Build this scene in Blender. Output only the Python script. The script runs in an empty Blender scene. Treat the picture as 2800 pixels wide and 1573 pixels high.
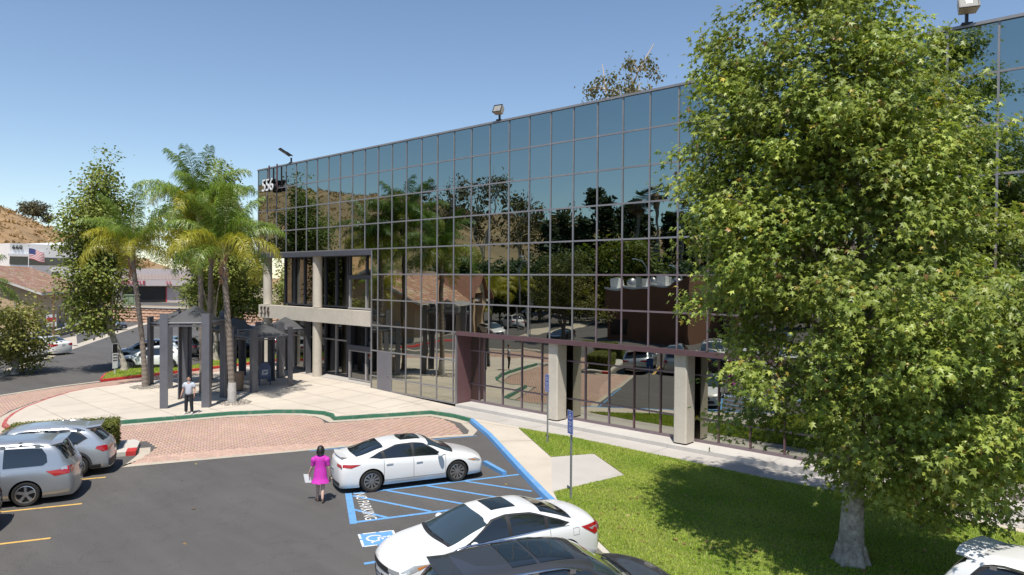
import bpy, bmesh, math, random
import numpy as np
from mathutils import Vector, Matrix, Euler
from mathutils.geometry import delaunay_2d_cdt

S = bpy.context.scene
COL = S.collection
RAD = math.radians

# ---------------------------------------------------------------- camera
# world: X runs along the glass front, Y into the building, Z up; the lot is z = 0
CAM_H = 6.5
YAW, PITCH, ROLL = 0.742985, 0.0137482, 0.0067369
_va = math.pi / 2 + YAW
_fw = Vector((math.cos(_va) * math.cos(PITCH), math.sin(_va) * math.cos(PITCH), -math.sin(PITCH)))
_rt = Vector((math.sin(_va), -math.cos(_va), 0))
_up = _rt.cross(_fw)
_r2 = _rt * math.cos(ROLL) + _up * math.sin(ROLL)
_u2 = _up * math.cos(ROLL) - _rt * math.sin(ROLL)
cam_d = bpy.data.cameras.new('camera')
cam_d.sensor_width = 36.0
cam_d.lens = 1901.8 / 2800 * 36.0
cam_d.clip_end = 4000
cam_d.clip_start = 0.1
cam = bpy.data.objects.new('camera', cam_d)
COL.objects.link(cam)
_m = Matrix((( _r2.x, _u2.x, -_fw.x, 0), (_r2.y, _u2.y, -_fw.y, 0), (_r2.z, _u2.z, -_fw.z, CAM_H), (0, 0, 0, 1)))
cam.matrix_world = _m
S.camera = cam

# ---------------------------------------------------------------- light
SUN_EL = RAD(65)
SHADOW_AZ = RAD(128)                      # direction in which shadows fall
world = bpy.data.worlds.new('World')
S.world = world
world.use_nodes = True
nt = world.node_tree
nt.nodes.clear()
_o = nt.nodes.new('ShaderNodeOutputWorld')
_b = nt.nodes.new('ShaderNodeBackground')
_s = nt.nodes.new('ShaderNodeTexSky')
_s.sky_type = 'NISHITA'
_s.sun_disc = False
_s.sun_elevation = SUN_EL
_s.altitude = 0
_s.air_density = 1.0
_s.dust_density = 0.08
_s.ozone_density = 1.9
# sun stands at azimuth SHADOW_AZ + 180 deg (from +X); Nishita rotation is measured clockwise from +Y
_sun_az = SHADOW_AZ + math.pi
_s.sun_rotation = (math.pi / 2 - _sun_az) % (2 * math.pi)
_b.inputs['Strength'].default_value = 0.118
nt.links.new(_s.outputs[0], _b.inputs[0])
nt.links.new(_b.outputs[0], _o.inputs[0])
sun_d = bpy.data.lights.new('sun', 'SUN')
sun_d.energy = 4.6
sun_d.angle = RAD(0.5)
sun_d.color = (1.0, 0.95, 0.865)
sun = bpy.data.objects.new('sun', sun_d)
COL.objects.link(sun)
_dir = Vector((math.cos(SHADOW_AZ) * math.cos(SUN_EL), math.sin(SHADOW_AZ) * math.cos(SUN_EL), -math.sin(SUN_EL)))
sun.rotation_euler = _dir.to_track_quat('-Z', 'Y').to_euler()
sun.location = (20, -30, 60)
S.view_settings.view_transform = 'Standard'
S.view_settings.look = 'None'
S.view_settings.gamma = 1.0
S.view_settings.exposure = 0.30
S.cycles.use_denoising = True
S.cycles.max_bounces = 7
S.cycles.glossy_bounces = 4
S.cycles.diffuse_bounces = 3
S.cycles.transmission_bounces = 3
S.cycles.transparent_max_bounces = 4
S.cycles.caustics_reflective = False
S.cycles.caustics_refractive = False

# ---------------------------------------------------------------- materials
MATS = {}

def mat(name, color, rough=0.6, metal=0.0, var=0.0, vscale=3.0, dirt=None, dscale=0.4, bump=0.0, bscale=40.0,
        coat=0.0, spec=0.5, objrand=0.0, attr=None, stretch=None, var2=0.0, v2scale=0.35, trans=0.0):
    """Principled material: base colour with fine noise (var), large soft patches (var2), stains (dirt)."""
    if name in MATS:
        return MATS[name]
    m = bpy.data.materials.new(name)
    m.use_nodes = True
    t = m.node_tree
    N, L = t.nodes, t.links
    bs = N['Principled BSDF']
    bs.inputs['Roughness'].default_value = rough
    bs.inputs['Metallic'].default_value = metal
    bs.inputs['Specular IOR Level'].default_value = spec
    if coat:
        bs.inputs['Coat Weight'].default_value = coat
        bs.inputs['Coat Roughness'].default_value = 0.03
    tc = N.new('ShaderNodeTexCoord')
    vec = tc.outputs['Object']
    if stretch:
        mp = N.new('ShaderNodeMapping')
        mp.inputs['Scale'].default_value = stretch
        L.new(vec, mp.inputs['Vector'])
        vec = mp.outputs['Vector']
    base = N.new('ShaderNodeRGB')
    base.outputs[0].default_value = (*color, 1)
    cur = base.outputs[0]
    if attr:
        at = N.new('ShaderNodeAttribute')
        at.attribute_name = attr
        mx = N.new('ShaderNodeMixRGB')
        mx.blend_type = 'MULTIPLY'
        mx.inputs[0].default_value = 1
        L.new(cur, mx.inputs[1])
        L.new(at.outputs['Color'], mx.inputs[2])
        cur = mx.outputs[0]

    def noise_mul(cur, scale, amt, detail=5):
        nz = N.new('ShaderNodeTexNoise')
        nz.inputs['Scale'].default_value = scale
        nz.inputs['Detail'].default_value = detail
        nz.inputs['Roughness'].default_value = 0.62
        L.new(vec, nz.inputs['Vector'])
        mr = N.new('ShaderNodeMapRange')
        mr.inputs['From Min'].default_value = 0.28
        mr.inputs['From Max'].default_value = 0.72
        mr.inputs['To Min'].default_value = 1 - amt
        mr.inputs['To Max'].default_value = 1 + amt
        L.new(nz.outputs['Fac'], mr.inputs['Value'])
        mx = N.new('ShaderNodeMixRGB')
        mx.blend_type = 'MULTIPLY'
        mx.inputs[0].default_value = 1
        L.new(cur, mx.inputs[1])
        L.new(mr.outputs[0], mx.inputs[2])
        return mx.outputs[0]
    if var:
        cur = noise_mul(cur, vscale, var)
    if var2:
        cur = noise_mul(cur, v2scale, var2, 3)
    if dirt:
        nz = N.new('ShaderNodeTexNoise')
        nz.inputs['Scale'].default_value = dscale
        nz.inputs['Detail'].default_value = 8
        nz.inputs['Roughness'].default_value = 0.7
        L.new(vec, nz.inputs['Vector'])
        mr = N.new('ShaderNodeMapRange')
        mr.inputs['From Min'].default_value = 0.52
        mr.inputs['From Max'].default_value = 0.72
        mr.inputs['To Max'].default_value = 0.75
        L.new(nz.outputs['Fac'], mr.inputs['Value'])
        mx = N.new('ShaderNodeMixRGB')
        L.new(mr.outputs[0], mx.inputs[0])
        L.new(cur, mx.inputs[1])
        mx.inputs[2].default_value = (*dirt, 1)
        cur = mx.outputs[0]
    if objrand:
        oi = N.new('ShaderNodeObjectInfo')
        mr = N.new('ShaderNodeMapRange')
        mr.inputs['To Min'].default_value = 1 - objrand
        mr.inputs['To Max'].default_value = 1 + objrand
        L.new(oi.outputs['Random'], mr.inputs['Value'])
        mx = N.new('ShaderNodeMixRGB')
        mx.blend_type = 'MULTIPLY'
        mx.inputs[0].default_value = 1
        L.new(cur, mx.inputs[1])
        L.new(mr.outputs[0], mx.inputs[2])
        cur = mx.outputs[0]
    L.new(cur, bs.inputs['Base Color'])
    if bump:
        nz = N.new('ShaderNodeTexNoise')
        nz.inputs['Scale'].default_value = bscale
        nz.inputs['Detail'].default_value = 4
        L.new(vec, nz.inputs['Vector'])
        bp = N.new('ShaderNodeBump')
        bp.inputs['Strength'].default_value = bump
        bp.inputs['Distance'].default_value = 0.02
        L.new(nz.outputs['Fac'], bp.inputs['Height'])
        L.new(bp.outputs[0], bs.inputs['Normal'])
    if trans:
        tr = N.new('ShaderNodeBsdfTranslucent')
        tm = N.new('ShaderNodeMixRGB')
        tm.blend_type = 'MULTIPLY'
        tm.inputs[0].default_value = 1
        L.new(cur, tm.inputs[1])
        tm.inputs[2].default_value = (1.3, 1.35, 0.7, 1)
        L.new(tm.outputs[0], tr.inputs['Color'])
        ms = N.new('ShaderNodeMixShader')
        ms.inputs[0].default_value = trans
        L.new(bs.outputs[0], ms.inputs[1])
        L.new(tr.outputs[0], ms.inputs[2])
        L.new(ms.outputs[0], N['Material Output'].inputs['Surface'])
    MATS[name] = m
    return m


def asphalt_mat(name, color, crack=True):
    m = mat(name, color, rough=0.9, var=0.30, vscale=38, var2=0.12, v2scale=0.22, dirt=(0.085, 0.081, 0.077), dscale=1.6, bump=0.35, bscale=160)
    t = m.node_tree
    N, L = t.nodes, t.links
    bs = N['Principled BSDF']
    cur = bs.inputs['Base Color'].links[0].from_socket
    tc = N.new('ShaderNodeTexCoord')
    # old lengthwise wear streaks
    mp = N.new('ShaderNodeMapping')
    mp.inputs['Rotation'].default_value = (0, 0, RAD(-62))
    mp.inputs['Scale'].default_value = (0.25, 1.6, 1)
    L.new(tc.outputs['Object'], mp.inputs['Vector'])
    nz = N.new('ShaderNodeTexNoise')
    nz.inputs['Scale'].default_value = 0.8
    nz.inputs['Detail'].default_value = 6
    L.new(mp.outputs[0], nz.inputs['Vector'])
    mr = N.new('ShaderNodeMapRange')
    mr.inputs['From Min'].default_value = 0.3
    mr.inputs['From Max'].default_value = 0.7
    mr.inputs['To Min'].default_value = 0.9
    mr.inputs['To Max'].default_value = 1.12
    L.new(nz.outputs['Fac'], mr.inputs['Value'])
    mx = N.new('ShaderNodeMixRGB')
    mx.blend_type = 'MULTIPLY'
    mx.inputs[0].default_value = 1
    L.new(cur, mx.inputs[1])
    L.new(mr.outputs[0], mx.inputs[2])
    cur = mx.outputs[0]
    if crack:
        # wandering thin cracks: zero crossings of a warped noise
        nw = N.new('ShaderNodeTexNoise')
        nw.inputs['Scale'].default_value = 0.33
        nw.inputs['Detail'].default_value = 7
        nw.inputs['Roughness'].default_value = 0.62
        L.new(tc.outputs['Object'], nw.inputs['Vector'])
        ab = N.new('ShaderNodeMath')
        ab.operation = 'SUBTRACT'
        ab.inputs[1].default_value = 0.5
        L.new(nw.outputs['Fac'], ab.inputs[0])
        a2 = N.new('ShaderNodeMath')
        a2.operation = 'ABSOLUTE'
        L.new(ab.outputs[0], a2.inputs[0])
        m2 = N.new('ShaderNodeMapRange')
        m2.inputs['From Max'].default_value = 0.0026
        m2.inputs['To Min'].default_value = 0.6
        m2.inputs['To Max'].default_value = 1.0
        L.new(a2.outputs[0], m2.inputs['Value'])
        mx = N.new('ShaderNodeMixRGB')
        mx.blend_type = 'MULTIPLY'
        mx.inputs[0].default_value = 1
        L.new(cur, mx.inputs[1])
        L.new(m2.outputs[0], mx.inputs[2])
        cur = mx.outputs[0]
    L.new(cur, bs.inputs['Base Color'])
    return m


def facade_glass(name, tint, wob=0.5):
    """coated mirror glass: coloured mirror with slight waviness that differs from pane to pane"""
    m = bpy.data.materials.new(name)
    m.use_nodes = True
    t = m.node_tree
    N, L = t.nodes, t.links
    bs = N['Principled BSDF']
    bs.inputs['Base Color'].default_value = (*tint, 1)
    bs.inputs['Metallic'].default_value = 1.0
    bs.inputs['Roughness'].default_value = 0.0
    ge = N.new('ShaderNodeNewGeometry')
    oi = N.new('ShaderNodeObjectInfo')
    mp = N.new('ShaderNodeMapping')
    mp.inputs['Scale'].default_value = (0.8, 0.8, 0.8)
    L.new(ge.outputs['Position'], mp.inputs['Vector'])
    ml = N.new('ShaderNodeMath')
    ml.operation = 'MULTIPLY'
    ml.inputs[1].default_value = 37.0
    L.new(oi.outputs['Random'], ml.inputs[0])
    nz = N.new('ShaderNodeTexNoise')
    nz.noise_dimensions = '4D'
    nz.inputs['Scale'].default_value = 1.1
    nz.inputs['Detail'].default_value = 1.0
    L.new(mp.outputs[0], nz.inputs['Vector'])
    L.new(ml.outputs[0], nz.inputs['W'])
    bp = N.new('ShaderNodeBump')
    bp.inputs['Strength'].default_value = 1.0
    bp.inputs['Distance'].default_value = 0.0042 * wob
    L.new(nz.outputs['Fac'], bp.inputs['Height'])
    L.new(bp.outputs[0], bs.inputs['Normal'])
    MATS[name] = m
    return m


# ---------------------------------------------------------------- mesh helpers
class MB:
    """collects faces, builds one mesh object"""
    def __init__(self):
        self.v, self.f, self.m = [], [], []

    def add(self, vs, fs, mi=0):
        b = len(self.v)
        self.v += [tuple(p) for p in vs]
        self.f += [tuple(i + b for i in f) for f in fs]
        self.m += [mi] * len(fs)
        return self

    def box(self, c, s, mi=0, rz=0.0, mtx=None):
        hx, hy, hz = s[0] / 2, s[1] / 2, s[2] / 2
        vs = [Vector((x, y, z)) for z in (-hz, hz) for y in (-hy, hy) for x in (-hx, hx)]
        M = mtx if mtx is not None else Matrix.Rotation(rz, 3, 'Z')
        vs = [M @ p + Vector(c) for p in vs]
        return self.add(vs, [(0, 2, 3, 1), (4, 5, 7, 6), (0, 1, 5, 4), (2, 6, 7, 3), (0, 4, 6, 2), (1, 3, 7, 5)], mi)

    def bx(self, x0, x1, y0, y1, z0, z1, mi=0):
        return self.box(((x0 + x1) / 2, (y0 + y1) / 2, (z0 + z1) / 2), (x1 - x0, y1 - y0, z1 - z0), mi)

    def bar(self, a, b, w, h, mi=0, upv=(0, 0, 1)):
        """box bar from a to b; w sideways, h along upv"""
        a, b = Vector(a), Vector(b)
        d = (b - a)
        L = d.length
        d.normalize()
        u = Vector(upv)
        s = d.cross(u)
        if s.length < 1e-4:
            u = Vector((0, 1, 0))
            s = d.cross(u)
        s.normalize()
        u = s.cross(d)
        M = Matrix((d, s, u)).transposed()
        return self.box((a + b) / 2, (L, w, h), mi, mtx=M)

    def tube(self, pts, rad, n=8, mi=0, cap=True):
        pts = [Vector(p) for p in pts]
        if not hasattr(rad, '__len__'):
            rad = [rad] * len(pts)
        b = len(self.v)
        ref = Vector((0.31, 0.17, 0.93))
        rings = []
        for i, p in enumerate(pts):
            d = (pts[min(i + 1, len(pts) - 1)] - pts[max(i - 1, 0)])
            if d.length < 1e-9:
                d = Vector((0, 0, 1))
            d.normalize()
            s = d.cross(ref)
            if s.length < 1e-3:
                s = d.cross(Vector((1, 0, 0)))
            s.normalize()
            u = s.cross(d)
            for k in range(n):
                a = 2 * math.pi * k / n
                self.v.append(tuple(p + (s * math.cos(a) + u * math.sin(a)) * rad[i]))
        for i in range(len(pts) - 1):
            for k in range(n):
                a0, a1 = b + i * n + k, b + i * n + (k + 1) % n
                self.f.append((a0, a1, a1 + n, a0 + n))
                self.m.append(mi)
        if cap:
            self.f.append(tuple(b + k for k in range(n))[::-1])
            self.f.append(tuple(b + (len(pts) - 1) * n + k for k in range(n)))
            self.m += [mi, mi]
        return self

    def lathe(self, prof, n=20, c=(0, 0, 0), mi=0, axis='Z', cap=True):
        """prof: list of (r, h)"""
        b = len(self.v)
        for r, h in prof:
            for k in range(n):
                a = 2 * math.pi * k / n
                p = (r * math.cos(a), r * math.sin(a), h)
                if axis == 'Y':
                    p = (p[0], p[2], p[1])
                self.v.append((p[0] + c[0], p[1] + c[1], p[2] + c[2]))
        for i in range(len(prof) - 1):
            for k in range(n):
                a0, a1 = b + i * n + k, b + i * n + (k + 1) % n
                q = (a0, a1, a1 + n, a0 + n)
                self.f.append(q if axis == 'Z' else q[::-1])
                self.m.append(mi)
        if cap:
            self.f.append(tuple(b + k for k in range(n))[::-1])
            self.f.append(tuple(b + (len(prof) - 1) * n + k for k in range(n)))
            self.m += [mi, mi]
        return self

    def prism(self, poly, z0, z1, mi=0):
        n = len(poly)
        area = sum(poly[i][0] * poly[(i + 1) % n][1] - poly[(i + 1) % n][0] * poly[i][1] for i in range(n))
        if area < 0:
            poly = poly[::-1]
        b = len(self.v)
        self.v += [(p[0], p[1], z0) for p in poly] + [(p[0], p[1], z1) for p in poly]
        self.f.append(tuple(b + n + i for i in range(n)))
        self.f.append(tuple(b + i for i in range(n))[::-1])
        self.m += [mi, mi]
        for i in range(n):
            j = (i + 1) % n
            self.f.append((b + i, b + j, b + n + j, b + n + i))
            self.m.append(mi)
        return self

    def sheet(self, poly, z, mi=0):
        n = len(poly)
        area = sum(poly[i][0] * poly[(i + 1) % n][1] - poly[(i + 1) % n][0] * poly[i][1] for i in range(n))
        if area < 0:
            poly = poly[::-1]
        b = len(self.v)
        self.v += [(p[0], p[1], z) for p in poly]
        self.f.append(tuple(range(b, b + n)))
        self.m.append(mi)
        return self

    def mesh(self, name, mats, smooth=None):
        me = bpy.data.meshes.new(name)
        me.from_pydata(self.v, [], self.f)
        for mm in (mats if isinstance(mats, (list, tuple)) else [mats]):
            me.materials.append(MATS[mm] if isinstance(mm, str) else mm)
        if any(self.m):
            me.polygons.foreach_set('material_index', self.m)
        if smooth is not None:
            me.polygons.foreach_set('use_smooth', [True] * len(me.polygons))
            if smooth < 180:
                me.set_sharp_from_angle(angle=RAD(smooth))
        me.update()
        return me

    def build(self, name, mats, parent=None, smooth=None, loc=None, rz=None):
        return link(name, self.mesh(name, mats, smooth), parent, loc, rz)


def link(name, me, parent=None, loc=None, rz=None):
    o = bpy.data.objects.new(name, me)
    COL.objects.link(o)
    if parent is not None:
        o.parent = parent
    if loc is not None:
        o.location = loc
    if rz is not None:
        o.rotation_euler = (0, 0, rz)
    return o


def tag(o, label=None, cat=None, group=None, kind=None):
    if label:
        o['label'] = label
    if cat:
        o['category'] = cat
    if group:
        o['group'] = group
    if kind:
        o['kind'] = kind
    return o


def thing(name, label, cat, loc=(0, 0, 0), rz=0.0, group=None):
    o = bpy.data.objects.new(name, None)
    o.empty_display_size = 0.2
    COL.objects.link(o)
    o.location = loc
    o.rotation_euler = (0, 0, rz)
    return tag(o, label, cat, group)


KIDS = {}

def kids(o):
    return [c for c in o.children]


def copy_tree(o, parent=None):
    c = o.copy()
    COL.objects.link(c)
    c.parent = parent
    for ch in kids(o):
        copy_tree(ch, c)
    return c


def raw_mesh(name, V, Fq, mats, tint=None, smooth=False, nper=None):
    """fast mesh from numpy: V (n,3), Fq (m,k) constant polygon size"""
    me = bpy.data.meshes.new(name)
    V = np.asarray(V, dtype=np.float32)
    Fq = np.asarray(Fq, dtype=np.int32)
    k = Fq.shape[1]
    me.vertices.add(len(V))
    me.vertices.foreach_set('co', V.ravel())
    me.loops.add(Fq.size)
    me.loops.foreach_set('vertex_index', Fq.ravel())
    me.polygons.add(len(Fq))
    me.polygons.foreach_set('loop_start', np.arange(0, Fq.size, k, dtype=np.int32))
    me.polygons.foreach_set('loop_total', np.full(len(Fq), k, dtype=np.int32))
    if smooth:
        me.polygons.foreach_set('use_smooth', np.ones(len(Fq), dtype=bool))
    for mm in (mats if isinstance(mats, (list, tuple)) else [mats]):
        me.materials.append(MATS[mm] if isinstance(mm, str) else mm)
    if tint is not None:
        a = me.color_attributes.new('tint', 'FLOAT_COLOR', 'POINT')
        t4 = np.ones((len(V), 4), dtype=np.float32)
        t4[:, :3] = tint
        a.data.foreach_set('color', t4.ravel())
    me.update(calc_edges=True)
    return me


def text_mesh(txt, size, depth, name, spacing=1.0, align='CENTER'):
    cu = bpy.data.curves.new(name, 'FONT')
    cu.body = txt
    cu.size = size
    cu.extrude = depth / 2
    cu.align_x = align
    cu.align_y = 'CENTER'
    cu.space_character = spacing
    cu.resolution_u = 4
    ob = bpy.data.objects.new(name, cu)
    COL.objects.link(ob)
    dg = bpy.context.evaluated_depsgraph_get()
    me = bpy.data.meshes.new_from_object(ob.evaluated_get(dg))
    bpy.data.objects.remove(ob)
    bpy.data.curves.remove(cu)
    return me


def text_obj(txt, size, depth, name, material, parent, mtx, spacing=1.0, xs=1.0, bold=0.0):
    me = text_mesh(txt, size, depth, name, spacing)
    me.materials.clear()
    me.materials.append(MATS[material])
    M = mtx @ Matrix.Diagonal((xs, 1, 1, 1))
    me.transform(M)
    return link(name, me, parent)


def smoothstep(x, a, b):
    t = np.clip((x - a) / (b - a), 0, 1)
    return t * t * (3 - 2 * t)


def fill_poly(poly, zf, step=1.0, extra=None):
    """triangulated sheet over a polygon with interior points, z from zf(x, y)"""
    n = len(poly)
    pts = [Vector((p[0], p[1])) for p in poly]
    xs = [p[0] for p in poly]
    ys = [p[1] for p in poly]
    if step:
        for x in np.arange(min(xs) + step / 2, max(xs), step):
            for y in np.arange(min(ys) + step / 2, max(ys), step):
                pts.append(Vector((float(x), float(y))))
    res = delaunay_2d_cdt(pts, [], [list(range(n))], 1, 1e-4)
    vs = [(p.x, p.y, float(zf(p.x, p.y))) for p in res[0]]
    fs = []
    for f in res[2]:
        a, b, c = (Vector(vs[i]) for i in f[:3])
        fs.append(tuple(f) if (b - a).cross(c - a).z > 0 else tuple(f)[::-1])
    return vs, fs


def resample(pts, step):
    out = []
    for i in range(len(pts) - 1):
        a, b = Vector(pts[i]), Vector(pts[i + 1])
        n = max(1, int(round((b - a).length / step)))
        for k in range(n):
            out.append(tuple(a.lerp(b, k / n)))
    out.append(tuple(pts[-1]))
    return out


def smooth_line(pts, it=2):
    p = [Vector(q) for q in pts]
    for _ in range(it):
        q = [p[0]]
        for i in range(len(p) - 1):
            q += [p[i].lerp(p[i + 1], 0.25), p[i].lerp(p[i + 1], 0.75)]
        q.append(p[-1])
        p = q
    return [tuple(q) for q in p]


def offset_line(pts, d):
    """shift an open 2D line sideways (left positive)"""
    out = []
    for i in range(len(pts)):
        a = Vector(pts[max(i - 1, 0)][:2])
        b = Vector(pts[min(i + 1, len(pts) - 1)][:2])
        t = (b - a).normalized()
        out.append((pts[i][0] - t.y * d, pts[i][1] + t.x * d))
    return out


def kerb(name, line, h, w, material, lean=0.03, z0=-0.05, side=1):
    """kerb stone: street face along the line, top going back by w (side=+1: back lies left of the line)"""
    n = len(line)
    rows = [[], [], [], []]
    for off, z, k in ((-lean * side, z0, 0), (0.0, h - 0.012, 1), (0.02 * side, h, 2), (w * side, h, 3)):
        ol = offset_line(line, off)
        rows[k] = [(p[0], p[1], z) for p in ol]
    back = [(p[0], p[1], z0) for p in offset_line(line, w * side)]
    rows.append(back)
    vs = [p for r in rows for p in r]
    fs = []
    for r in range(4):
        for i in range(n - 1):
            a = r * n + i
            q = (a, a + 1, a + n + 1, a + n)
            fs.append(q if side > 0 else q[::-1])
    mb = MB().add(vs, fs)
    # end caps
    for i in (0, n - 1):
        mb.f.append(tuple(r * n + i for r in range(5)))
        mb.m.append(0)
    o = mb.build(name, material)
    return o
# ================================================================ SETTING
rng = np.random.default_rng(7)
random.seed(7)
U = Vector((0.415, 0.910)).normalized()      # stall direction
V2 = Vector((U.y, -U.x))                     # across the stalls

def uv(u, v):
    p = U * u + V2 * v
    return (p.x, p.y)

asphalt_mat('asphalt', (0.094, 0.088, 0.083))
mat('dry_ground', (0.30, 0.235, 0.15), 0.95, var=0.25, vscale=0.6, var2=0.2, v2scale=0.02)
mat('concrete', (0.55, 0.485, 0.405), 0.85, var=0.06, vscale=30, var2=0.10, v2scale=0.25, dirt=(0.45, 0.395, 0.33), dscale=0.35, bump=0.08, bscale=120)
mat('concrete_walk', (0.45, 0.42, 0.385), 0.85, var=0.06, vscale=30, var2=0.09, v2scale=0.4, dirt=(0.35, 0.33, 0.30), dscale=0.5, objrand=0.05, bump=0.08, bscale=120)
mat('concrete_gutter', (0.47, 0.41, 0.33), 0.88, var=0.08, vscale=25, var2=0.12, v2scale=0.4, dirt=(0.34, 0.30, 0.25), dscale=0.8)
mat('concrete_step', (0.50, 0.475, 0.44), 0.85, var=0.07, vscale=18, var2=0.08, v2scale=0.6, dirt=(0.40, 0.37, 0.34), dscale=0.9)
mat('kerb_green', (0.030, 0.13, 0.075), 0.55, var=0.18, vscale=14, dirt=(0.20, 0.20, 0.15), dscale=3.4)
mat('kerb_blue', (0.12, 0.31, 0.60), 0.6, var=0.12, vscale=12, dirt=(0.28, 0.37, 0.46), dscale=2.6)
mat('kerb_red', (0.50, 0.035, 0.032), 0.6, var=0.15, vscale=10, dirt=(0.42, 0.22, 0.20), dscale=2.0)
mat('kerb_red_faded', (0.42, 0.085, 0.075), 0.65, var=0.15, vscale=10, dirt=(0.45, 0.30, 0.27), dscale=1.5)
mat('kerb_plain', (0.52, 0.49, 0.44), 0.85, var=0.1, vscale=14, dirt=(0.36, 0.33, 0.29), dscale=1.5)
mat('paint_blue', (0.13, 0.32, 0.60), 0.65, var=0.14, vscale=25, dirt=(0.10, 0.17, 0.25), dscale=6.0)
mat('paint_yellow', (0.68, 0.42, 0.11), 0.7, var=0.15, vscale=25, dirt=(0.30, 0.20, 0.09), dscale=5.0)
mat('paint_white', (0.70, 0.69, 0.66), 0.7, var=0.1, vscale=25, dirt=(0.34, 0.33, 0.32), dscale=6.0)
mat('paver_sand', (0.45, 0.31, 0.245), 0.95, var=0.2, vscale=8)
mat('paver', (0.50, 0.335, 0.265), 0.88, attr='tint', var=0.12, vscale=30, var2=0.10, v2scale=0.3)
mat('paver_single', (0.50, 0.335, 0.265), 0.88, objrand=0.12, var=0.12, vscale=30, var2=0.10, v2scale=0.3)
mat('lawn_soil', (0.16, 0.20, 0.04), 0.95, var=0.3, vscale=6, var2=0.3, v2scale=0.5)
mat('grass_blade', (1, 1, 1), 0.6, attr='tint', trans=0.25, spec=0.25)
mat('bed_soil', (0.16, 0.11, 0.07), 0.95, var=0.3, vscale=8)
mat('pebble', (0.42, 0.38, 0.33), 0.8, objrand=0.3, attr='tint')


def plaza_z(x, y):
    return 0.15 + 0.15 * float(smoothstep(y, 19.8, 23.1)) * float(smoothstep(-x, 25.3, 27.6))


# --- the big sheets
mb = MB()
mb.sheet([(-1500, -1500), (1500, -1500), (1500, 1500), (-1500, 1500)], -0.03)
tag(mb.build('ground', 'dry_ground'), kind='structure')
mb = MB()
mb.sheet([(-135, -36), (40, -36), (40, 20.5), (-20, 20.5), (-30, 34), (-50, 70), (-135, 70)], 0.0)
tag(mb.build('parking_lot', 'asphalt'), kind='structure')

# --- plaza and walks (one raised sheet), kerbs in front of it
RED = [(-44.12, 14.32), (-44.11, 12.84), (-43.24, 11.48), (-41.66, 10.05), (-39.72, 8.65), (-38.29, 7.9), (-36.99, 7.38),
       (-36.0, 7.1), (-35.2, 7.08), (-34.5, 7.2), (-33.95, 7.6)]
GREEN = [(-33.3, 9.4), (-33.05, 10.55), (-32.38, 12.61), (-31.6, 14.93), (-30.55, 16.65), (-29.6, 17.55), (-28.6, 18.02), (-27.9, 17.98), (-27.12, 17.68),
         (-26.5, 18.95), (-25.12, 21.68), (-23.7, 21.86), (-22.45, 21.72)]
BLUE = [(-22.45, 21.72), (-22.05, 21.48), (-19.78, 20.14), (-15.14, 17.02), (-13.16, 15.72), (-12.3, 15.2)]
PLAIN = [(-12.3, 15.2), (-9.24, 13.25), (-6.0, 11.1), (-5.2, 10.9), (-4.3, 11.5), (-3.9, 12.6), (-3.55, 16.2), (-3.2, 16.9), (-2.4, 17.25), (14, 17.7)]
KW = 0.15
redb = offset_line(RED, KW)
greenb = offset_line(GREEN, KW)
blueb = offset_line(BLUE, KW)
plainb = offset_line(PLAIN, KW)
outline = [(-47.2, 30), (-46.1, 25), (-45.25, 20.5), (-44.6, 17.5)] + redb + [(-33.55, 8.6)] + greenb + blueb[1:] + plainb[1:] + \
          [(14, 23.3), (-25.1, 23.3), (-32.0, 23.3), (-32.0, 24.9), (-45.5, 24.9), (-45.5, 30)]
vs, fs = fill_poly(outline, plaza_z, 0.9)
tag(MB().add(vs, fs).build('plaza', 'concrete'), kind='structure')
# skirt so the plaza edge on the lane side is closed
tag(kerb('kerb', [(-47.2, 30), (-46.1, 25), (-45.25, 20.5), (-44.6, 17.5), (-44.12, 14.32)], 0.151, 0.14, 'kerb_plain'), kind='structure')
tag(kerb('kerb', RED, 0.152, KW, 'kerb_red_faded'), kind='structure')
tag(kerb('kerb', [RED[-1], (-33.5, 8.5), GREEN[0]], 0.152, KW, 'kerb_plain'), kind='structure')
tag(kerb('kerb', GREEN, 0.154, 0.17, 'kerb_green'), kind='structure')
tag(kerb('kerb', BLUE, 0.154, 0.17, 'kerb_blue'), kind='structure')
tag(kerb('kerb', PLAIN, 0.154, KW, 'kerb_plain'), kind='structure')
# expansion joints of the plaza: dark recessed lines
mat('joint', (0.17, 0.15, 0.13), 0.95)

# control joints cut into the plaza: narrow slots of dark filler
mb = MB()
def joint(a, b, w=0.016):
    n = max(2, int(math.dist(a, b) / 0.5))
    for i in range(n):
        p = [a[0] + (b[0] - a[0]) * i / n, a[1] + (b[1] - a[1]) * i / n]
        q = [a[0] + (b[0] - a[0]) * (i + 1) / n, a[1] + (b[1] - a[1]) * (i + 1) / n]
        d = Vector((q[0] - p[0], q[1] - p[1])).normalized()
        s = Vector((-d.y, d.x)) * w / 2
        vs = [(p[0] - s.x, p[1] - s.y, plaza_z(*p) + 0.005), (q[0] - s.x, q[1] - s.y, plaza_z(*q) + 0.005),
              (q[0] + s.x, q[1] + s.y, plaza_z(*q) + 0.005), (p[0] + s.x, p[1] + s.y, plaza_z(*p) + 0.005)]
        mb.add(vs, [(0, 1, 2, 3)])
for k in range(8):
    y = 9.2 + k * 1.85
    x1 = {0: -33.6, 1: -32.9, 2: -32.2, 3: -31.7, 4: -30.6}.get(k, -27.4 if y < 21.6 else -22.6)
    x0 = {0: -40.0, 1: -41.6 - 1.4}.get(k, -43.9)
    joint((x0, y), (x1, y))
for k in range(9):
    x = -43.0 + k * 2.05
    y0 = max(8.9 if x > -40 else 12.4, {0: 12.4, 1: 11.0, 2: 9.6}.get(k, 8.6))
    if x > -33.2:
        y0 = 13.5 if x < -31.8 else 18.3
    joint((x, y0), (x, 23.2))
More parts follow.
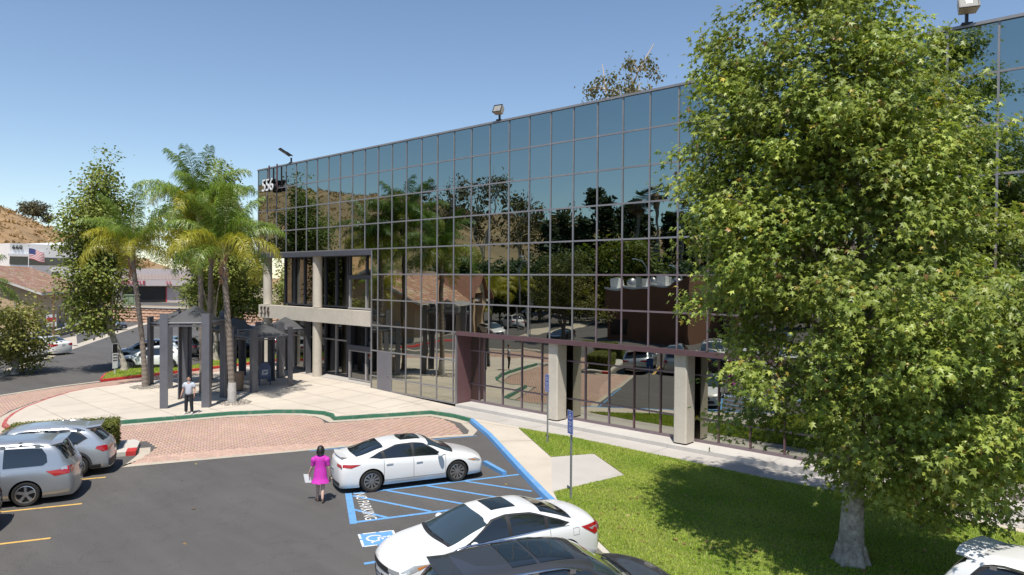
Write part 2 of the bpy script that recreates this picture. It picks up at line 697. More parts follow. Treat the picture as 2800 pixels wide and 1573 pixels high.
joint((-27.15, 17.95), (-27.15, 23.2)); joint((-24.9, 21.95), (-24.9, 23.2))
joint((-21.9, 21.5), (-19.6, 21.75)); joint((-18.6, 19.5), (-17.4, 20.9))
tag(mb.build('plaza_joints', 'joint'), kind='structure')

# --- walk along the glass: separate slabs, and the ledge under the recess
walk = thing('sidewalk', None, None)
walk['kind'] = 'structure'
xs = np.arange(-25.0, 14.1, 1.95)
for i in range(len(xs) - 1):
    m = MB().bx(xs[i] + 0.008, xs[i + 1] - 0.008, 21.98 - 0.02 * (i % 2), 23.16, 0.05, 0.162 + 0.002 * (i % 3))
    m.build('slab', 'concrete_walk', walk)
ledge = thing('ledge', None, None)
ledge['kind'] = 'structure'
xs = np.arange(-25.0, 14.1, 3.9)
for i in range(len(xs) - 1):
    MB().bx(xs[i] + 0.006, xs[i + 1] - 0.006, 23.17, 24.36, 0.05, 0.305).build('slab', 'concrete_step', ledge)
MB().bx(-40.2, -32.0, 23.62, 24.9, 0.2, 0.335).build('slab', 'concrete_walk', ledge)

# --- concrete pads beside the handicapped stalls
pad = MB().prism([(-15.62, 19.13), (-14.76, 20.45), (-12.44, 18.92), (-13.0, 15.96)], 0.1, 0.166)
tag(pad.build('pad', 'concrete_walk'), kind='structure')

# --- lawn
LAWN = [(-19.6, 21.8), (-15.55, 19.05), (-14.74, 20.5), (-12.4, 18.94), (-12.95, 15.98)] + plainb[0:1] + plainb[1:] + [(14, 21.5), (0, 21.45), (-3.2, 21.6), (-6, 21.93), (-9, 21.78), (-12.6, 21.93), (-16.8, 22.02)]
LAWN = [p for p in LAWN]
vs, fs = fill_poly(LAWN, lambda x, y: 0.172, 1.5)
lawn = tag(MB().add(vs, fs).build('lawn', 'lawn_soil'), kind='structure')


def inside(px, py, poly):
    res = np.zeros(len(px), dtype=bool)
    n = len(poly)
    j = n - 1
    for i in range(n):
        xi, yi = poly[i][:2]
        xj, yj = poly[j][:2]
        c = ((yi > py) != (yj > py)) & (px < (xj - xi) * (py - yi) / (yj - yi + 1e-12) + xi)
        res ^= c
        j = i
    return res


def grass_field(name, poly, dens, hmin, hmax, z0, seed, parent=None):
    g = np.random.default_rng(seed)
    xs = [p[0] for p in poly]
    ys = [p[1] for p in poly]
    A = (max(xs) - min(xs)) * (max(ys) - min(ys))
    n = int(A * dens)
    x = g.uniform(min(xs), max(xs), n)
    y = g.uniform(min(ys), max(ys), n)
    ok = inside(x, y, poly)
    x, y = x[ok], y[ok]
    n = len(x)
    a = g.uniform(0, 2 * np.pi, n)
    h = g.uniform(hmin, hmax, n)
    w = g.uniform(0.006, 0.012, n) * (hmax / 0.05)
    lean = g.normal(0, 0.6, n) * h
    la = g.uniform(0, 2 * np.pi, n)
    P = np.zeros((n, 3, 3), dtype=np.float32)
    P[:, 0] = np.stack([x - np.cos(a) * w, y - np.sin(a) * w, np.full(n, z0)], 1)
    P[:, 1] = np.stack([x + np.cos(a) * w, y + np.sin(a) * w, np.full(n, z0)], 1)
    P[:, 2] = np.stack([x + np.cos(la) * lean, y + np.sin(la) * lean, z0 + h], 1)
    # patchy lawn: greener and yellower drifts
    f = np.sin(x * 1.3 + 2 * np.sin(y * 0.9)) * np.cos(y * 1.7 + np.sin(x * 0.7)) * 0.5 + 0.5
    f = np.clip(f + g.normal(0, 0.28, n), 0, 1)[:, None]
    c = (1 - f) * np.array([[0.25, 0.385, 0.035]]) + f * np.array([[0.45, 0.515, 0.095]])
    dead = g.random(n) < 0.08
    c[dead] = [0.50, 0.43, 0.19]
    c *= g.uniform(0.75, 1.2, n)[:, None]
    tint = np.repeat(c, 3, axis=0)
    me = raw_mesh(name, P.reshape(-1, 3), np.arange(3 * n).reshape(-1, 3), 'grass_blade', tint)
    o = link(name, me, parent)
    tag(o, kind='stuff')
    return o

LAWN_NEAR = [p for p in LAWN if p[0] < 4] + []
go = grass_field('grass', LAWN, 1500, 0.03, 0.06, 0.17, 3)
tag(go, 'short green grass of the lawn beside the glass building', 'grass')

# --- brick paving: sand bed, 300 single bricks nearest the viewer, the rest as one field
BRICK = [(-25.74, 8.67), (-23.54, 13.56), (-20.95, 19.85), (-22.75, 20.98), (-23.8, 21.32), (-24.75, 21.25), (-25.95, 18.9), (-26.85, 17.05), (-28.0, 17.5),
         (-28.9, 17.45), (-29.9, 16.75), (-31.1, 14.7), (-31.9, 12.4), (-32.6, 10.3), (-33.0, 8.6), (-33.6, 6.9),
         (-35.0, 6.55), (-37.2, 6.85), (-39.95, 8.15), (-42.0, 9.65), (-43.7, 11.2), (-44.55, 12.8), (-44.6, 14.4), (-45.1, 17.6), (-45.8, 20.6), (-46.6, 25), (-47.7, 30),
         (-49.6, 30), (-48.75, 25.6), (-47.6, 19.1), (-47.2, 16.7), (-46.7, 14.0), (-46.3, 11.9), (-45.1, 8.9), (-43.0, 5.0), (-40, 2.9), (-37, 2.4), (-31.5, 3.2), (-29.9, 9.2), (-28.9, 10.4), (-27.6, 10.3), (-26.6, 9.5)]
vs, fs = fill_poly(BRICK, lambda x, y: 0.003, 0)
paving = tag(MB().add(vs, fs).build('brick_paving', 'paver_sand'), kind='structure')
w = 0.108
ca, sa = U.x, U.y
gx, gy = [], []
R = 26
ii, jj = np.meshgrid(np.arange(-215, 215), np.arange(-215, 215), indexing='ij')
k = (ii - jj) % 4
recs = []
for kk, horiz in ((0, True), (2, False)):
    sel = k == kk
    i, j = ii[sel], jj[sel]
    if horiz:
        lx, ly = (i + 1.0) * w, (j + 0.5) * w
    else:
        lx, ly = (i + 0.5) * w, (j + 0.0) * w
    cx = -35.0 + lx * ca - ly * sa
    cy = 14.0 + lx * sa + ly * ca
    ok = inside(cx, cy, BRICK)
    recs.append(np.stack([cx[ok], cy[ok], np.full(ok.sum(), 1.0 if horiz else 0.0)], 1))
recs = np.concatenate(recs)
d = np.hypot(recs[:, 0], recs[:, 1])
recs = recs[np.argsort(d)]
single, field = recs[:300], recs[300:]
me = MB().box((0, 0, 0.0), (2 * w - 0.008, w - 0.008, 0.02)).mesh('brick', 'paver_single')
for x, y, hz in single:
    o = link('brick', me, paving, (x, y, 0.002 + random.uniform(-0.002, 0.002)), math.atan2(U.y, U.x) + (0 if hz else math.pi / 2))
n = len(field)
hx = np.where(field[:, 2] > 0.5, w - 0.004, w / 2 - 0.004)
hy = np.where(field[:, 2] > 0.5, w / 2 - 0.004, w - 0.004)
top = 0.011 + rng.uniform(-0.0015, 0.0015, n)
P = np.zeros((n, 8, 3), dtype=np.float32)
for q, (sx, sy, zz) in enumerate([(-1, -1, 0), (1, -1, 0), (1, 1, 0), (-1, 1, 0), (-1, -1, 1), (1, -1, 1), (1, 1, 1), (-1, 1, 1)]):
    lx, ly = sx * hx, sy * hy
    P[:, q, 0] = field[:, 0] + lx * ca - ly * sa
    P[:, q, 1] = field[:, 1] + lx * sa + ly * ca
    P[:, q, 2] = np.where(zz, top, 0.0)
Fq = np.array([[4, 5, 6, 7], [0, 1, 5, 4], [1, 2, 6, 5], [2, 3, 7, 6], [3, 0, 4, 7]])
Fa = (np.arange(n)[:, None, None] * 8 + Fq[None]).reshape(-1, 4)
shade = rng.uniform(0.91, 1.08, (n, 1)) * np.stack([np.ones(n), rng.uniform(0.94, 1.07, n), rng.uniform(0.92, 1.08, n)], 1)
fo = link('brick_field', raw_mesh('brick_field', P.reshape(-1, 3), Fa, 'paver', np.repeat(shade, 8, axis=0)), paving)
fo['kind'] = 'stuff'

# --- concrete gutter bands round the paving
def band(name, line, w, z, material, side=1):
    b = offset_line(line, w * side)
    mb = MB()
    for i in range(len(line) - 1):
        q = [(*line[i][:2], z), (*line[i + 1][:2], z), (*b[i + 1][:2], z), (*b[i][:2], z)]
        mb.add(q, [(0, 1, 2, 3) if side > 0 else (3, 2, 1, 0)])
    return tag(mb.build(name, material), kind='structure')

band('gutter', [p for p in GREEN] , 0.45, 0.006, 'concrete_gutter', -1)
band('gutter', RED, 0.42, 0.007, 'concrete_gutter', -1)
band('gutter', [(-27.9, 9.75), (-27.1, 9.45), (-26.5, 9.05), (-25.55, 8.35), (-23.30, 13.45), (-21.3, 18.4), (-20.45, 19.95), (-21.0, 20.75), (-22.35, 21.55)], 0.36, 0.0075, 'concrete_gutter', 1)
band('gutter', [(-40, 1.9), (-43.6, 4.5), (-45.6, 8.9), (-46.9, 11.9), (-47.45, 14.2)], 0.32, 0.006, 'concrete_gutter', -1)
# valley gutter of the side road
band('gutter', [(-40.0, 3.9 - 2.6), (-52.2, 9.9), (-67.6, 17.8), (-93.0, 32.0), (-112, 43.5)], 1.0, 0.006, 'concrete_gutter', 1)
# concrete aprons on the far side of the road
tag(MB().sheet([(-68.5, 17.6), (-72.5, 20.0), (-84.5, 23.2), (-79.5, 19.6), (-74.5, 17.0)], 0.004).build('apron', 'concrete_gutter'), kind='structure')

# --- painted markings
def stripe(mb, a, b, w, z=0.005):
    a, b = Vector(a), Vector(b)
    d = (b - a).normalized()
    s = Vector((-d.y, d.x)) * w / 2
    mb.add([(a.x - s.x, a.y - s.y, z), (b.x - s.x, b.y - s.y, z), (b.x + s.x, b.y + s.y, z), (a.x + s.x, a.y + s.y, z)], [(0, 1, 2, 3)])

for v, ue in ((-25.6, -3.32), (-22.87, -3.56), (-20.15, -3.8), (-17.4, -4.05), (-14.65, -4.3)):
    mb = MB()
    stripe(mb, uv(-9.0, v), uv(ue, v), 0.105)
    tag(mb.build('stall_line', 'paint_yellow'), kind='structure')
mb = MB()
stripe(mb, (-17.66, 12.02), (-15.36, 10.62), 0.19)
stripe(mb, (-17.52, 12.10), (-15.30, 17.05), 0.13, 0.0055)
stripe(mb, (-15.42, 10.74), (-13.15, 15.70), 0.13, 0.0055)
for a, b in (((-16.02, 15.30), (-13.80, 15.98)), ((-16.53, 14.15), (-13.75, 14.95)), ((-17.05, 12.98), (-14.2, 13.80)), ((-17.35, 11.98), (-14.62, 12.66)), ((-16.3, 11.28), (-15.11, 11.52))):
    stripe(mb, a, b, 0.115, 0.006)
tag(mb.build('hatched_aisle', 'paint_blue'), kind='structure')
mb = MB()
stripe(mb, uv(3.05, -15.72), uv(8.8, -15.72), 0.12)
tag(mb.build('stall_line', 'paint_blue'), kind='structure')
mb = MB()
stripe(mb, (-23.0, 13.95), (-20.35, 20.05), 0.08)
tag(mb.build('stall_line', 'paint_blue'), kind='structure')


def strokes(mb, pts, w, f, closed=False):
    """flat ribbon along 2D points; f maps (x, y) to 3D"""
    n = len(pts)
    L, R = [], []
    for i in range(n):
        a = Vector(pts[(i - 1) % n if closed else max(i - 1, 0)])
        b = Vector(pts[(i + 1) % n if closed else min(i + 1, n - 1)])
        d = (b - a).normalized()
        s = Vector((-d.y, d.x)) * w / 2
        p = Vector(pts[i])
        L.append(f(p.x + s.x, p.y + s.y))
        R.append(f(p.x - s.x, p.y - s.y))
    for i in range(n if closed else n - 1):
        j = (i + 1) % n
        mb.add([R[i], R[j], L[j], L[i]], [(0, 1, 2, 3)])


def wheelchair(mb, f, s=1.0):
    """access symbol inside a unit square (-.5...5), mapped by f"""
    q = lambda x, y: f(x * s, y * s)
    arc = [(-0.06 + 0.25 * math.cos(a), -0.12 + 0.25 * math.sin(a)) for a in np.linspace(RAD(115), RAD(350), 16)]
    strokes(mb, arc, 0.075, q)
    strokes(mb, [(-0.06, 0.27), (-0.06, 0.0), (0.17, 0.0), (0.27, -0.26), (0.36, -0.23)], 0.08, q)
    strokes(mb, [(-0.06, 0.13), (0.14, 0.13)], 0.07, q)
    c = [(-0.07 + 0.075 * math.cos(a), 0.37 + 0.075 * math.sin(a)) for a in np.linspace(0, 2 * math.pi, 11)[:-1]]
    mb.add([q(*p) for p in c], [tuple(range(10))])

A = Vector((-14.66, 10.26))
e1, e2 = Vector((0.42, 0.80)), Vector((0.80, -0.42))
fmap = lambda z: (lambda x, y: ((A + e2 * (x + 0.5) + e1 * (y + 0.5)).x, (A + e2 * (x + 0.5) + e1 * (y + 0.5)).y, z))
hc = tag(MB().add([fmap(0.005)(-.5, -.5), fmap(0.005)(.5, -.5), fmap(0.005)(.5, .5), fmap(0.005)(-.5, .5)], [(0, 1, 2, 3)]).build('painted_access_sign', 'paint_blue'), kind='structure')
mb = MB()
f6 = fmap(0.008)
for a, b in (((-.47, -.47), (-.12, -.47)), ((-.02, -.47), (.47, -.47)), ((-.47, .47), (.05, .47)), ((.12, .47), (.47, .47)), ((-.47, -.36), (-.47, .0)), ((-.47, .1), (-.47, .44)), ((.47, -.44), (.47, -.1)), ((.47, 0), (.47, .44))):
    strokes(mb, [a, b], 0.065, f6)
wheelchair(mb, fmap(0.0085), 0.82)
mb.build('symbol', 'paint_white', hc)
M = Matrix.Translation((-16.33, 11.66, 0.012)) @ Matrix.Rotation(math.atan2(e2.y, e2.x), 4, 'Z')
t = text_obj('NO PARKING', 0.46, 0.001, 'painted_words', 'paint_white', None, M, 1.02, 0.86)
tag(t, kind='structure')
for (x, y, a) in ((-32.28, 12.9, 73), (-30.95, 16.0, 57), (-25.95, 20.05, 63), (-23.0, 21.83, -7)):
    # stencilled parking limit on top of the green kerb
    d = Vector((math.cos(RAD(a)), math.sin(RAD(a))))
    M = Matrix.Translation((x - d.y * 0.085, y + d.x * 0.085, 0.158)) @ Matrix.Rotation(RAD(a), 4, 'Z')
    tag(text_obj('15 MIN PARKING', 0.14, 0.001, 'painted_words', 'paint_white', None, M, 1.15, 1.1), kind='structure')

# wheel stop at the head of the first blue stall
ws = MB()
ws.prism([(-17.05, 17.12), (-15.62, 16.6), (-15.56, 16.74), (-16.99, 17.26)], 0.0, 0.12)
tag(ws.build('wheel_stop', 'kerb_blue', None), 'blue painted concrete wheel stop ahead of the white hatchback sedan', 'wheel stop')

# --- hedge island and road island
isl = [uv(-2.95, -28.35), uv(-2.75, -28.7), uv(-2.75, -30.0), uv(-2.95, -30.4), uv(-11, -30.4), uv(-11, -28.35)]
tag(MB().prism(isl, -0.02, 0.15).build('planter_bed', 'kerb_plain'), kind='structure')
tag(MB().prism([uv(-2.74, -28.33), uv(-2.74, -28.95), uv(-3.05, -28.95), uv(-3.05, -28.33)], -0.01, 0.156).build('planter_nose', 'kerb_red'), kind='structure')
ISLE = [(-51.2, 16.3), (-49.84, 15.3), (-47.9, 14.45), (-46.98, 14.2), (-47.44, 16.73), (-47.81, 19.06), (-49.0, 25.57), (-50.1, 31), (-52.6, 31), (-52.0, 27.5), (-51.2, 25.3), (-52.6, 24.2), (-52.5, 23.1), (-51.0, 22.2), (-49.4, 20.3), (-50.4, 18.4), (-51.3, 17.1)]
ring = [(-51.2, 16.3), (-49.84, 15.3), (-47.9, 14.45), (-46.98, 14.2), (-47.44, 16.73), (-47.81, 19.06), (-49.0, 25.57), (-50.1, 31)]
tag(kerb('kerb', ring, 0.152, 0.16, 'kerb_red'), kind='structure')
tag(MB().prism(ISLE, -0.02, 0.14).build('road_island', 'lawn_soil'), kind='structure')
g2 = grass_field('grass', [(p[0] * 0.98 + -49.5 * 0.02, p[1] * 0.97 + 20 * 0.03) for p in ISLE], 420, 0.04, 0.10, 0.14, 5)
tag(g2, 'thin dry grass on the red kerbed road island', 'grass')


def pebbles(cx, cy, rx, ry, n, seed, parent=None):
    g = np.random.default_rng(seed)
    V, Fc, T = [], [], []
    ico = [(0, 0, 1), (0.9, 0, 0.25), (0.28, 0.85, 0.25), (-0.72, 0.53, 0.25), (-0.72, -0.53, 0.25), (0.28, -0.85, 0.25), (0, 0, -0.4)]
    tri = [(0, 1, 2), (0, 2, 3), (0, 3, 4), (0, 4, 5), (0, 5, 1), (6, 2, 1), (6, 3, 2), (6, 4, 3), (6, 5, 4), (6, 1, 5)]
    for i in range(n):
        r = math.sqrt(g.random())
        a = g.uniform(0, 6.28)
        x, y = cx + rx * r * math.cos(a), cy + ry * r * math.sin(a)
        s = g.uniform(0.025, 0.055)
        ra = g.uniform(0, 6.28)
        b = len(V)
        z = plaza_z(x, y) + s * 0.3
        for p in ico:
            px, py = p[0] * 1.25, p[1] * 0.9
            V.append((x + s * (px * math.cos(ra) - py * math.sin(ra)), y + s * (px * math.sin(ra) + py * math.cos(ra)), z + s * 0.7 * p[2]))
            T.append([g.uniform(0.6, 1.5)] * 3 if p is ico[0] else T[b])
        Fc += [[b + q for q in f] for f in tri]
    me = raw_mesh('pebbles', np.array(V), np.array(Fc), 'pebble', np.array(T))
    return tag(link('pebbles', me), kind='stuff')

for n_, (x, y, lab) in enumerate([(-42.15, 15.04, 'pale pebbles round the foot of the leaning palm by the drive'), (-37.7, 16.3, 'pale pebbles in the shade of the canopy round twin palms'), (-33.9, 16.25, 'pale pebbles round the palm with a whitened foot')]):
    tag(pebbles(x + 0.05, y, 0.95, 0.8, 330, 20 + n_), lab, 'pebbles')
# hills in the distance
mat('hill_grass', (0.33, 0.205, 0.095), 0.95, var=0.30, vscale=0.10, var2=0.25, v2scale=0.02, dirt=(0.17, 0.115, 0.055), dscale=0.035, bump=1.0, bscale=0.22)
# ================================================================ OFFICE BUILDING
FY = 23.3
GX0, GS = -31.461, 1.2294
GZ0, GR = 6.65, 1.412
gxl = lambda k: GX0 + GS * k
gzl = lambda r: GZ0 + GR * r
ROOF = gzl(5)
facade_glass('mirror_glass', (0.285, 0.35, 0.345), 1.0)
facade_glass('mirror_glass_low', (0.44, 0.44, 0.385), 0.9)
facade_glass('entrance_glass', (0.17, 0.18, 0.185), 0.7)
mat('mullion', (0.275, 0.27, 0.28), 0.5, 0.35, var=0.12, vscale=2.0, var2=0.1, v2scale=0.3)
mat('mullion_warm', (0.215, 0.165, 0.185), 0.5, 0.3, var=0.12, vscale=2.0)
mat('fascia_maroon', (0.125, 0.070, 0.078), 0.5, 0.1, var=0.1, vscale=2.5)
mat('jamb_maroon', (0.155, 0.080, 0.085), 0.55, var=0.08, vscale=2.5)
mat('frame_dark', (0.095, 0.10, 0.125), 0.5, 0.2, var=0.1, vscale=3)
mat('frame_pale', (0.40, 0.385, 0.385), 0.5, 0.2, var=0.08, vscale=3)
mat('door_paint', (0.17, 0.165, 0.185), 0.5, 0.1, var=0.08, vscale=1.5)
mat('concrete_col', (0.55, 0.50, 0.425), 0.85, var=0.07, vscale=10, var2=0.08, v2scale=0.7, dirt=(0.45, 0.405, 0.34), dscale=1.2, bump=0.12, bscale=60)
mat('interior_dark', (0.022, 0.022, 0.022), 0.9)
mat('roof_gravel', (0.35, 0.34, 0.32), 0.95, var=0.2, vscale=6)
mat('white_letter', (0.80, 0.80, 0.80), 0.45)
mat('black_metal', (0.018, 0.018, 0.02), 0.45, 0.3)
mat('steel', (0.42, 0.43, 0.44), 0.4, 0.8, var=0.08, vscale=6)
mat('bronze_letter', (0.20, 0.165, 0.15), 0.45, 0.6)

bld = thing('office_building', 'three storey office building clad in blue green mirror glass panes', 'building', (0, 0, 0))
# --- structure behind the glass
XR = gxl(38)
core = MB()
core.bx(gxl(-11) + 0.05, XR, FY + 0.14, 46, gzl(1) - 0.02, ROOF - 0.15)          # upper floors
core.bx(-32.0, XR, FY + 1.35, 46, 0.1, gzl(1) - 0.03)                            # lower floors
core.bx(-43.85, -32.0, 25.05, 46, 0.1, gzl(1) - 0.03)
core.bx(-32.03, -25.12, FY + 0.14, FY + 1.34, 0.1, gzl(1) - 0.03)
core.bx(-25.0, XR, FY + 0.14, FY + 1.34, gzl(-2) + 0.005, gzl(1) - 0.03)
core.build('core', 'interior_dark', bld)
MB().bx(gxl(-11), XR, FY + 0.1, 46.1, ROOF - 0.15, ROOF - 0.02).build('roof', 'roof_gravel', bld)
cap = MB()
cap.bx(gxl(-11) - 0.05, XR, FY - 0.07, FY + 0.22, ROOF - 0.03, ROOF + 0.055)
cap.bx(gxl(-11) - 0.05, gxl(-11) + 0.2, FY + 0.221, 46, ROOF - 0.03, ROOF + 0.055)
cap.build('parapet_cap', 'mullion', bld)
side = MB()
side.bx(gxl(-11), gxl(-11) + 0.045, FY + 0.02, 46, gzl(1), ROOF - 0.04)
side.build('side_glazing', 'mirror_glass', bld)

# --- panes (each its own part)
pane_cache = {}
def pane(x0, x1, z0, z1, y, material, parent=bld, name='pane', tilt=0.0016):
    w, h = x1 - x0, z1 - z0
    key = (round(w, 3), round(h, 3), material)
    if key not in pane_cache:
        pane_cache[key] = MB().bx(-w / 2, w / 2, 0, 0.02, -h / 2, h / 2).mesh('pane', material)
    o = link(name, pane_cache[key], parent, ((x0 + x1) / 2, y, (z0 + z1) / 2))
    o.rotation_euler = (random.gauss(0, tilt), 0, random.gauss(0, tilt))
    return o

NV = 24                                            # columns seen from the lot
for k in range(-11, NV):
    for r in (1, 2, 3, 4):
        pane(gxl(k), gxl(k + 1), gzl(r), gzl(r + 1), FY, 'mirror_glass')
XE = -32.05
for k in range(-1, NV):
    x0 = XE if k == -1 else gxl(k)
    x1 = gxl(k + 1)
    for r in (-2, -1, 0):
        pane(x0, x1, gzl(r), gzl(r + 1), FY, 'mirror_glass' if r >= 0 else 'mirror_glass_low')
XJ = -25.05
GZB = 0.26
cols = [(-1, XE, gxl(0)), (0, gxl(0), gxl(1)), (1, gxl(1), gxl(2)), (2, gxl(2), gxl(3)), (3, gxl(3), gxl(4)), (4, gxl(4), gxl(5)), (5, gxl(5), XJ)]
for k, x0, x1 in cols:
    for z0, z1 in ((gzl(-3), gzl(-2)), (gzl(-4), gzl(-3)), (GZB, gzl(-4))):
        if k == 0 and z1 <= gzl(-3) + 0.01:
            continue
        pane(x0, x1, z0, z1, FY, 'mirror_glass_low')
# columns beyond the picture edge: one joined part
far = MB()
for k in range(NV, 38):
    for r in range(-2, 5):
        far.bx(gxl(k), gxl(k + 1), FY, FY + 0.02, gzl(r), gzl(r + 1))
fo = far.build('pane_field', 'mirror_glass', bld)
fo['kind'] = 'stuff'
# recess behind the pillars
RY = FY + 0.98
rz = (0.36, 1.2, 2.86, 3.78)
for k in range(5, 20):
    x0 = XJ if k == 5 else gxl(k)
    for a, b in zip(rz[:-1], rz[1:]):
        pane(x0, gxl(k + 1), a, b, RY, 'mirror_glass_low', tilt=0.0008)
far = MB()
for k in range(20, 38):
    far.bx(gxl(k), gxl(k + 1), RY, RY + 0.02, 0.36, 3.78)
far.build('pane_field', 'mirror_glass_low', bld)['kind'] = 'stuff'

# --- mullions and transoms
def mull(x, z0, z1, material='mullion', w=0.056, y=FY, d=0.03):
    MB().bx(x - w / 2, x + w / 2, y - d, y + 0.03, z0, z1).build('mullion', material, bld)

def trans(x0, x1, z, material='mullion', h=0.066, y=FY, d=0.026):
    MB().bx(x0, x1, y - d, y + 0.032, z - h / 2, z + h / 2).build('transom', material, bld)

for k in range(-11, 38):
    mull(gxl(k), gzl(1), ROOF - 0.03)
    if k >= 0:
        warm = 'mullion' if k < 12 else 'mullion_warm'
        mull(gxl(k), gzl(-2) + (0 if k < 6 else 0.02), gzl(1) - 0.003, warm if k >= 3 else 'mullion')
    if 0 <= k <= 5:
        mull(gxl(k), GZB, gzl(-2) - 0.003)
mull(XE, 0.28, gzl(1) - 0.04, 'mullion', 0.075)
for r in (1, 2, 3, 4):
    trans(gxl(-11), XR, gzl(r))
for r in (-1, 0):
    trans(XE, gxl(12), gzl(r))
    trans(gxl(12), XR, gzl(r), 'mullion_warm')
trans(XE, XJ, gzl(-2)); trans(XE, XJ, gzl(-3)); trans(XE, gxl(0), gzl(-4)); trans(gxl(1), XJ, gzl(-4)); trans(XE, gxl(0), GZB + 0.04); trans(gxl(1), XJ, GZB + 0.04)
# fascia over the recess and its end
MB().bx(XJ - 0.02, XR, FY - 0.075, FY + 0.02, gzl(-2) - 0.15, gzl(-2) + 0.05).build('fascia', 'fascia_maroon', bld)
MB().bx(XJ + 0.0, XR, FY + 0.021, RY + 0.03, gzl(-2) - 0.1, gzl(-2) - 0.0).build('soffit', 'fascia_maroon', bld)
MB().bx(XJ - 0.06, XJ + 0.005, FY - 0.07, FY + 0.03, 0.28, gzl(-2) - 0.151).build('corner_post', 'mullion', bld)
MB().bx(XJ - 0.055, XJ + 0.0, FY + 0.031, RY + 0.02, 0.28, gzl(-2) - 0.101).build('jamb', 'jamb_maroon', bld)
for k in range(6, 38):
    mull(gxl(k), 0.36, 3.72, 'fascia_maroon' if k > 12 else 'mullion_warm', 0.06, RY, 0.05)
mull(XJ + 0.62, 0.36, 3.72, 'mullion_warm', 0.05, RY, 0.05)
for z in rz[1:3]:
    trans(XJ + 0.01, XR, z, 'mullion_warm', 0.06, RY, 0.045)
trans(XJ + 0.01, XR, 0.35, 'mullion_warm', 0.10, RY, 0.06)

# --- square pillars of the recess
for x in (-19.08, -12.93, -6.78, -0.63, 5.52):
    p = MB()
    hw = 0.27
    c = 0.05
    y0, y1 = FY + 0.10, FY + 0.74
    poly = [(x - hw + c, y0), (x + hw - c, y0), (x + hw, y0 + c), (x + hw, y1), (x - hw, y1), (x - hw, y0 + c)]
    p.prism(poly, 0.36, gzl(-2) - 0.102)
    po = p.build('pillar', 'concrete_col', bld)
    MB().bx(x - hw + 0.03, x + hw - 0.03, y0 + 0.03, y1 - 0.03, 0.29, 0.359).build('pillar_foot', 'interior_dark', po)

# --- two storey entrance corner
ZB0, ZB1 = 3.71, 4.57
beam = MB().bx(gxl(-11) + 0.12, XE - 0.04, FY - 0.03, FY + 0.42, ZB0, ZB1)
beam.build('beam', 'concrete_col', bld)
MB().bx(gxl(-11) + 0.12, XE - 0.04, FY + 0.421, 24.95, ZB0 + 0.25, ZB1 - 0.12).build('floor_slab', 'concrete_col', bld)
MB().bx(gxl(-11) + 0.02, XE - 0.04, FY - 0.06, FY + 0.05, gzl(1) - 0.32, gzl(1) - 0.04).build('fascia', 'frame_dark', bld)
MB().bx(gxl(-11) + 0.02, XE - 0.04, FY + 0.051, 25.0, gzl(1) - 0.30, gzl(1) - 0.05).build('soffit', 'frame_dark', bld)
for x in (-44.35, -38.15):
    for z0, z1 in ((0.30, ZB0 - 0.002), (ZB1 + 0.03, gzl(1) - 0.302)):
        MB().lathe([(0.29, z0), (0.29, z1)], 28, (x, FY + 0.36, 0)).build('column', 'concrete_col', bld, smooth=40)
EY = 24.72
ex = [-43.85, -42.6, -41.35, -40.1, -38.85, -37.6, -36.35]
for i in range(len(ex) - 1):
    pane(ex[i], ex[i + 1], ZB1 + 0.02, gzl(1) - 0.3, EY, 'entrance_glass', tilt=0.0008)
    pane(ex[i], ex[i + 1], 0.36, ZB0 + 0.2, EY, 'entrance_glass', tilt=0.0008)
for i, x in enumerate(ex):
    mull(x, ZB1 + 0.02, gzl(1) - 0.3, 'frame_dark', 0.11, EY, 0.10)
    mull(x, 0.34, ZB0 + 0.2, 'frame_pale' if i in (0, 1, 2, 5) else 'frame_dark', 0.10, EY, 0.10)
for z, mm in ((ZB1 + 0.07, 'frame_dark'), (2.55, 'frame_pale'), (0.39, 'frame_dark')):
    trans(-43.85, -36.35, z, mm, 0.09, EY, 0.09)
BY = 24.2
for z0, z1 in ((0.36, 2.15), (2.45, 3.72), (ZB1 + 0.1, 6.35), (6.62, gzl(1) - 0.3)):
    for x0, x1 in ((-35.4, -33.75), (-33.75, XE - 0.03)):
        pane(x0, x1, z0, z1, BY, 'mirror_glass_low' if z0 > 4 else 'entrance_glass', tilt=0.0008)
    for x in (-35.4, -33.72, -32.12):
        mull(x, z0, z1, 'frame_pale' if z0 in (0.36, ZB1 + 0.1) else 'frame_dark', 0.11, BY, 0.09)
MB().bx(-35.5, XE - 0.04, BY - 0.16, BY + 0.03, 2.16, 2.44).build('spandrel', 'frame_dark', bld)
MB().bx(-35.5, XE - 0.04, BY - 0.16, BY + 0.03, 6.36, 6.61).build('spandrel', 'frame_dark', bld)
MB().bx(-35.5, XE - 0.04, BY - 0.12, BY + 0.03, ZB1 + 0.02, ZB1 + 0.1).build('sill', 'frame_pale', bld)
MB().bx(-35.46, -35.40, BY + 0.03, EY + 0.03, 0.34, gzl(1) - 0.31).build('return_wall', 'interior_dark', bld)
for x0, x1 in ((-35.3, -33.78), (-33.68, -32.18)):
    fr = MB()
    fr.bx(x0, x1, BY - 0.06, BY - 0.012, 2.06, 2.12)
    fr.bx(x0, x1, BY - 0.06, BY - 0.012, 0.37, 0.44)
    fr.build('door_frame', 'frame_pale', bld)
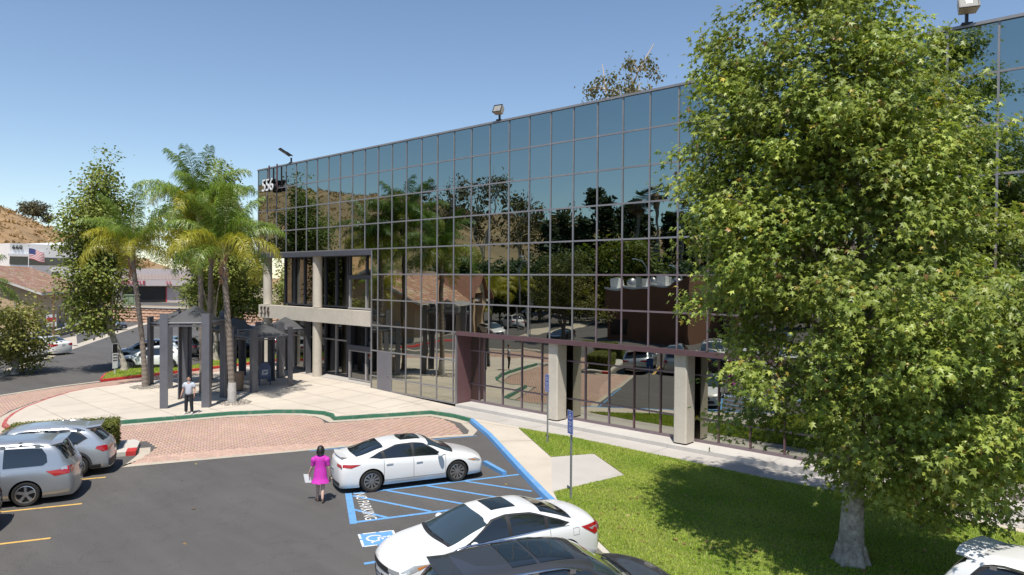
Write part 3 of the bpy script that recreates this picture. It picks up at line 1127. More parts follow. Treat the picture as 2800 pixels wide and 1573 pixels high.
# service door in the glass wall
d = MB().bx(gxl(0) + 0.035, gxl(1) - 0.035, FY - 0.035, FY + 0.02, GZB + 0.02, gzl(-3) - 0.04).build('door', 'door_paint', bld)
h = MB()
h.bar((gxl(1) - 0.14, FY - 0.075, 1.18), (gxl(1) - 0.28, FY - 0.075, 1.18), 0.025, 0.03)
h.bar((gxl(1) - 0.14, FY - 0.02, 1.18), (gxl(1) - 0.14, FY - 0.085, 1.18), 0.03, 0.03, upv=(1, 0, 0))
h.bx(gxl(1) - 0.18, gxl(1) - 0.10, FY - 0.05, FY - 0.03, 1.06, 1.34)
h.build('handle', 'steel', d)

# --- numbers on the building
M90 = Matrix.Rotation(RAD(90), 4, 'X')
sg = thing('roof_number_sign', 'tall white numbers 556 on brackets at the building top corner', 'sign', (-42.8, FY - 0.5, 12.45))
for i, ch in enumerate('556'):
    M = Matrix.Translation(((i - 1) * 0.50, 0, 0)) @ M90
    dg = text_obj(ch, 1.12, 0.05, 'digit', 'white_letter', sg, M, 1, 0.95)
    text_obj(ch, 1.12, 0.22, 'return', 'black_metal', dg, Matrix.Translation(((i - 1) * 0.50, 0.14, 0)) @ M90, 1, 0.95)
br = MB()
for x in (-0.42, 0.62):
    br.bx(x - 0.03, x + 0.03, 0.30, 0.38, -0.35, 1.40)
br.build('bracket', 'fascia_maroon', sg)
sg = thing('beam_number_sign', 'bronze numbers 556 mounted on the concrete entrance beam', 'sign', (-43.95, FY - 0.05, 4.17))
for i, ch in enumerate('556'):
    M = Matrix.Translation(((i - 1) * 0.46, -0.02, 0)) @ M90
    text_obj(ch, 0.78, 0.07, 'digit', 'bronze_letter', sg, M, 1, 0.8)

# --- floodlights on the parapet
mat('lamp_body', (0.44, 0.36, 0.27), 0.5, 0.1, var=0.1, vscale=4)
mat('lamp_glass', (0.30, 0.29, 0.26), 0.12, spec=0.8)
mat('reflector', (0.55, 0.53, 0.48), 0.3, 0.5)
def floodlight(x, label, s=1.0, yaw=0.0, slim=False):
    t = thing('floodlight', label, 'floodlight', (x, FY - 0.02, ROOF + 0.05), yaw, 'roof floodlights')
    b = MB()
    b.bx(-0.16 * s, 0.16 * s, -0.09, 0.16, -0.01, 0.05)
    b.bx(-0.045 * s, 0.045 * s, -0.02, 0.07, 0.05, 0.38 * s)
    b.build('bracket', 'black_metal', t)
    R_ = Matrix.Translation((0, -0.08 * s, 0.62 * s)) @ Matrix.Rotation(RAD(-28), 4, 'X')
    hs = MB()
    if slim:
        R_ = Matrix.Translation((0, -0.42 * s, 0.72 * s)) @ Matrix.Rotation(RAD(62), 4, 'X')
        hs.bx(-0.16, 0.16, -0.05, 0.04, -0.38, 0.42)
        hs.bx(-0.05, 0.05, 0.04, 0.10, -0.5, -0.05)
    else:
        hs.add([(-.30, -.17, -.27), (.30, -.17, -.27), (.30, -.17, .27), (-.30, -.17, .27), (-.25, .20, -.20), (.25, .20, -.20), (.25, .20, .22), (-.25, .20, .22)],
               [(0, 1, 5, 4), (1, 2, 6, 5), (2, 3, 7, 6), (3, 0, 4, 7), (4, 5, 6, 7)])
        hs.v = [tuple(c * s for c in v) for v in hs.v]
    me = hs.mesh('housing', 'black_metal' if slim else 'lamp_body')
    me.transform(R_)
    ho = link('housing', me, t)
    if not slim:
        fr = MB()
        for a in ((-.30, -.27, .30, -.23), (-.30, .23, .30, .27), (-.30, -.2299, -.26, .2299), (.26, -.2299, .30, .2299)):
            fr.bx(a[0] * s, a[2] * s, -.20 * s, -.165 * s, a[1] * s, a[3] * s)
        me = fr.mesh('rim', 'black_metal'); me.transform(R_); link('rim', me, ho)
        gl = MB().bx(-.258 * s, .258 * s, -.175 * s, -.165 * s, -.228 * s, .228 * s)
        me = gl.mesh('lens', 'lamp_glass'); me.transform(R_); link('lens', me, ho)
        rf = MB()
        for q in (-0.08, -0.03, 0.02, 0.07):
            rf.bx(q * s, (q + 0.02) * s, -.19 * s, -.177 * s, -.10 * s, .16 * s)
        me = rf.mesh('louvre', 'reflector'); me.transform(R_); link('louvre', me, ho)
    else:
        gl = MB().bx(-0.13, 0.13, -0.062, -0.05, -0.1, 0.38)
        me = gl.mesh('lens', 'lamp_glass'); me.transform(R_); link('lens', me, ho)
    return t
floodlight(-40.7, 'slim dark floodlight on the parapet above the white number 556', 0.9, RAD(-8), True)
floodlight(-22.25, 'boxy tan floodlight standing alone midway along the glass parapet', 0.75, RAD(12))
floodlight(-3.95, 'boxy tan floodlight on the parapet right behind the big sycamore', 0.85, RAD(22))
# ================================================================ CARS
mat('tyre', (0.022, 0.021, 0.020), 0.85, var=0.15, vscale=20)
mat('rim_silver', (0.55, 0.55, 0.56), 0.3, 0.85)
mat('rim_dark', (0.42, 0.41, 0.40), 0.3, 0.85)
mat('rim_black', (0.02, 0.02, 0.02), 0.6)
mat('car_glass', (0.012, 0.016, 0.019), 0.03, spec=0.9, coat=0.6)
mat('car_glass_clear', (0.030, 0.045, 0.050), 0.03, spec=1.0, coat=0.8)
mat('car_trim', (0.020, 0.020, 0.022), 0.55)
mat('car_plastic', (0.045, 0.046, 0.050), 0.65)
mat('car_gap', (0.02, 0.02, 0.022), 0.8)
mat('car_well', (0.008, 0.008, 0.008), 0.95)
mat('chrome', (0.72, 0.72, 0.74), 0.15, 1.0)
mat('lamp_red', (0.42, 0.008, 0.014), 0.15, coat=0.8)
mat('lamp_clear', (0.48, 0.49, 0.50), 0.12, 0.3, coat=1.0)
mat('lamp_amber', (0.62, 0.20, 0.03), 0.2, coat=0.6)
mat('plate', (0.70, 0.70, 0.68), 0.5)
mat('plate_ink', (0.03, 0.05, 0.18), 0.5)
PAINT = {
    'white': ((0.80, 0.80, 0.79), 0.0, 0.28), 'silver': ((0.42, 0.44, 0.46), 0.65, 0.32), 'pale_silver': ((0.50, 0.53, 0.56), 0.6, 0.32),
    'charcoal': ((0.052, 0.054, 0.060), 0.35, 0.30), 'black': ((0.010, 0.010, 0.012), 0.1, 0.2), 'dark_blue': ((0.015, 0.03, 0.075), 0.3, 0.25),
    'grey': ((0.13, 0.135, 0.14), 0.4, 0.3), 'red': ((0.30, 0.015, 0.02), 0.2, 0.25), 'ice_grey': ((0.40, 0.45, 0.50), 0.2, 0.3), 'sky_blue': ((0.30, 0.45, 0.62), 0.3, 0.3)}
for _k, (_c, _mt, _r) in PAINT.items():
    mat('paint_car_' + _k, _c, _r, _mt, coat=0.9)


def pchip(xs, ys):
    xs, ys = np.array(xs, float), np.array(ys, float)
    h = np.diff(xs)
    dl = np.diff(ys) / h
    d = np.zeros(len(xs))
    for i in range(1, len(xs) - 1):
        if dl[i - 1] * dl[i] > 0:
            w1, w2 = 2 * h[i] + h[i - 1], h[i] + 2 * h[i - 1]
            d[i] = (w1 + w2) / (w1 / dl[i - 1] + w2 / dl[i])
    d[0], d[-1] = dl[0], dl[-1]

    def f(x):
        x = np.clip(np.asarray(x, float), xs[0], xs[-1])
        i = np.clip(np.searchsorted(xs, x) - 1, 0, len(xs) - 2)
        t = (x - xs[i]) / h[i]
        return (ys[i] * (1 + 2 * t) * (1 - t) ** 2 + d[i] * h[i] * t * (1 - t) ** 2 + ys[i + 1] * t * t * (3 - 2 * t) + d[i + 1] * h[i] * t * t * (t - 1))
    return f


class Car:
    """body surface from side profiles; x runs from tail (0) to nose (L), y left, z up"""
    def __init__(s, L, W, zb, top, belt, wheels, r, tum=0.20, bow=(0.14, 0.22), cw=0.80, n_hi=4.2, n_lo=2.7):
        s.L, s.W, s.zb, s.r, s.wheels, s.tum, s.bow, s.cw = L, W, zb, r, wheels, tum, bow, cw
        s.top = pchip(*zip(*top))
        s.belt = pchip(*zip(*belt))
        s.n_hi, s.n_lo = n_hi, n_lo
        s.sidef = pchip([0, 0.10, 0.3, 0.62, 0.86, 1.0], [0.90, 0.965, 0.992, 1.0, 0.985, 0.945])

    def hw(s, x):
        t = np.abs(2 * np.asarray(x) / s.L - 1)
        return s.W / 2 * (s.cw + (1 - s.cw) * np.sqrt(np.clip(1 - t ** 5, 0, 1)))

    def nexp(s, x):
        g = smoothstep(s.top(x) - s.belt(x), 0.10, 0.42)
        return s.n_lo + (s.n_hi - s.n_lo) * g

    def tumx(s, x):
        return s.tum

    def side_low(s, x, z):
        q = np.clip((z - s.zb) / (s.belt(x) - s.zb), 0, 1)
        return s.hw(x) * s.sidef(q)

    def side_up(s, x, h):
        b, t = s.belt(x), s.top(x)
        n = s.nexp(x)
        wb = s.hw(x) * 0.945
        return (wb - s.tum * h * (t - b)) * np.clip(1 - h ** n, 0, 1) ** (1 / n)

    def shift(s, x, y, z):
        t = 2 * x / s.L - 1
        wt = np.clip((np.abs(t) - 0.45) / 0.55, 0, 1) ** 2
        yy = np.clip(1 - (y / (s.W / 2)) ** 2, 0, 1)
        zz = np.clip(1 - ((z - 0.52) / 0.60) ** 2, 0, 1)
        b = np.where(t > 0, s.bow[1], s.bow[0])
        return x + np.sign(t) * wt * (b * (yy - 0.85) + 0.10 * zz - 0.09)

    def pt_side(s, x, z, off=0.0, sgn=1):
        """point on the side below the belt"""
        y = float(s.side_low(x, z)) + off
        return (float(s.shift(x, y, z)), sgn * y, float(z))

    def pt_up(s, x, h, off=0.0, sgn=1):
        b, t = float(s.belt(x)), float(s.top(x))
        z = b + h * (t - b)
        y = float(s.side_up(x, h))
        return (float(s.shift(x, y, z)), sgn * (y + off), z + off * 0.25)

    def pt_top(s, x, f, off=0.0):
        """point on the upper surface at y = f * half width of the belt"""
        b, t = float(s.belt(x)), float(s.top(x))
        n = float(s.nexp(x))
        wb = float(s.hw(x)) * 0.945
        y = abs(f) * wb
        lo, hi = 0.0, 1.0
        for _ in range(22):
            m = (lo + hi) / 2
            if float(s.side_up(x, m)) > y:
                lo = m
            else:
                hi = m
        z = b + lo * (t - b)
        return (float(s.shift(x, y, z)), math.copysign(y, f), z + off)

    def pt_end(s, front, y, z, off=0.0):
        x = s.L if front else 0.0
        xs = float(s.shift(x, y, z))
        return (xs + (off if front else -off), y, z)

    def body(s):
        # stations: denser at the ends and where the roofline bends
        xs = np.unique(np.concatenate([np.linspace(0, s.L, 64), np.linspace(0, 0.35, 8), np.linspace(s.L - 0.45, s.L, 10)]))
        low = np.array([0, 0.05, 0.12, 0.25, 0.42, 0.6, 0.78, 0.9, 0.965, 1.0])
        hs = 1 - (1 - np.linspace(0, 1, 13)[1:]) ** 1.6
        hs = np.concatenate([np.linspace(0.08, 0.75, 7), [0.84, 0.9, 0.94, 0.968, 0.985, 0.995]])
        rings = []
        for x in xs:
            b = float(s.belt(x)); t = float(s.top(x))
            ring = [(0.0, s.zb), (float(s.hw(x)) * 0.6, s.zb)]
            for q in low:
                z = s.zb + q * (b - s.zb)
                ring.append((float(s.side_low(x, z)), z))
            for h in hs:
                ring.append((float(s.side_up(x, h)), b + h * (t - b)))
            last = ring[-1][0]
            ring += [(last * 0.66, b + (t - b) * (1 - (1 - 0.995) * 0.4)), (last * 0.33, b + (t - b) * 0.9995), (0.0, t)]
            rings.append(ring)
        m = len(rings[0])
        V, F = [], []
        for i, x in enumerate(xs):
            for (y, z) in rings[i]:
                V.append((float(s.shift(x, y, z)), y, z))
            for (y, z) in rings[i]:
                V.append((float(s.shift(x, y, z)), -y, z))
        R = 2 * m
        for i in range(len(xs) - 1):
            for j in range(m - 1):
                a = i * R + j
                F.append((a, a + R, a + R + 1, a + 1))
                a += m
                F.append((a, a + 1, a + R + 1, a + R))
        # end caps as strips with columns across
        fr = [0.75, 0.5, 0.25]
        for e, i in ((0, 0), (1, len(xs) - 1)):
            x = xs[i]
            base = []
            for j in range(m):
                y, z = rings[i][j]
                row = [i * R + j]
                for q in fr + [0] + [-q for q in reversed(fr)]:
                    V.append((float(s.shift(x, y * q, z)), y * q, z))
                    row.append(len(V) - 1)
                row.append(i * R + m + j)
                base.append(row)
            for j in range(m - 1):
                for c in range(len(base[0]) - 1):
                    q = (base[j][c], base[j][c + 1], base[j + 1][c + 1], base[j + 1][c])
                    F.append(q if e == 0 else q[::-1])
        bm = bmesh.new()
        vv = [bm.verts.new(p) for p in V]
        for f in F:
            try:
                bm.faces.new([vv[k] for k in f])
            except ValueError:
                pass
        bmesh.ops.remove_doubles(bm, verts=bm.verts, dist=0.0004)
        bmesh.ops.dissolve_degenerate(bm, dist=0.0003, edges=bm.edges)
        bmesh.ops.recalc_face_normals(bm, faces=bm.faces)
        me = bpy.data.meshes.new('body')
        bm.to_mesh(me)
        bm.free()
        me.materials.append(MATS['car_trim'])
        me.materials.append(MATS['car_well'])
        o = bpy.data.objects.new('tmp', me)
        COL.objects.link(o)
        cuts = []
        for wx in s.wheels:
            for sg in (-1, 1):
                c = MB().lathe([(s.r + 0.055, -0.22), (s.r + 0.055, 0.22)], 30, (0, 0, 0), axis='Y')
                cm = c.mesh('cut', ['car_well', 'car_well'])
                cm.transform(Matrix.Translation((wx, sg * (s.W / 2 - 0.14), s.r)))
                co = bpy.data.objects.new('cut', cm)
                COL.objects.link(co)
                for p in cm.polygons:
                    p.material_index = 1
                md = o.modifiers.new('b', 'BOOLEAN')
                md.operation = 'DIFFERENCE'
                md.solver = 'EXACT'
                md.object = co
                cuts.append(co)
        dg = bpy.context.evaluated_depsgraph_get()
        res = bpy.data.meshes.new_from_object(o.evaluated_get(dg))
        bpy.data.objects.remove(o)
        for c in cuts:
            bpy.data.objects.remove(c)
        res.polygons.foreach_set('use_smooth', [True] * len(res.polygons))
        res.set_sharp_from_angle(angle=RAD(38))
        return res

    # ---- panels that follow the body
    def patch(s, poly, fn, step=0.09, material='car_glass', name='panel', sc=(1, 1), thick=True):
        """polygon in a 2D parameter plane, mapped by fn to 3D"""
        n = len(poly)
        pts = [Vector((p[0] * sc[0], p[1] * sc[1])) for p in poly]
        ex = []
        for i in range(n):
            a, b = pts[i], pts[(i + 1) % n]
            k = max(1, int((b - a).length / step))
            ex += [a.lerp(b, j / k) for j in range(k)]
        xs = [p.x for p in ex]; ys = [p.y for p in ex]
        allp = list(ex)
        for x in np.arange(min(xs) + step / 2, max(xs), step):
            for y in np.arange(min(ys) + step / 2, max(ys), step):
                allp.append(Vector((float(x), float(y))))
        r = delaunay_2d_cdt(allp, [], [list(range(len(ex)))], 1, 1e-5)
        V = [fn(p.x / sc[0], p.y / sc[1]) for p in r[0]]
        mb = MB().add(V, [tuple(f) for f in r[2]])
        return mb

    def side_window(s, poly, off=0.006, sgn=1):
        return s.patch(poly, lambda x, h: s.pt_up(x, h, off + 0.004, sgn), 0.10, sc=(1, 0.5))

    def low_panel(s, poly, off=0.005, sgn=1):
        return s.patch(poly, lambda x, z: s.pt_side(x, z, off, sgn), 0.09)

    def top_panel(s, poly, off=0.006):
        return s.patch(poly, lambda x, f: s.pt_top(x, f, off), 0.09, sc=(1, 0.85))

    def end_panel(s, poly, front, off=0.006):
        return s.patch(poly, lambda y, z: s.pt_end(front, y, z, off), 0.09)


def fix_normals(me):
    bm = bmesh.new()
    bm.from_mesh(me)
    bmesh.ops.recalc_face_normals(bm, faces=bm.faces)
    bm.to_mesh(me)
    bm.free()


def wheel_meshes(r, style, spokes=5, rim='rim_silver'):
    w = 0.225
    t = MB()
    prof = [(r * 0.70, -w / 2 + 0.02), (r * 0.78, -w / 2), (r * 0.93, -w / 2 + 0.006), (r * 0.985, -w / 2 + 0.035), (r, -w / 4), (r, w / 4), (r * 0.985, w / 2 - 0.035), (r * 0.93, w / 2 - 0.006), (r * 0.78, w / 2), (r * 0.70, w / 2 - 0.02)]
    t.lathe(prof, 32, axis='Y', cap=False)
    tm = t.mesh('tyre', 'tyre', 50)
    k = MB()
    R = r * 0.715
    k.lathe([(R, 0.02), (R, w / 2 - 0.012), (R * 0.93, w / 2 - 0.006), (R * 0.90, w / 2 - 0.035), (R * 0.90, 0.02)], 32, axis='Y', cap=False)
    k.lathe([(R * 0.90, 0.035), (0.001, 0.035)], 24, axis='Y', mi=1, cap=False)
    k.lathe([(0.075, 0.03), (0.07, w / 2 - 0.018), (0.001, w / 2 - 0.014)], 14, axis='Y', cap=False)
    for i in range(spokes):
        a = 2 * math.pi * i / spokes + 0.3
        wd0, wd1 = (0.055, 0.075) if spokes <= 6 else (0.022, 0.030)
        for da in ((0,) if spokes != 10 else (-0.09, 0.09)):
            aa = a + da
            c, sn = math.cos(aa), math.sin(aa)
            V = []
            for rr, wd, yy in ((0.05, wd0, w / 2 - 0.02), (R * 0.92, wd1, w / 2 - 0.016)):
                for q in (-1, 1):
                    V.append((rr * c - q * wd / 2 * sn, yy, rr * sn + q * wd / 2 * c))
                for q in (-1, 1):
                    V.append((rr * c - q * wd / 2 * sn * 1.25, yy - 0.045, rr * sn + q * wd / 2 * c * 1.25))
            k.add(V, [(0, 1, 5, 4), (0, 4, 6, 2), (1, 3, 7, 5)])
    km = k.mesh('rim', [rim, 'rim_black'], 40)
    fix_normals(tm); fix_normals(km)
    return tm, km


MODEL = {}

def build_model(key, car, spec):
    """make all part meshes of one kind of car once; returns list of (name, mesh, paintable, parent index)"""
    parts = []

    def put(name, mb_or_me, material=None, parent=None, smooth=60):
        if isinstance(mb_or_me, MB):
            me = mb_or_me.mesh(name, material, smooth)
        else:
            me = mb_or_me
        parts.append([name, me, parent])
        return len(parts) - 1

    L, W = car.L, car.W
    body_me = car.body()
    body = put('body', body_me)
    roofx = spec['roof']          # (rear edge, front edge of the roof)
    # glass
    wx0, wx1 = spec['windshield']        # base x, top x
    bowb = spec.get('wbow', 0.13)
    fw = spec.get('wf', (0.90, 0.80))
    base = [(wx0 + bowb * (1 - (f / fw[0]) ** 2), f) for f in np.linspace(-fw[0], fw[0], 9)]
    topl = [(wx1 + 0.06 * (1 - (f / fw[1]) ** 2), f) for f in np.linspace(fw[1], -fw[1], 9)]
    put('windshield', car.top_panel(base + topl, 0.007), 'car_glass_clear')
    rx0, rx1 = spec['backlight']         # top x, bottom x (towards tail)
    rf = spec.get('rf', (0.78, 0.86))
    tl = [(rx0 - 0.03 * (1 - (f / rf[0]) ** 2), f) for f in np.linspace(-rf[0], rf[0], 9)]
    bl = [(rx1 - 0.05 * (1 - (f / rf[1]) ** 2), f) for f in np.linspace(rf[1], -rf[1], 9)]
    put('rear_window', car.top_panel(tl + bl, 0.007), 'car_glass')
    for sg in (1, -1):
        for w in spec['windows']:
            put('side_window', car.side_window(w, 0.006, sg), 'car_glass')
        if 'daylight' in spec:      # dark surround behind the panes
            put('window_frame', car.side_window(spec['daylight'], 0.0025, sg), spec.get('frame_mat', 'car_trim'))
        if 'chrome_line' in spec:
            mb = MB()
            pts = spec['chrome_line']
            for i in range(len(pts) - 1):
                a, b = pts[i], pts[i + 1]
                for j in range(6):
                    p = [a[q] + (b[q] - a[q]) * j / 6 for q in (0, 1)]
                    q_ = [a[q] + (b[q] - a[q]) * (j + 1) / 6 for q in (0, 1)]
                    mb.add([car.pt_up(p[0], p[1], 0.009, sg), car.pt_up(q_[0], q_[1], 0.009, sg), car.pt_up(q_[0], q_[1] + 0.035, 0.009, sg), car.pt_up(p[0], p[1] + 0.035, 0.009, sg)], [(0, 1, 2, 3)])
            put('window_trim', mb, 'chrome')
        # door seams and handles
        mb = MB()
        for x in spec['seams']:
            z0, z1 = car.zb + 0.16, float(car.belt(x)) - 0.005
            lean = spec.get('seam_lean', 0.0)
            zz = np.linspace(z0, z1, 9)
            for a, b in zip(zz[:-1], zz[1:]):
                mb.add([car.pt_side(x - 0.005, a, 0.004, sg), car.pt_side(x + 0.005, a, 0.004, sg), car.pt_side(x + 0.005, b, 0.004, sg), car.pt_side(x - 0.005, b, 0.004, sg)], [(0, 1, 2, 3)])
        xa, xb = min(spec['seams']), max(spec['seams'])
        xx = np.linspace(xa, xb, 12)
        for a, b in zip(xx[:-1], xx[1:]):
            z = car.zb + 0.16
            mb.add([car.pt_side(a, z - 0.005, 0.004, sg), car.pt_side(b, z - 0.005, 0.004, sg), car.pt_side(b, z + 0.005, 0.004, sg), car.pt_side(a, z + 0.005, 0.004, sg)], [(0, 1, 2, 3)])
        put('door_gap', mb, 'car_gap', body)
        for hx in spec['handles']:
            mb = MB()
            z = float(car.belt(hx)) - 0.13
            p = car.pt_side(hx, z, 0.022, sg); q = car.pt_side(hx + 0.20, z + 0.006, 0.022, sg)
            mb.bar(p, q, 0.022, 0.034)
            put('door_handle', mb, spec.get('handle_mat', 'chrome') if spec.get('handle_mat') != 'paint' else 'car_trim', body)
            if spec.get('handle_mat') == 'paint':
                parts[-1][0] = 'door_handle*'
        # mirrors
        mxp = spec['mirror']
        p = Vector(car.pt_up(mxp, 0.05, 0.0, sg))
        mb = MB()
        c = p + Vector((0.0, sg * 0.14, 0.045))
        prof = []
        nn = 12
        rings = [(-0.075, 0.55), (-0.04, 0.92), (0.0, 1.0), (0.05, 0.8), (0.085, 0.35)]
        b0 = len(mb.v)
        for dx, k in rings:
            for j in range(nn):
                a = 2 * math.pi * j / nn
                mb.v.append((c.x + dx, c.y + 0.115 * k * math.cos(a), c.z + 0.075 * k * math.sin(a)))
        for i in range(len(rings) - 1):
            for j in range(nn):
                mb.f.append((b0 + i * nn + j, b0 + i * nn + (j + 1) % nn, b0 + (i + 1) * nn + (j + 1) % nn, b0 + (i + 1) * nn + j)); mb.m.append(0)
        mb.f.append(tuple(b0 + j for j in range(nn))); mb.m.append(0)
        mb.f.append(tuple(b0 + 4 * nn + j for j in range(nn))); mb.m.append(0)
        me = mb.mesh('mirror', 'car_trim', 60)
        fix_normals(me)
        mi_ = put('mirror*', me)
        mb = MB().bar(p + Vector((0, -sg * 0.02, 0.0)), c + Vector((0, -sg * 0.05, -0.02)), 0.06, 0.035)
        put('mirror_arm', mb, 'car_trim', mi_)
        # lamps
        hl = spec['headlight']
        mb = car.low_panel(hl['side'], 0.007, sg)
        if 'front' in hl:
            e = car.end_panel([(sg * y, z) for y, z in hl['front']], True, 0.008)
            mb.add(e.v, e.f)
        hi_ = put('headlight', mb, 'lamp_clear')
        if 'amber' in hl:
            put('turn_signal', car.low_panel(hl['amber'], 0.010, sg), 'lamp_amber', hi_)
        tl_ = spec['taillight']
        mb = car.low_panel(tl_['side'], 0.008, sg)
        if 'rear' in tl_:
            e = car.end_panel([(sg * y, z) for y, z in tl_['rear']], False, 0.009)
            mb.add(e.v, e.f)
        ti_ = put('taillight', mb, 'lamp_red')
        if 'clear' in tl_:
            put('reverse_lens', car.low_panel(tl_['clear'], 0.012, sg), 'lamp_clear', ti_)
        if 'rail' in spec:
            ra, rb, fr = spec['rail']
            mb = MB()
            pts = []
            for i, x in enumerate(np.linspace(ra, rb, 12)):
                q = Vector(car.pt_top(x, sg * fr, 0.0))
                lift = 0.085 * min(1, min(i, 11 - i) / 1.5)
                pts.append(q + Vector((0, 0, lift + 0.005)))
            mb.tube(pts, 0.021, 6)
            for i in (1, 6, 10):
                mb.box(pts[i] - Vector((0, 0, 0.05)), (0.11, 0.035, 0.10))
            put('roof_rail', mb, spec.get('rail_mat', 'steel'))
        if 'cladding' in spec:
            z1 = car.zb + spec['cladding']
            mb = MB()
            xx = np.linspace(0.25, L - 0.25, 50)
            for a, b in zip(xx[:-1], xx[1:]):
                if any(abs((a + b) / 2 - wx) < car.r + 0.06 for wx in car.wheels):
                    continue
                zz = np.linspace(car.zb + 0.01, z1, 4)
                for c0, c1 in zip(zz[:-1], zz[1:]):
                    mb.add([car.pt_side(a, c0, 0.006, sg), car.pt_side(b, c0, 0.006, sg), car.pt_side(b, c1, 0.006, sg), car.pt_side(a, c1, 0.006, sg)], [(0, 1, 2, 3)])
            for wx in car.wheels:
                for a0, a1 in zip(np.linspace(0.0, math.pi, 17)[:-1], np.linspace(0.0, math.pi, 17)[1:]):
                    V = []
                    for aa, rr in ((a0, car.r + 0.056), (a0, car.r + 0.135), (a1, car.r + 0.135), (a1, car.r + 0.056)):
                        x = wx + rr * math.cos(aa); z = max(car.r + rr * math.sin(aa), car.zb + 0.01)
                        V.append(car.pt_side(min(max(x, 0.02), L - 0.02), min(z, float(car.belt(x)) - 0.01), 0.008, sg))
                    mb.add(V, [(0, 1, 2, 3)])
            put('cladding', mb, 'car_plastic')
        if 'fuel' in spec and sg == spec.get('fuel_side', 1):
            x, z = spec['fuel']
            ring = [(x + 0.085 * (1 if i in (0, 3) else -1) , z + 0.075 * (1 if i < 2 else -1)) for i in range(4)]
            mb = MB()
            for i in range(4):
                a, b = ring[i], ring[(i + 1) % 4]
                for j in range(4):
                    p0 = [a[q] + (b[q] - a[q]) * j / 4 for q in (0, 1)]; p1 = [a[q] + (b[q] - a[q]) * (j + 1) / 4 for q in (0, 1)]
                    dx, dz = (0.003, 0) if abs(a[0] - b[0]) < 1e-6 else (0, 0.003)
                    mb.add([car.pt_side(p0[0] - dx, p0[1] - dz, 0.004, sg), car.pt_side(p1[0] - dx, p1[1] - dz, 0.004, sg), car.pt_side(p1[0] + dx, p1[1] + dz, 0.004, sg), car.pt_side(p0[0] + dx, p0[1] + dz, 0.004, sg)], [(0, 1, 2, 3)])
            put('fuel_door_gap', mb, 'car_gap', body)
    if 'crossbars' in spec:
        ra, rb, fr = spec['rail']
        for x in spec['crossbars']:
            a, b = Vector(car.pt_top(x, fr, 0.11)), Vector(car.pt_top(x, -fr, 0.11))
            put('crossbar', MB().bar(a, b, 0.07, 0.03), 'car_plastic')
    for poly in spec.get('sunroof', []):
        put('sunroof', car.top_panel(poly, 0.008), 'car_glass')
    if 'grille' in spec:
        put('grille', car.end_panel(spec['grille'], True, 0.008), 'car_trim')
    if 'lower_grille' in spec:
        put('lower_grille', car.end_panel(spec['lower_grille'], True, 0.008), 'car_plastic')
    if 'bumper' in spec:
        put('rear_bumper_trim', car.end_panel(spec['bumper'], False, 0.008), 'car_plastic')
    zpl = spec.get('plate_z', 0.72)
    for front in (False, True):
        z = zpl if not front else 0.42
        if front and not spec.get('front_plate', True):
            continue
        pl = put('licence_plate', car.end_panel([(-0.155, z - 0.075), (0.155, z - 0.075), (0.155, z + 0.075), (-0.155, z + 0.075)], front, 0.016), 'plate')
        mb = MB()
        for i in range(6):
            y = -0.11 + i * 0.044
            e = car.end_panel([(y - 0.014, z - 0.035), (y + 0.014, z - 0.035), (y + 0.014, z + 0.028), (y - 0.014, z + 0.028)], front, 0.019)
            mb.add(e.v, e.f)
        put('plate_marks', mb, 'plate_ink', pl)
    # cowl and wiper strip
    mb = MB()
    f9 = np.linspace(-fw[0], fw[0], 9)
    for a, b in zip(f9[:-1], f9[1:]):
        xa = wx0 + bowb * (1 - (a / fw[0]) ** 2); xb = wx0 + bowb * (1 - (b / fw[0]) ** 2)
        mb.add([car.pt_top(xa, a, 0.011), car.pt_top(xa + 0.075, a, 0.009), car.pt_top(xb + 0.075, b, 0.009), car.pt_top(xb, b, 0.011)], [(0, 1, 2, 3)])
    put('cowl', mb, 'car_trim')
    mb = MB()
    for y0, y1 in ((0.08, 0.62), (-0.55, 0.02)):
        pts = [Vector(car.pt_top(wx0 + 0.03 + bowb * (1 - (y / 0.9) ** 2) * 0.7, y, 0.028)) for y in np.linspace(y0, y1, 6)]
        mb.tube(pts, 0.009, 5)
    put('wiper', mb, 'car_trim')
    if 'spoiler' in spec:
        sx, sy, sz, ln = spec['spoiler']
        p = [car.pt_top(sx + ln, f, 0.006) for f in np.linspace(-sy, sy, 9)]
        q = [Vector(car.pt_top(sx + ln, f, 0.006)) + Vector((-ln - 0.04 * (1 - (f / sy) ** 2), 0, sz)) for f in np.linspace(-sy * 0.96, sy * 0.96, 9)]
        q2 = [v - Vector((-0.02, 0, 0.045)) for v in q]
        mb = MB()
        for i in range(8):
            mb.add([p[i], p[i + 1], q[i + 1], q[i]], [(0, 1, 2, 3)])
            mb.add([q[i], q[i + 1], q2[i + 1], q2[i]], [(0, 1, 2, 3)])
            mb.add([q2[i], q2[i + 1], p[i + 1], p[i]], [(0, 1, 2, 3)])
        me = mb.mesh('spoiler', 'car_trim', 40); fix_normals(me)
        put('spoiler*', me)
    MODEL[key] = dict(car=car, parts=parts, wheels={})
    for st, (nsp, rim) in {'a': (5, 'rim_silver'), 'b': (10, 'rim_dark'), 'c': (7, 'rim_silver')}.items():
        if st in spec.get('wheel_styles', 'a'):
            MODEL[key]['wheels'][st] = wheel_meshes(car.r, st, nsp, rim)
    return MODEL[key]


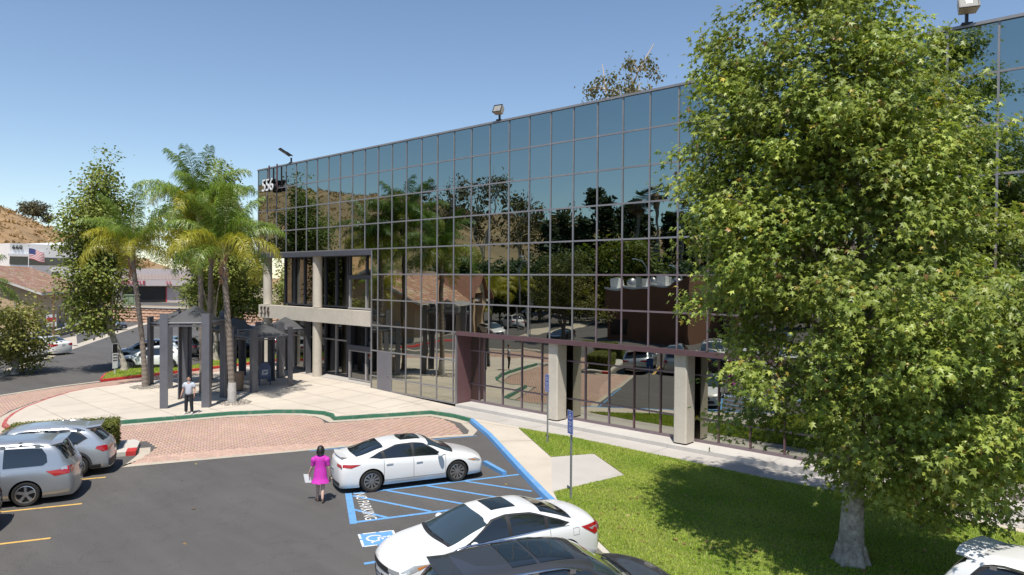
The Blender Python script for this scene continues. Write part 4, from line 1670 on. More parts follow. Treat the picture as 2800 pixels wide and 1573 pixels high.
def place_car(key, name, label, rear, heading, paint, style=None, group=None, cat='car', full=True, skip=()):
    """rear: (x, y) of the middle of the rear bumper; heading: direction of the nose in degrees"""
    md = MODEL[key]
    car = md['car']
    t = thing(name, label, cat, (rear[0], rear[1], 0), RAD(heading), group)
    pm = MATS['paint_car_' + paint]
    objs = []
    for nm, me, par in md['parts']:
        star = nm.endswith('*')
        nm = nm.rstrip('*')
        if nm in skip:
            objs.append(None)
            continue
        po = t if par is None else objs[par]
        if po is None:
            objs.append(None)
            continue
        o = link(nm, me, po)
        objs.append(o)
        if nm == 'body' or star:
            o.material_slots[0].link = 'OBJECT'
            o.material_slots[0].material = pm
    st = style or next(iter(md['wheels']))
    tm, km = md['wheels'][st]
    for wx in car.wheels:
        for sg in (1, -1):
            w = link('tyre', tm, t, (wx, sg * (car.W / 2 - 0.125), car.r), 0 if sg > 0 else math.pi)
            link('rim', km, w)
    return t


# ---- kinds
c = Car(4.72, 1.83, 0.17,
        [(0, 0.90), (0.06, 1.00), (0.28, 1.055), (0.75, 1.16), (1.35, 1.335), (1.95, 1.405), (2.45, 1.405), (2.85, 1.345), (3.35, 1.10), (3.72, 0.965), (4.2, 0.86), (4.5, 0.77), (4.66, 0.68), (4.72, 0.58)],
        [(0, 0.82), (0.3, 0.97), (1.0, 0.965), (2.0, 0.93), (3.3, 0.885), (3.9, 0.82), (4.4, 0.735), (4.72, 0.54)], (0.98, 3.72), 0.335, tum=0.42)
build_model('fastback', c, dict(
    roof=(1.6, 2.75), windshield=(3.52, 2.78), backlight=(1.38, 0.50), rf=(0.74, 0.80), wf=(0.90, 0.80),
    windows=[[(2.32, 0.10), (3.22, 0.10), (2.92, 0.50), (2.62, 0.76), (2.32, 0.80)], [(1.42, 0.10), (2.24, 0.10), (2.24, 0.80), (1.75, 0.78), (1.36, 0.60)], [(0.95, 0.30), (1.32, 0.10), (1.28, 0.55), (1.12, 0.46)]],
    daylight=[(0.86, 0.28), (1.25, 0.06), (3.36, 0.06), (3.0, 0.50), (2.66, 0.80), (2.3, 0.85), (1.75, 0.83), (1.2, 0.60)],
    seams=[1.35, 2.28, 3.32], handles=[1.42, 2.36], handle_mat='paint', mirror=3.12,
    headlight=dict(side=[(4.10, 0.70), (4.60, 0.58), (4.68, 0.60), (4.45, 0.70)], front=[(0.50, 0.55), (0.80, 0.57), (0.80, 0.63), (0.52, 0.60)], amber=[(4.12, 0.695), (4.40, 0.62), (4.45, 0.66)]),
    taillight=dict(side=[(0.04, 0.80), (0.30, 0.78), (0.62, 0.87), (0.04, 0.89)], rear=[(0.45, 0.80), (0.78, 0.79), (0.78, 0.88), (0.42, 0.88)]),
    sunroof=[[(1.98, -0.46), (2.62, -0.46), (2.66, 0.0), (2.62, 0.46), (1.98, 0.46), (1.94, 0.0)]],
    lower_grille=[(-0.62, 0.26), (0.62, 0.26), (0.56, 0.40), (-0.56, 0.40)], grille=[(-0.42, 0.44), (0.42, 0.44), (0.36, 0.60), (-0.36, 0.60)],
    bumper=[(-0.62, 0.20), (0.62, 0.20), (0.66, 0.33), (-0.66, 0.33)], plate_z=0.62, wheel_styles='b', spoiler=(0.06, 0.72, 0.03, 0.2)))
c = Car(4.96, 1.85, 0.17,
        [(0, 0.92), (0.06, 1.03), (0.3, 1.10), (0.68, 1.13), (1.15, 1.29), (1.75, 1.44), (2.35, 1.465), (2.75, 1.44), (3.15, 1.31), (3.65, 1.09), (3.95, 1.005), (4.5, 0.90), (4.78, 0.80), (4.9, 0.70), (4.96, 0.60)],
        [(0, 0.84), (0.35, 1.0), (1.1, 1.0), (2.2, 0.965), (3.5, 0.93), (4.1, 0.87), (4.65, 0.76), (4.96, 0.56)], (1.02, 3.84), 0.34, tum=0.42)
build_model('sedan', c, dict(
    roof=(1.7, 2.8), windshield=(3.72, 2.86), backlight=(1.55, 0.74), rf=(0.72, 0.82),
    windows=[[(2.42, 0.10), (3.42, 0.10), (3.02, 0.52), (2.72, 0.76), (2.42, 0.80)], [(1.55, 0.10), (2.33, 0.10), (2.33, 0.80), (1.85, 0.78), (1.5, 0.66)], [(0.98, 0.40), (1.16, 0.12), (1.46, 0.10), (1.42, 0.62), (1.2, 0.52)]],
    daylight=[(0.86, 0.36), (1.05, 0.07), (3.55, 0.06), (3.08, 0.54), (2.76, 0.81), (2.4, 0.86), (1.8, 0.83), (1.15, 0.58)],
    chrome_line=[(0.9, 0.04), (3.5, 0.03)], seams=[1.42, 2.37, 3.45], handles=[1.50, 2.44], mirror=3.28,
    headlight=dict(side=[(4.25, 0.76), (4.75, 0.60), (4.90, 0.64), (4.62, 0.76)], front=[(0.46, 0.58), (0.82, 0.58), (0.82, 0.68), (0.48, 0.66)], amber=[(4.28, 0.755), (4.52, 0.67), (4.56, 0.72)]),
    taillight=dict(side=[(0.04, 0.72), (0.14, 0.70), (0.56, 0.94), (0.04, 0.96)], rear=[(0.45, 0.80), (0.80, 0.74), (0.80, 0.94), (0.42, 0.92)], clear=[(0.05, 0.82), (0.22, 0.82), (0.34, 0.88), (0.05, 0.88)]),
    sunroof=[[(2.02, -0.42), (2.62, -0.42), (2.62, 0.42), (2.02, 0.42)]], fuel=(0.72, 0.86),
    grille=[(-0.50, 0.54), (0.50, 0.54), (0.46, 0.66), (-0.46, 0.66)], lower_grille=[(-0.55, 0.25), (0.55, 0.25), (0.60, 0.46), (-0.60, 0.46)],
    plate_z=0.84, wheel_styles='ac'))
c = Car(5.02, 1.94, 0.21,
        [(0, 0.98), (0.05, 1.10), (0.20, 1.30), (0.50, 1.56), (0.72, 1.66), (1.4, 1.72), (2.2, 1.735), (2.85, 1.68), (3.25, 1.52), (3.75, 1.20), (4.0, 1.12), (4.5, 1.06), (4.85, 0.97), (4.97, 0.86), (5.02, 0.72)],
        [(0, 0.95), (0.3, 1.08), (1.2, 1.10), (2.4, 1.08), (3.7, 1.05), (4.3, 1.0), (4.75, 0.88), (5.02, 0.68)], (1.02, 3.92), 0.38, tum=0.36, cw=0.82, n_hi=6.0)
build_model('suv', c, dict(
    roof=(0.8, 2.9), windshield=(3.82, 2.98), backlight=(0.52, 0.13), rf=(0.76, 0.80),
    windows=[[(2.56, 0.08), (3.52, 0.08), (3.12, 0.52), (2.86, 0.74), (2.56, 0.78)], [(1.62, 0.08), (2.48, 0.08), (2.48, 0.78), (1.62, 0.78)], [(0.62, 0.30), (0.85, 0.08), (1.54, 0.08), (1.54, 0.78), (0.95, 0.74)]],
    daylight=[(0.55, 0.26), (0.8, 0.05), (3.65, 0.05), (3.2, 0.53), (2.9, 0.79), (2.5, 0.83), (1.2, 0.82), (0.8, 0.74)], chrome_line=[(0.75, 0.025), (3.6, 0.02)],
    seams=[1.58, 2.52, 3.56], handles=[1.68, 2.62], mirror=3.38,
    headlight=dict(side=[(4.25, 0.93), (4.78, 0.76), (4.92, 0.80), (4.65, 0.93)], front=[(0.5, 0.74), (0.86, 0.76), (0.86, 0.86), (0.52, 0.82)]),
    taillight=dict(side=[(0.04, 0.86), (0.10, 0.84), (0.48, 1.0), (0.04, 1.03)], rear=[(0.42, 0.90), (0.84, 0.86), (0.84, 1.02), (0.42, 1.0)]),
    sunroof=[[(1.55, -0.60), (2.0, -0.60), (2.0, 0.60), (1.55, 0.60)], [(2.06, -0.60), (2.72, -0.58), (2.72, 0.58), (2.06, 0.60)]],
    rail=(0.85, 2.75, 0.80), rail_mat='chrome', grille=[(-0.5, 0.55), (0.5, 0.55), (0.46, 0.84), (-0.46, 0.84)], lower_grille=[(-0.6, 0.28), (0.6, 0.28), (0.6, 0.48), (-0.6, 0.48)],
    bumper=[(-0.75, 0.26), (0.75, 0.26), (0.78, 0.46), (-0.78, 0.46)], plate_z=0.78, cladding=0.09, spoiler=(0.36, 0.74, 0.02, 0.36), wheel_styles='ac'))
c = Car(4.86, 1.86, 0.24,
        [(0, 0.90), (0.05, 1.02), (0.22, 1.18), (0.55, 1.46), (0.80, 1.58), (1.4, 1.64), (2.2, 1.65), (2.75, 1.59), (3.15, 1.42), (3.6, 1.14), (3.85, 1.06), (4.4, 0.98), (4.7, 0.89), (4.81, 0.78), (4.86, 0.66)],
        [(0, 0.90), (0.3, 1.04), (1.2, 1.04), (2.4, 1.01), (3.55, 0.98), (4.1, 0.93), (4.6, 0.82), (4.86, 0.62)], (1.0, 3.75), 0.36, tum=0.34, cw=0.82, n_hi=6.0)
build_model('wagon', c, dict(
    roof=(0.8, 2.7), windshield=(3.66, 2.84), backlight=(0.60, 0.17), rf=(0.74, 0.80),
    windows=[[(2.44, 0.08), (3.36, 0.08), (2.98, 0.52), (2.72, 0.74), (2.44, 0.78)], [(1.55, 0.08), (2.36, 0.08), (2.36, 0.78), (1.55, 0.78)], [(0.72, 0.42), (1.0, 0.10), (1.47, 0.08), (1.47, 0.78), (1.05, 0.70)]],
    daylight=[(0.64, 0.40), (0.95, 0.05), (3.5, 0.05), (3.05, 0.53), (2.76, 0.79), (2.4, 0.83), (1.4, 0.82), (0.9, 0.70)],
    seams=[1.50, 2.40, 3.40], handles=[1.58, 2.48], handle_mat='paint', mirror=3.24,
    headlight=dict(side=[(4.15, 0.86), (4.62, 0.70), (4.76, 0.72), (4.5, 0.86)], front=[(0.48, 0.68), (0.82, 0.70), (0.82, 0.80), (0.5, 0.77)]),
    taillight=dict(side=[(0.03, 0.80), (0.16, 0.78), (0.40, 0.90), (0.34, 0.97), (0.03, 0.98)], rear=[(0.36, 0.88), (0.82, 0.80), (0.82, 0.96), (0.36, 0.97)]),
    rail=(0.75, 2.75, 0.80), rail_mat='chrome', grille=[(-0.45, 0.52), (0.45, 0.52), (0.42, 0.76), (-0.42, 0.76)],
    bumper=[(-0.78, 0.28), (0.78, 0.28), (0.80, 0.52), (-0.80, 0.52)], plate_z=0.78, cladding=0.14, spoiler=(0.34, 0.70, 0.03, 0.40), wheel_styles='ab'))
c = Car(5.09, 1.985, 0.19,
        [(0, 0.98), (0.05, 1.12), (0.18, 1.32), (0.42, 1.62), (0.60, 1.72), (1.3, 1.78), (2.3, 1.79), (3.0, 1.72), (3.45, 1.50), (3.95, 1.18), (4.2, 1.08), (4.65, 0.96), (4.92, 0.84), (5.04, 0.72), (5.09, 0.62)],
        [(0, 0.98), (0.3, 1.06), (1.2, 1.05), (2.4, 1.02), (3.85, 0.98), (4.4, 0.90), (4.85, 0.76), (5.09, 0.58)], (1.18, 4.20), 0.345, tum=0.28, cw=0.84, n_hi=6.5)
build_model('minivan', c, dict(
    roof=(0.7, 3.0), windshield=(4.05, 3.08), backlight=(0.45, 0.12), rf=(0.78, 0.83),
    windows=[[(2.86, 0.08), (3.60, 0.08), (3.32, 0.52), (3.10, 0.74), (2.86, 0.76)], [(1.82, 0.08), (2.76, 0.08), (2.76, 0.76), (1.82, 0.76)], [(0.62, 0.20), (0.74, 0.08), (1.72, 0.08), (1.72, 0.76), (0.80, 0.74), (0.66, 0.50)]],
    seams=[1.77, 2.81, 3.72], handles=[1.9, 2.95], handle_mat='paint', mirror=3.55,
    headlight=dict(side=[(4.4, 0.86), (4.85, 0.68), (5.0, 0.70), (4.7, 0.86)], front=[(0.5, 0.64), (0.88, 0.66), (0.88, 0.78), (0.52, 0.74)]),
    taillight=dict(side=[(0.03, 0.83), (0.42, 0.80), (0.66, 0.95), (0.25, 0.97), (0.03, 1.04)], rear=[(0.60, 0.88), (0.86, 0.83), (0.86, 1.05), (0.66, 1.03)], clear=[(0.06, 0.95), (0.24, 0.95), (0.22, 1.02), (0.08, 1.04)]),
    rail=(0.75, 2.6, 0.80), rail_mat='steel', crossbars=[1.35, 2.15], fuel=(1.35, 0.86), fuel_side=-1,
    grille=[(-0.5, 0.50), (0.5, 0.50), (0.46, 0.68), (-0.46, 0.68)], plate_z=0.80, spoiler=(0.30, 0.78, 0.03, 0.30), wheel_styles='a', front_plate=True))
c = Car(4.47, 1.80, 0.24,
        [(0, 0.92), (0.05, 1.04), (0.20, 1.20), (0.48, 1.42), (0.72, 1.53), (1.3, 1.59), (2.0, 1.60), (2.5, 1.54), (2.9, 1.37), (3.3, 1.12), (3.55, 1.04), (4.05, 0.95), (4.32, 0.86), (4.43, 0.75), (4.47, 0.64)],
        [(0, 0.92), (0.3, 1.03), (1.1, 1.02), (2.2, 0.99), (3.25, 0.95), (3.8, 0.89), (4.25, 0.78), (4.47, 0.60)], (0.92, 3.58), 0.35, tum=0.33, cw=0.81, n_hi=6.0)
build_model('crossover', c, dict(
    roof=(0.7, 2.5), windshield=(3.36, 2.6), backlight=(0.52, 0.16), rf=(0.72, 0.78),
    windows=[[(2.22, 0.08), (3.08, 0.08), (2.74, 0.52), (2.48, 0.74), (2.22, 0.78)], [(1.38, 0.08), (2.14, 0.08), (2.14, 0.78), (1.38, 0.78)], [(0.68, 0.45), (0.95, 0.15), (1.30, 0.10), (1.30, 0.76), (0.98, 0.68)]],
    daylight=[(0.60, 0.42), (0.9, 0.05), (3.2, 0.05), (2.80, 0.53), (2.52, 0.79), (2.2, 0.83), (1.3, 0.82), (0.85, 0.68)],
    seams=[1.34, 2.18, 3.10], handles=[1.42, 2.26], handle_mat='paint', mirror=2.96,
    headlight=dict(side=[(3.80, 0.84), (4.24, 0.68), (4.38, 0.70), (4.12, 0.84)], front=[(0.46, 0.66), (0.78, 0.68), (0.78, 0.78), (0.48, 0.75)]),
    taillight=dict(side=[(0.03, 0.82), (0.14, 0.80), (0.42, 0.95), (0.03, 1.0)], rear=[(0.40, 0.86), (0.78, 0.82), (0.78, 0.98), (0.40, 0.97)]),
    rail=(0.7, 2.4, 0.80), rail_mat='car_plastic', grille=[(-0.4, 0.50), (0.4, 0.50), (0.38, 0.72), (-0.38, 0.72)],
    bumper=[(-0.74, 0.28), (0.74, 0.28), (0.76, 0.50), (-0.76, 0.50)], plate_z=0.78, cladding=0.15, spoiler=(0.30, 0.66, 0.02, 0.34), wheel_styles='ab'))

UA = math.degrees(math.atan2(U.y, U.x))
# ---- cars in the front lot
place_car('fastback', 'parked_car', 'white fastback sedan with sunroof parked beside the hatched blue aisle', (-18.42, 12.0), UA + 2.0, 'white', 'b', 'cars in the front lot')
tail = uv(8.05, -14.6)
place_car('sedan', 'parked_car', 'large white sedan with small dark sunroof backed against the lawn kerb', tail, UA + 180 + 4.5, 'white', 'c', 'cars in the front lot')
place_car('suv', 'parked_car', 'charcoal grey sport utility car with long glass roof and chrome rails', uv(2.95, -11.1), UA - 0.5, 'charcoal', 'a', 'cars in the front lot')
place_car('minivan', 'parked_car', 'silver minivan with black roof crossbars between yellow stall lines', uv(-3.78, -24.1), UA + 180, 'silver', 'a', 'cars in the front lot')
place_car('wagon', 'parked_car', 'pale silver station wagon with chrome roof rails beside the clipped hedge', uv(-3.2, -26.75), UA + 180 + 1, 'pale_silver', 'b', 'cars in the front lot')
place_car('sedan', 'parked_car', 'black sedan parked beside the silver minivan', uv(-5.2, -21.45), UA + 180, 'black', 'a', 'cars in the front lot')
place_car('suv', 'parked_car', 'white sport utility car with roof rails in dappled shade behind the sycamore trunk', (-2.75, 15.35), -14, 'white', 'c', 'cars in the front lot')
# ================================================================ VEGETATION
mat('leaf_sycamore', (1, 1, 1), 0.42, attr='tint', trans=0.30, spec=0.4)
mat('leaf_far', (1, 1, 1), 0.55, attr='tint', trans=0.25, spec=0.3)
mat('leaf_palm', (1, 1, 1), 0.38, attr='tint', trans=0.25, spec=0.55)
mat('bark_sycamore', (0.40, 0.355, 0.30), 0.9, var=0.42, vscale=7, dirt=(0.12, 0.095, 0.075), dscale=8.0, bump=0.8, bscale=16, var2=0.25, v2scale=2.2)
mat('bark_dark', (0.16, 0.13, 0.105), 0.9, var=0.25, vscale=8, bump=0.5, bscale=20)
mat('bark_palm', (0.21, 0.175, 0.145), 0.95, var=0.2, vscale=14, dirt=(0.12, 0.10, 0.085), dscale=2.0, bump=0.5, bscale=25)
mat('bark_palm_white', (0.46, 0.44, 0.42), 0.95, var=0.15, vscale=9, dirt=(0.25, 0.22, 0.19), dscale=2.4)
mat('palm_boot', (0.30, 0.19, 0.12), 0.9, var=0.3, vscale=12)
mat('rachis', (0.34, 0.33, 0.12), 0.6, var=0.1, vscale=5)
mat('bark_euc', (0.50, 0.42, 0.34), 0.8, var=0.15, vscale=5, dirt=(0.28, 0.22, 0.17), dscale=1.0)

# leaf outlines in the leaf plane (x across, y along)
_half = [(0.07, 0.06), (0.40, 0.06), (0.19, 0.28), (0.52, 0.58), (0.15, 0.52), (0.0, 1.0)]
STAR = [(0, 0.0)] + _half + [(-x, y) for x, y in reversed(_half[:-1])]
OVAL = [(0, 0), (0.26, 0.35), (0.22, 0.7), (0, 1.0), (-0.22, 0.7), (-0.26, 0.35)]
TRIO = [(0, 0), (0.34, 0.45), (0, 1.0), (-0.34, 0.45)]
LANCE = [(0, 0), (0.09, 0.4), (0, 1.0), (-0.09, 0.4)]


def leaf_mesh(name, P, out, size, shape, col, material, g, fold=0.35, hang=0.5, up=0.8):
    """P (n,3) leaf bases; out (n,3) outward directions; one small folded leaf each"""
    n = len(P)
    nrm = out * 0.55 + np.array([[0, 0, up]]) + g.normal(0, 0.55, (n, 3))
    nrm /= np.linalg.norm(nrm, axis=1, keepdims=True)
    ax = out + g.normal(0, 0.7, (n, 3)) - np.array([[0, 0, hang]])
    ax -= nrm * np.sum(ax * nrm, axis=1, keepdims=True)
    ax /= np.linalg.norm(ax, axis=1, keepdims=True) + 1e-9
    sd = np.cross(ax, nrm)
    k = len(shape)
    sh = np.array(shape)
    cen = np.array([[0.0, sh[:, 1].mean() * 0.9]])
    pts = np.concatenate([sh, cen])
    V = np.zeros((n, k + 1, 3), dtype=np.float32)
    sz = size[:, None, None]
    zf = -np.abs(pts[:, 0]) * fold - 0.18 * pts[:, 1] ** 2
    V = P[:, None, :] + sz * (pts[None, :, 0:1] * sd[:, None, :] + pts[None, :, 1:2] * ax[:, None, :] + zf[None, :, None] * nrm[:, None, :])
    F = np.array([[i, (i + 1) % k, k] for i in range(k)])
    Fa = (np.arange(n)[:, None, None] * (k + 1) + F[None]).reshape(-1, 3)
    T = np.repeat(col, k + 1, axis=0)
    return raw_mesh(name, V.reshape(-1, 3), Fa, material, T)


def leaf_quads(name, P, out, size, col, material, g, hang=0.5, up=0.8, shape=TRIO):
    n = len(P)
    nrm = out * 0.6 + np.array([[0, 0, up]]) + g.normal(0, 0.6, (n, 3))
    nrm /= np.linalg.norm(nrm, axis=1, keepdims=True)
    ax = out + g.normal(0, 0.7, (n, 3)) - np.array([[0, 0, hang]])
    ax -= nrm * np.sum(ax * nrm, axis=1, keepdims=True)
    ax /= np.linalg.norm(ax, axis=1, keepdims=True) + 1e-9
    sd = np.cross(ax, nrm)
    pts = np.array(shape)
    V = P[:, None, :] + size[:, None, None] * (pts[None, :, 0:1] * sd[:, None, :] + pts[None, :, 1:2] * ax[:, None, :] - 0.2 * np.abs(pts[None, :, 0:1]) * nrm[:, None, :])
    k = len(pts)
    Fa = np.arange(n * k).reshape(-1, k)
    return raw_mesh(name, V.reshape(-1, 3), Fa, material, np.repeat(col, k, axis=0))


def clump_points(C, n_per, sig, g):
    """leaf positions around clump centres C (m,3); returns points, clump index"""
    m = len(C)
    idx = np.repeat(np.arange(m), n_per)
    off = g.normal(0, 1, (len(idx), 3)) * np.array([[sig, sig, sig * 0.62]])
    return C[idx] + off, idx, off


def limb(mb, a, b, r0, r1, g, n=6, sag=0.0, seg=6):
    a, b = Vector(a), Vector(b)
    L = (b - a).length
    pts, rad = [], []
    k1, k2 = [Vector(g.normal(0, 0.07 * L, 3)) for _ in range(2)]
    for i in range(seg + 1):
        t = i / seg
        p = a.lerp(b, t) + k1 * (t * (1 - t) * 2) + k2 * (t * t * (1 - t) * 2) + Vector((0, 0, sag * L * t * (1 - t)))
        pts.append(p)
        rad.append(r0 + (r1 - r0) * t ** 0.8)
    mb.tube(pts, rad, n, cap=True)
    return pts


SYC_COL = (np.array([0.070, 0.115, 0.022]), np.array([0.155, 0.195, 0.050]))


def syc_colors(g, idx, m, lo=SYC_COL[0], hi=SYC_COL[1], yellow=0.035):
    n = len(idx)
    cf = g.beta(2, 2, m)[idx]
    f = np.clip(cf * 0.6 + g.random(n) * 0.5, 0, 1)[:, None]
    col = lo * (1 - f) + hi * f
    y = g.random(n) < yellow
    col[y] = np.array([0.38, 0.30, 0.05]) * g.uniform(0.7, 1.15, (y.sum(), 1))
    y = g.random(n) < 0.006
    col[y] = np.array([0.30, 0.17, 0.06])
    return col * g.uniform(0.8, 1.2, (n, 1))


# ---- the big sycamore on the lawn
def big_sycamore():
    g = np.random.default_rng(11)
    bx, by = -4.88, 16.62
    t = thing('sycamore_tree', 'large sycamore with pale mottled trunk standing on the lawn before the glass wall', 'tree', (bx, by, 0.15))
    rt = np.array([0.736, 0.677, 0.0])
    fwv = np.array([-0.677, 0.736, 0.0])
    zc = [1.2, 2.0, 2.7, 3.75, 5.4, 7.4, 9.0, 10.7, 12.0, 13.5, 15.0, 16.4]
    cc = [2.7, 1.3, 0.9, 0.25, -0.1, -0.2, -0.5, -0.55, -0.9, -0.8, -0.6, -0.5]
    hh = [0.4, 1.6, 2.4, 3.05, 3.2, 3.35, 3.2, 2.75, 2.2, 1.7, 1.0, 0.3]
    fc, fh = pchip(zc, cc), pchip(zc, hh)
    C, O, TN = [], [], []
    tries = 0
    while len(C) < 1950 and tries < 20000:
        tries += 1
        # one spray of leaf clumps at the end of a bough
        z = g.uniform(1.5, 16.0) if tries % 7 else g.uniform(7.8, 10.6)
        h = float(fh(z))
        if g.random() > h / 3.7:
            continue
        r = g.random() ** 0.40
        a = g.uniform(0, 2 * np.pi)
        dep = r * min(h * 1.05, 3.9 if z < 7.0 else 2.5) * math.sin(a)
        dep -= 0.9 * float(smoothstep(10.5 - z, 0, 5))
        per = (15.5 + dep) / 15.5
        lat = (float(fc(z)) + r * h * math.cos(a)) * per
        zz = 6.5 + (z - 6.5) * per
        if z < 3.0 and r < 0.5:
            continue
        tone = g.uniform(0.72, 1.25)
        c0 = rt * lat + fwv * dep + np.array([0, 0, zz - 0.15])
        o = rt * (lat - float(fc(z))) + fwv * dep + np.array([0, 0, 0.25 * h * (1 if z > 8 else 0.1)])
        o = o / (np.linalg.norm(o) + 1e-6)
        for q in range(int(g.integers(3, 7))):
            C.append(c0 + o * g.uniform(-0.45, 0.35) + g.normal(0, 0.26, 3) * np.array([1, 1, 0.7]) - np.array([0, 0, 0.1 * q]))
            O.append(o)
            TN.append(tone)
    C, O = np.array(C), np.array(O)
    P, idx, off = clump_points(C, 50, 0.22, g)
    out = O[idx] * 0.8 + off / 0.21 * 0.45
    out /= np.linalg.norm(out, axis=1, keepdims=True) + 1e-9
    size = g.uniform(0.08, 0.175, len(P))
    col = syc_colors(g, idx, len(C), np.array([0.085, 0.150, 0.018]), np.array([0.385, 0.430, 0.090]), 0.035) * np.array(TN)[idx][:, None]
    me = leaf_mesh('crown', P, out, size, STAR, col, 'leaf_sycamore', g, hang=1.0, up=0.8, fold=0.5)
    cr = link('crown', me, t)
    mb = MB()
    mb.tube([(0, 0, -0.2), (0.0, 0.0, 0.12), (0.0, 0.02, 0.5), (0.02, 0.03, 1.2), (0.06, 0.05, 2.4), (0.0, 0.1, 4.0)], [0.42, 0.33, 0.27, 0.235, 0.215, 0.20], 16)
    # root flare
    for a in np.arange(0.2, 6.2, 1.1):
        mb.tube([(0.2 * math.cos(a), 0.2 * math.sin(a), 0.42), (0.30 * math.cos(a), 0.30 * math.sin(a), 0.10), (0.42 * math.cos(a), 0.42 * math.sin(a), -0.06)], [0.11, 0.10, 0.05], 7)
    limb(mb, (0.0, 0.1, 3.9), (-0.5, 0.3, 9.5), 0.225, 0.12, g, 10)
    limb(mb, (0.0, 0.1, 3.8), (0.9, 0.5, 8.6), 0.17, 0.09, g, 8)
    limb(mb, (-0.5, 0.3, 9.4), (-0.9, -0.1, 14.5), 0.12, 0.03, g, 7)
    tr = mb.build('trunk', 'bark_sycamore', t, smooth=60)
    mb = MB()
    for i in g.choice(len(C), 70, replace=False):
        c = C[i]
        r = math.hypot(c[0], c[1])
        z0 = max(2.2, c[2] - 0.55 * r - 0.5)
        s = (-0.08 * z0 * 0.5 if z0 > 4 else 0.0, 0.05, z0)
        limb(mb, s, c, 0.035 + 0.008 * r, 0.01, g, 5, 0.08, 5)
    for i in range(0, len(C), 4):                        # twigs inside the clumps
        c = C[i]
        limb(mb, c - O[i] * 0.5, c + O[i] * 0.25, 0.012, 0.004, g, 4, 0, 2)
    mb.build('branches', 'bark_dark', t)['kind'] = 'stuff'
big_sycamore()


# ---- ordinary broadleaf crowns
def crown_clumps(blobs, m, g, bias=0.5):
    V = np.array([b[3] * b[4] * b[5] for b in blobs])
    pick = g.choice(len(blobs), m, p=V / V.sum())
    d = g.normal(0, 1, (m, 3))
    d /= np.linalg.norm(d, axis=1, keepdims=True)
    r = g.random(m) ** bias
    B = np.array(blobs)[pick]
    C = B[:, :3] + d * r[:, None] * B[:, 3:6]
    return C, d


def broadleaf(name, label, pos, blobs, trunk, clumps, per, leaf, lo, hi, g, bark='bark_sycamore', sig=0.35, cat='tree', group=None, shape=TRIO, hang=0.5, r0=0.24, yellow=0.02, limbs=14, matl='leaf_far'):
    t = thing(name, label, cat, pos, 0, group)
    C, d = crown_clumps(blobs, clumps, g)
    P, idx, off = clump_points(C, per, sig, g)
    out = d[idx] * 0.7 + off / sig * 0.5
    out /= np.linalg.norm(out, axis=1, keepdims=True) + 1e-9
    col = syc_colors(g, idx, clumps, np.array(lo), np.array(hi), yellow)
    link('crown', leaf_quads('crown', P, out, g.uniform(leaf * 0.7, leaf * 1.3, len(P)), col, matl, g, hang=hang, shape=shape), t)
    mb = MB()
    n = len(trunk)
    mb.tube(trunk, [r0 * 1.35] + [r0 * (1 - 0.75 * i / (n - 1)) for i in range(1, n)], 9)
    for i in g.choice(len(C), min(limbs, len(C)), replace=False):
        c = C[i]
        q = Vector(trunk[min(n - 2, int(g.integers(max(1, n // 3), n)))])
        limb(mb, q, c, r0 * 0.32, 0.02, g, 5, 0.05, 5)
    mb.build('trunk', bark, t, smooth=60)
    return t


def syc(label, pos, h, w, lean, seed, zlow, group,  n=430, leaf=0.23, name='sycamore_tree', lo=(0.095, 0.145, 0.024), hi=(0.30, 0.325, 0.075), shift=(0, 0)):
    g = np.random.default_rng(seed)
    blobs = []
    k = 9
    for i in range(k):
        f = i / (k - 1)
        z = zlow + (h - zlow) * (0.10 + 0.82 * f)
        r = w * (0.55 + 0.5 * math.sin(math.pi * min(1, 0.12 + f * 0.86))) * g.uniform(0.8, 1.1) * (1.0 if f < 0.8 else 0.75)
        a = g.uniform(0, 6.28)
        off = w * 0.30
        blobs.append((shift[0] + lean[0] * f * h + off * math.cos(a), shift[1] + lean[1] * f * h + off * math.sin(a), z, r, r, (h - zlow) / k * 1.05))
    tr = [(0, 0, -0.1), (0.01, 0, 0.3)] + [(shift[0] * min(1, f / 0.45) + lean[0] * h * f, shift[1] * min(1, f / 0.45) + lean[1] * h * f, h * f) for f in (0.15, 0.3, 0.5, 0.7, 0.88)]
    return broadleaf(name, label, pos, blobs, tr, n, 34, leaf, lo, hi, g, group=group, sig=0.40)


RTV = (0.736, 0.677)
GS_ = 'sycamores on the road island'
syc('tall sycamore with leaning pale trunk beside the black and white notice post', (-50.65, 16.74, 0.14), 14.7, 2.15, (0.012, 0.010), 31, 2.6, GS_, 640, 0.21, shift=(-1.75, -1.6))
syc('tall sycamore rising behind the palms with its trunk by the black sedan', (-51.9, 23.5, 0.14), 14.9, 2.6, (-0.01, -0.03), 32, 4.0, GS_, 520)
syc('full sycamore between the retaining wall and the entrance corner column', (-58.0, 27.6, 0.0), 10.5, 3.2, (0, 0), 33, 2.2, GS_, 480)
syc('bushy low tree behind the white crossovers at the retaining wall', (-63.0, 28.6, 0.0), 7.5, 2.6, (0, 0), 34, 1.8, GS_, 230, name='street_tree')
syc('leafy tree seen past the entrance corner column', (-56.5, 33.5, 0.0), 9.5, 2.8, (0, 0), 35, 2.0, GS_, 360)
syc('slim leafy tree close behind the building corner', (-52.0, 36.5, 0.0), 8.0, 2.2, (0, 0), 38, 2.0, GS_, 200, name='street_tree')
syc('small yellowing young sycamore over the two white cars by the side road', (-54.6, 11.5, 0.0), 5.4, 1.9, (0, 0), 36, 0.2, None, 190, 0.20, lo=(0.13, 0.16, 0.03), hi=(0.36, 0.34, 0.10))


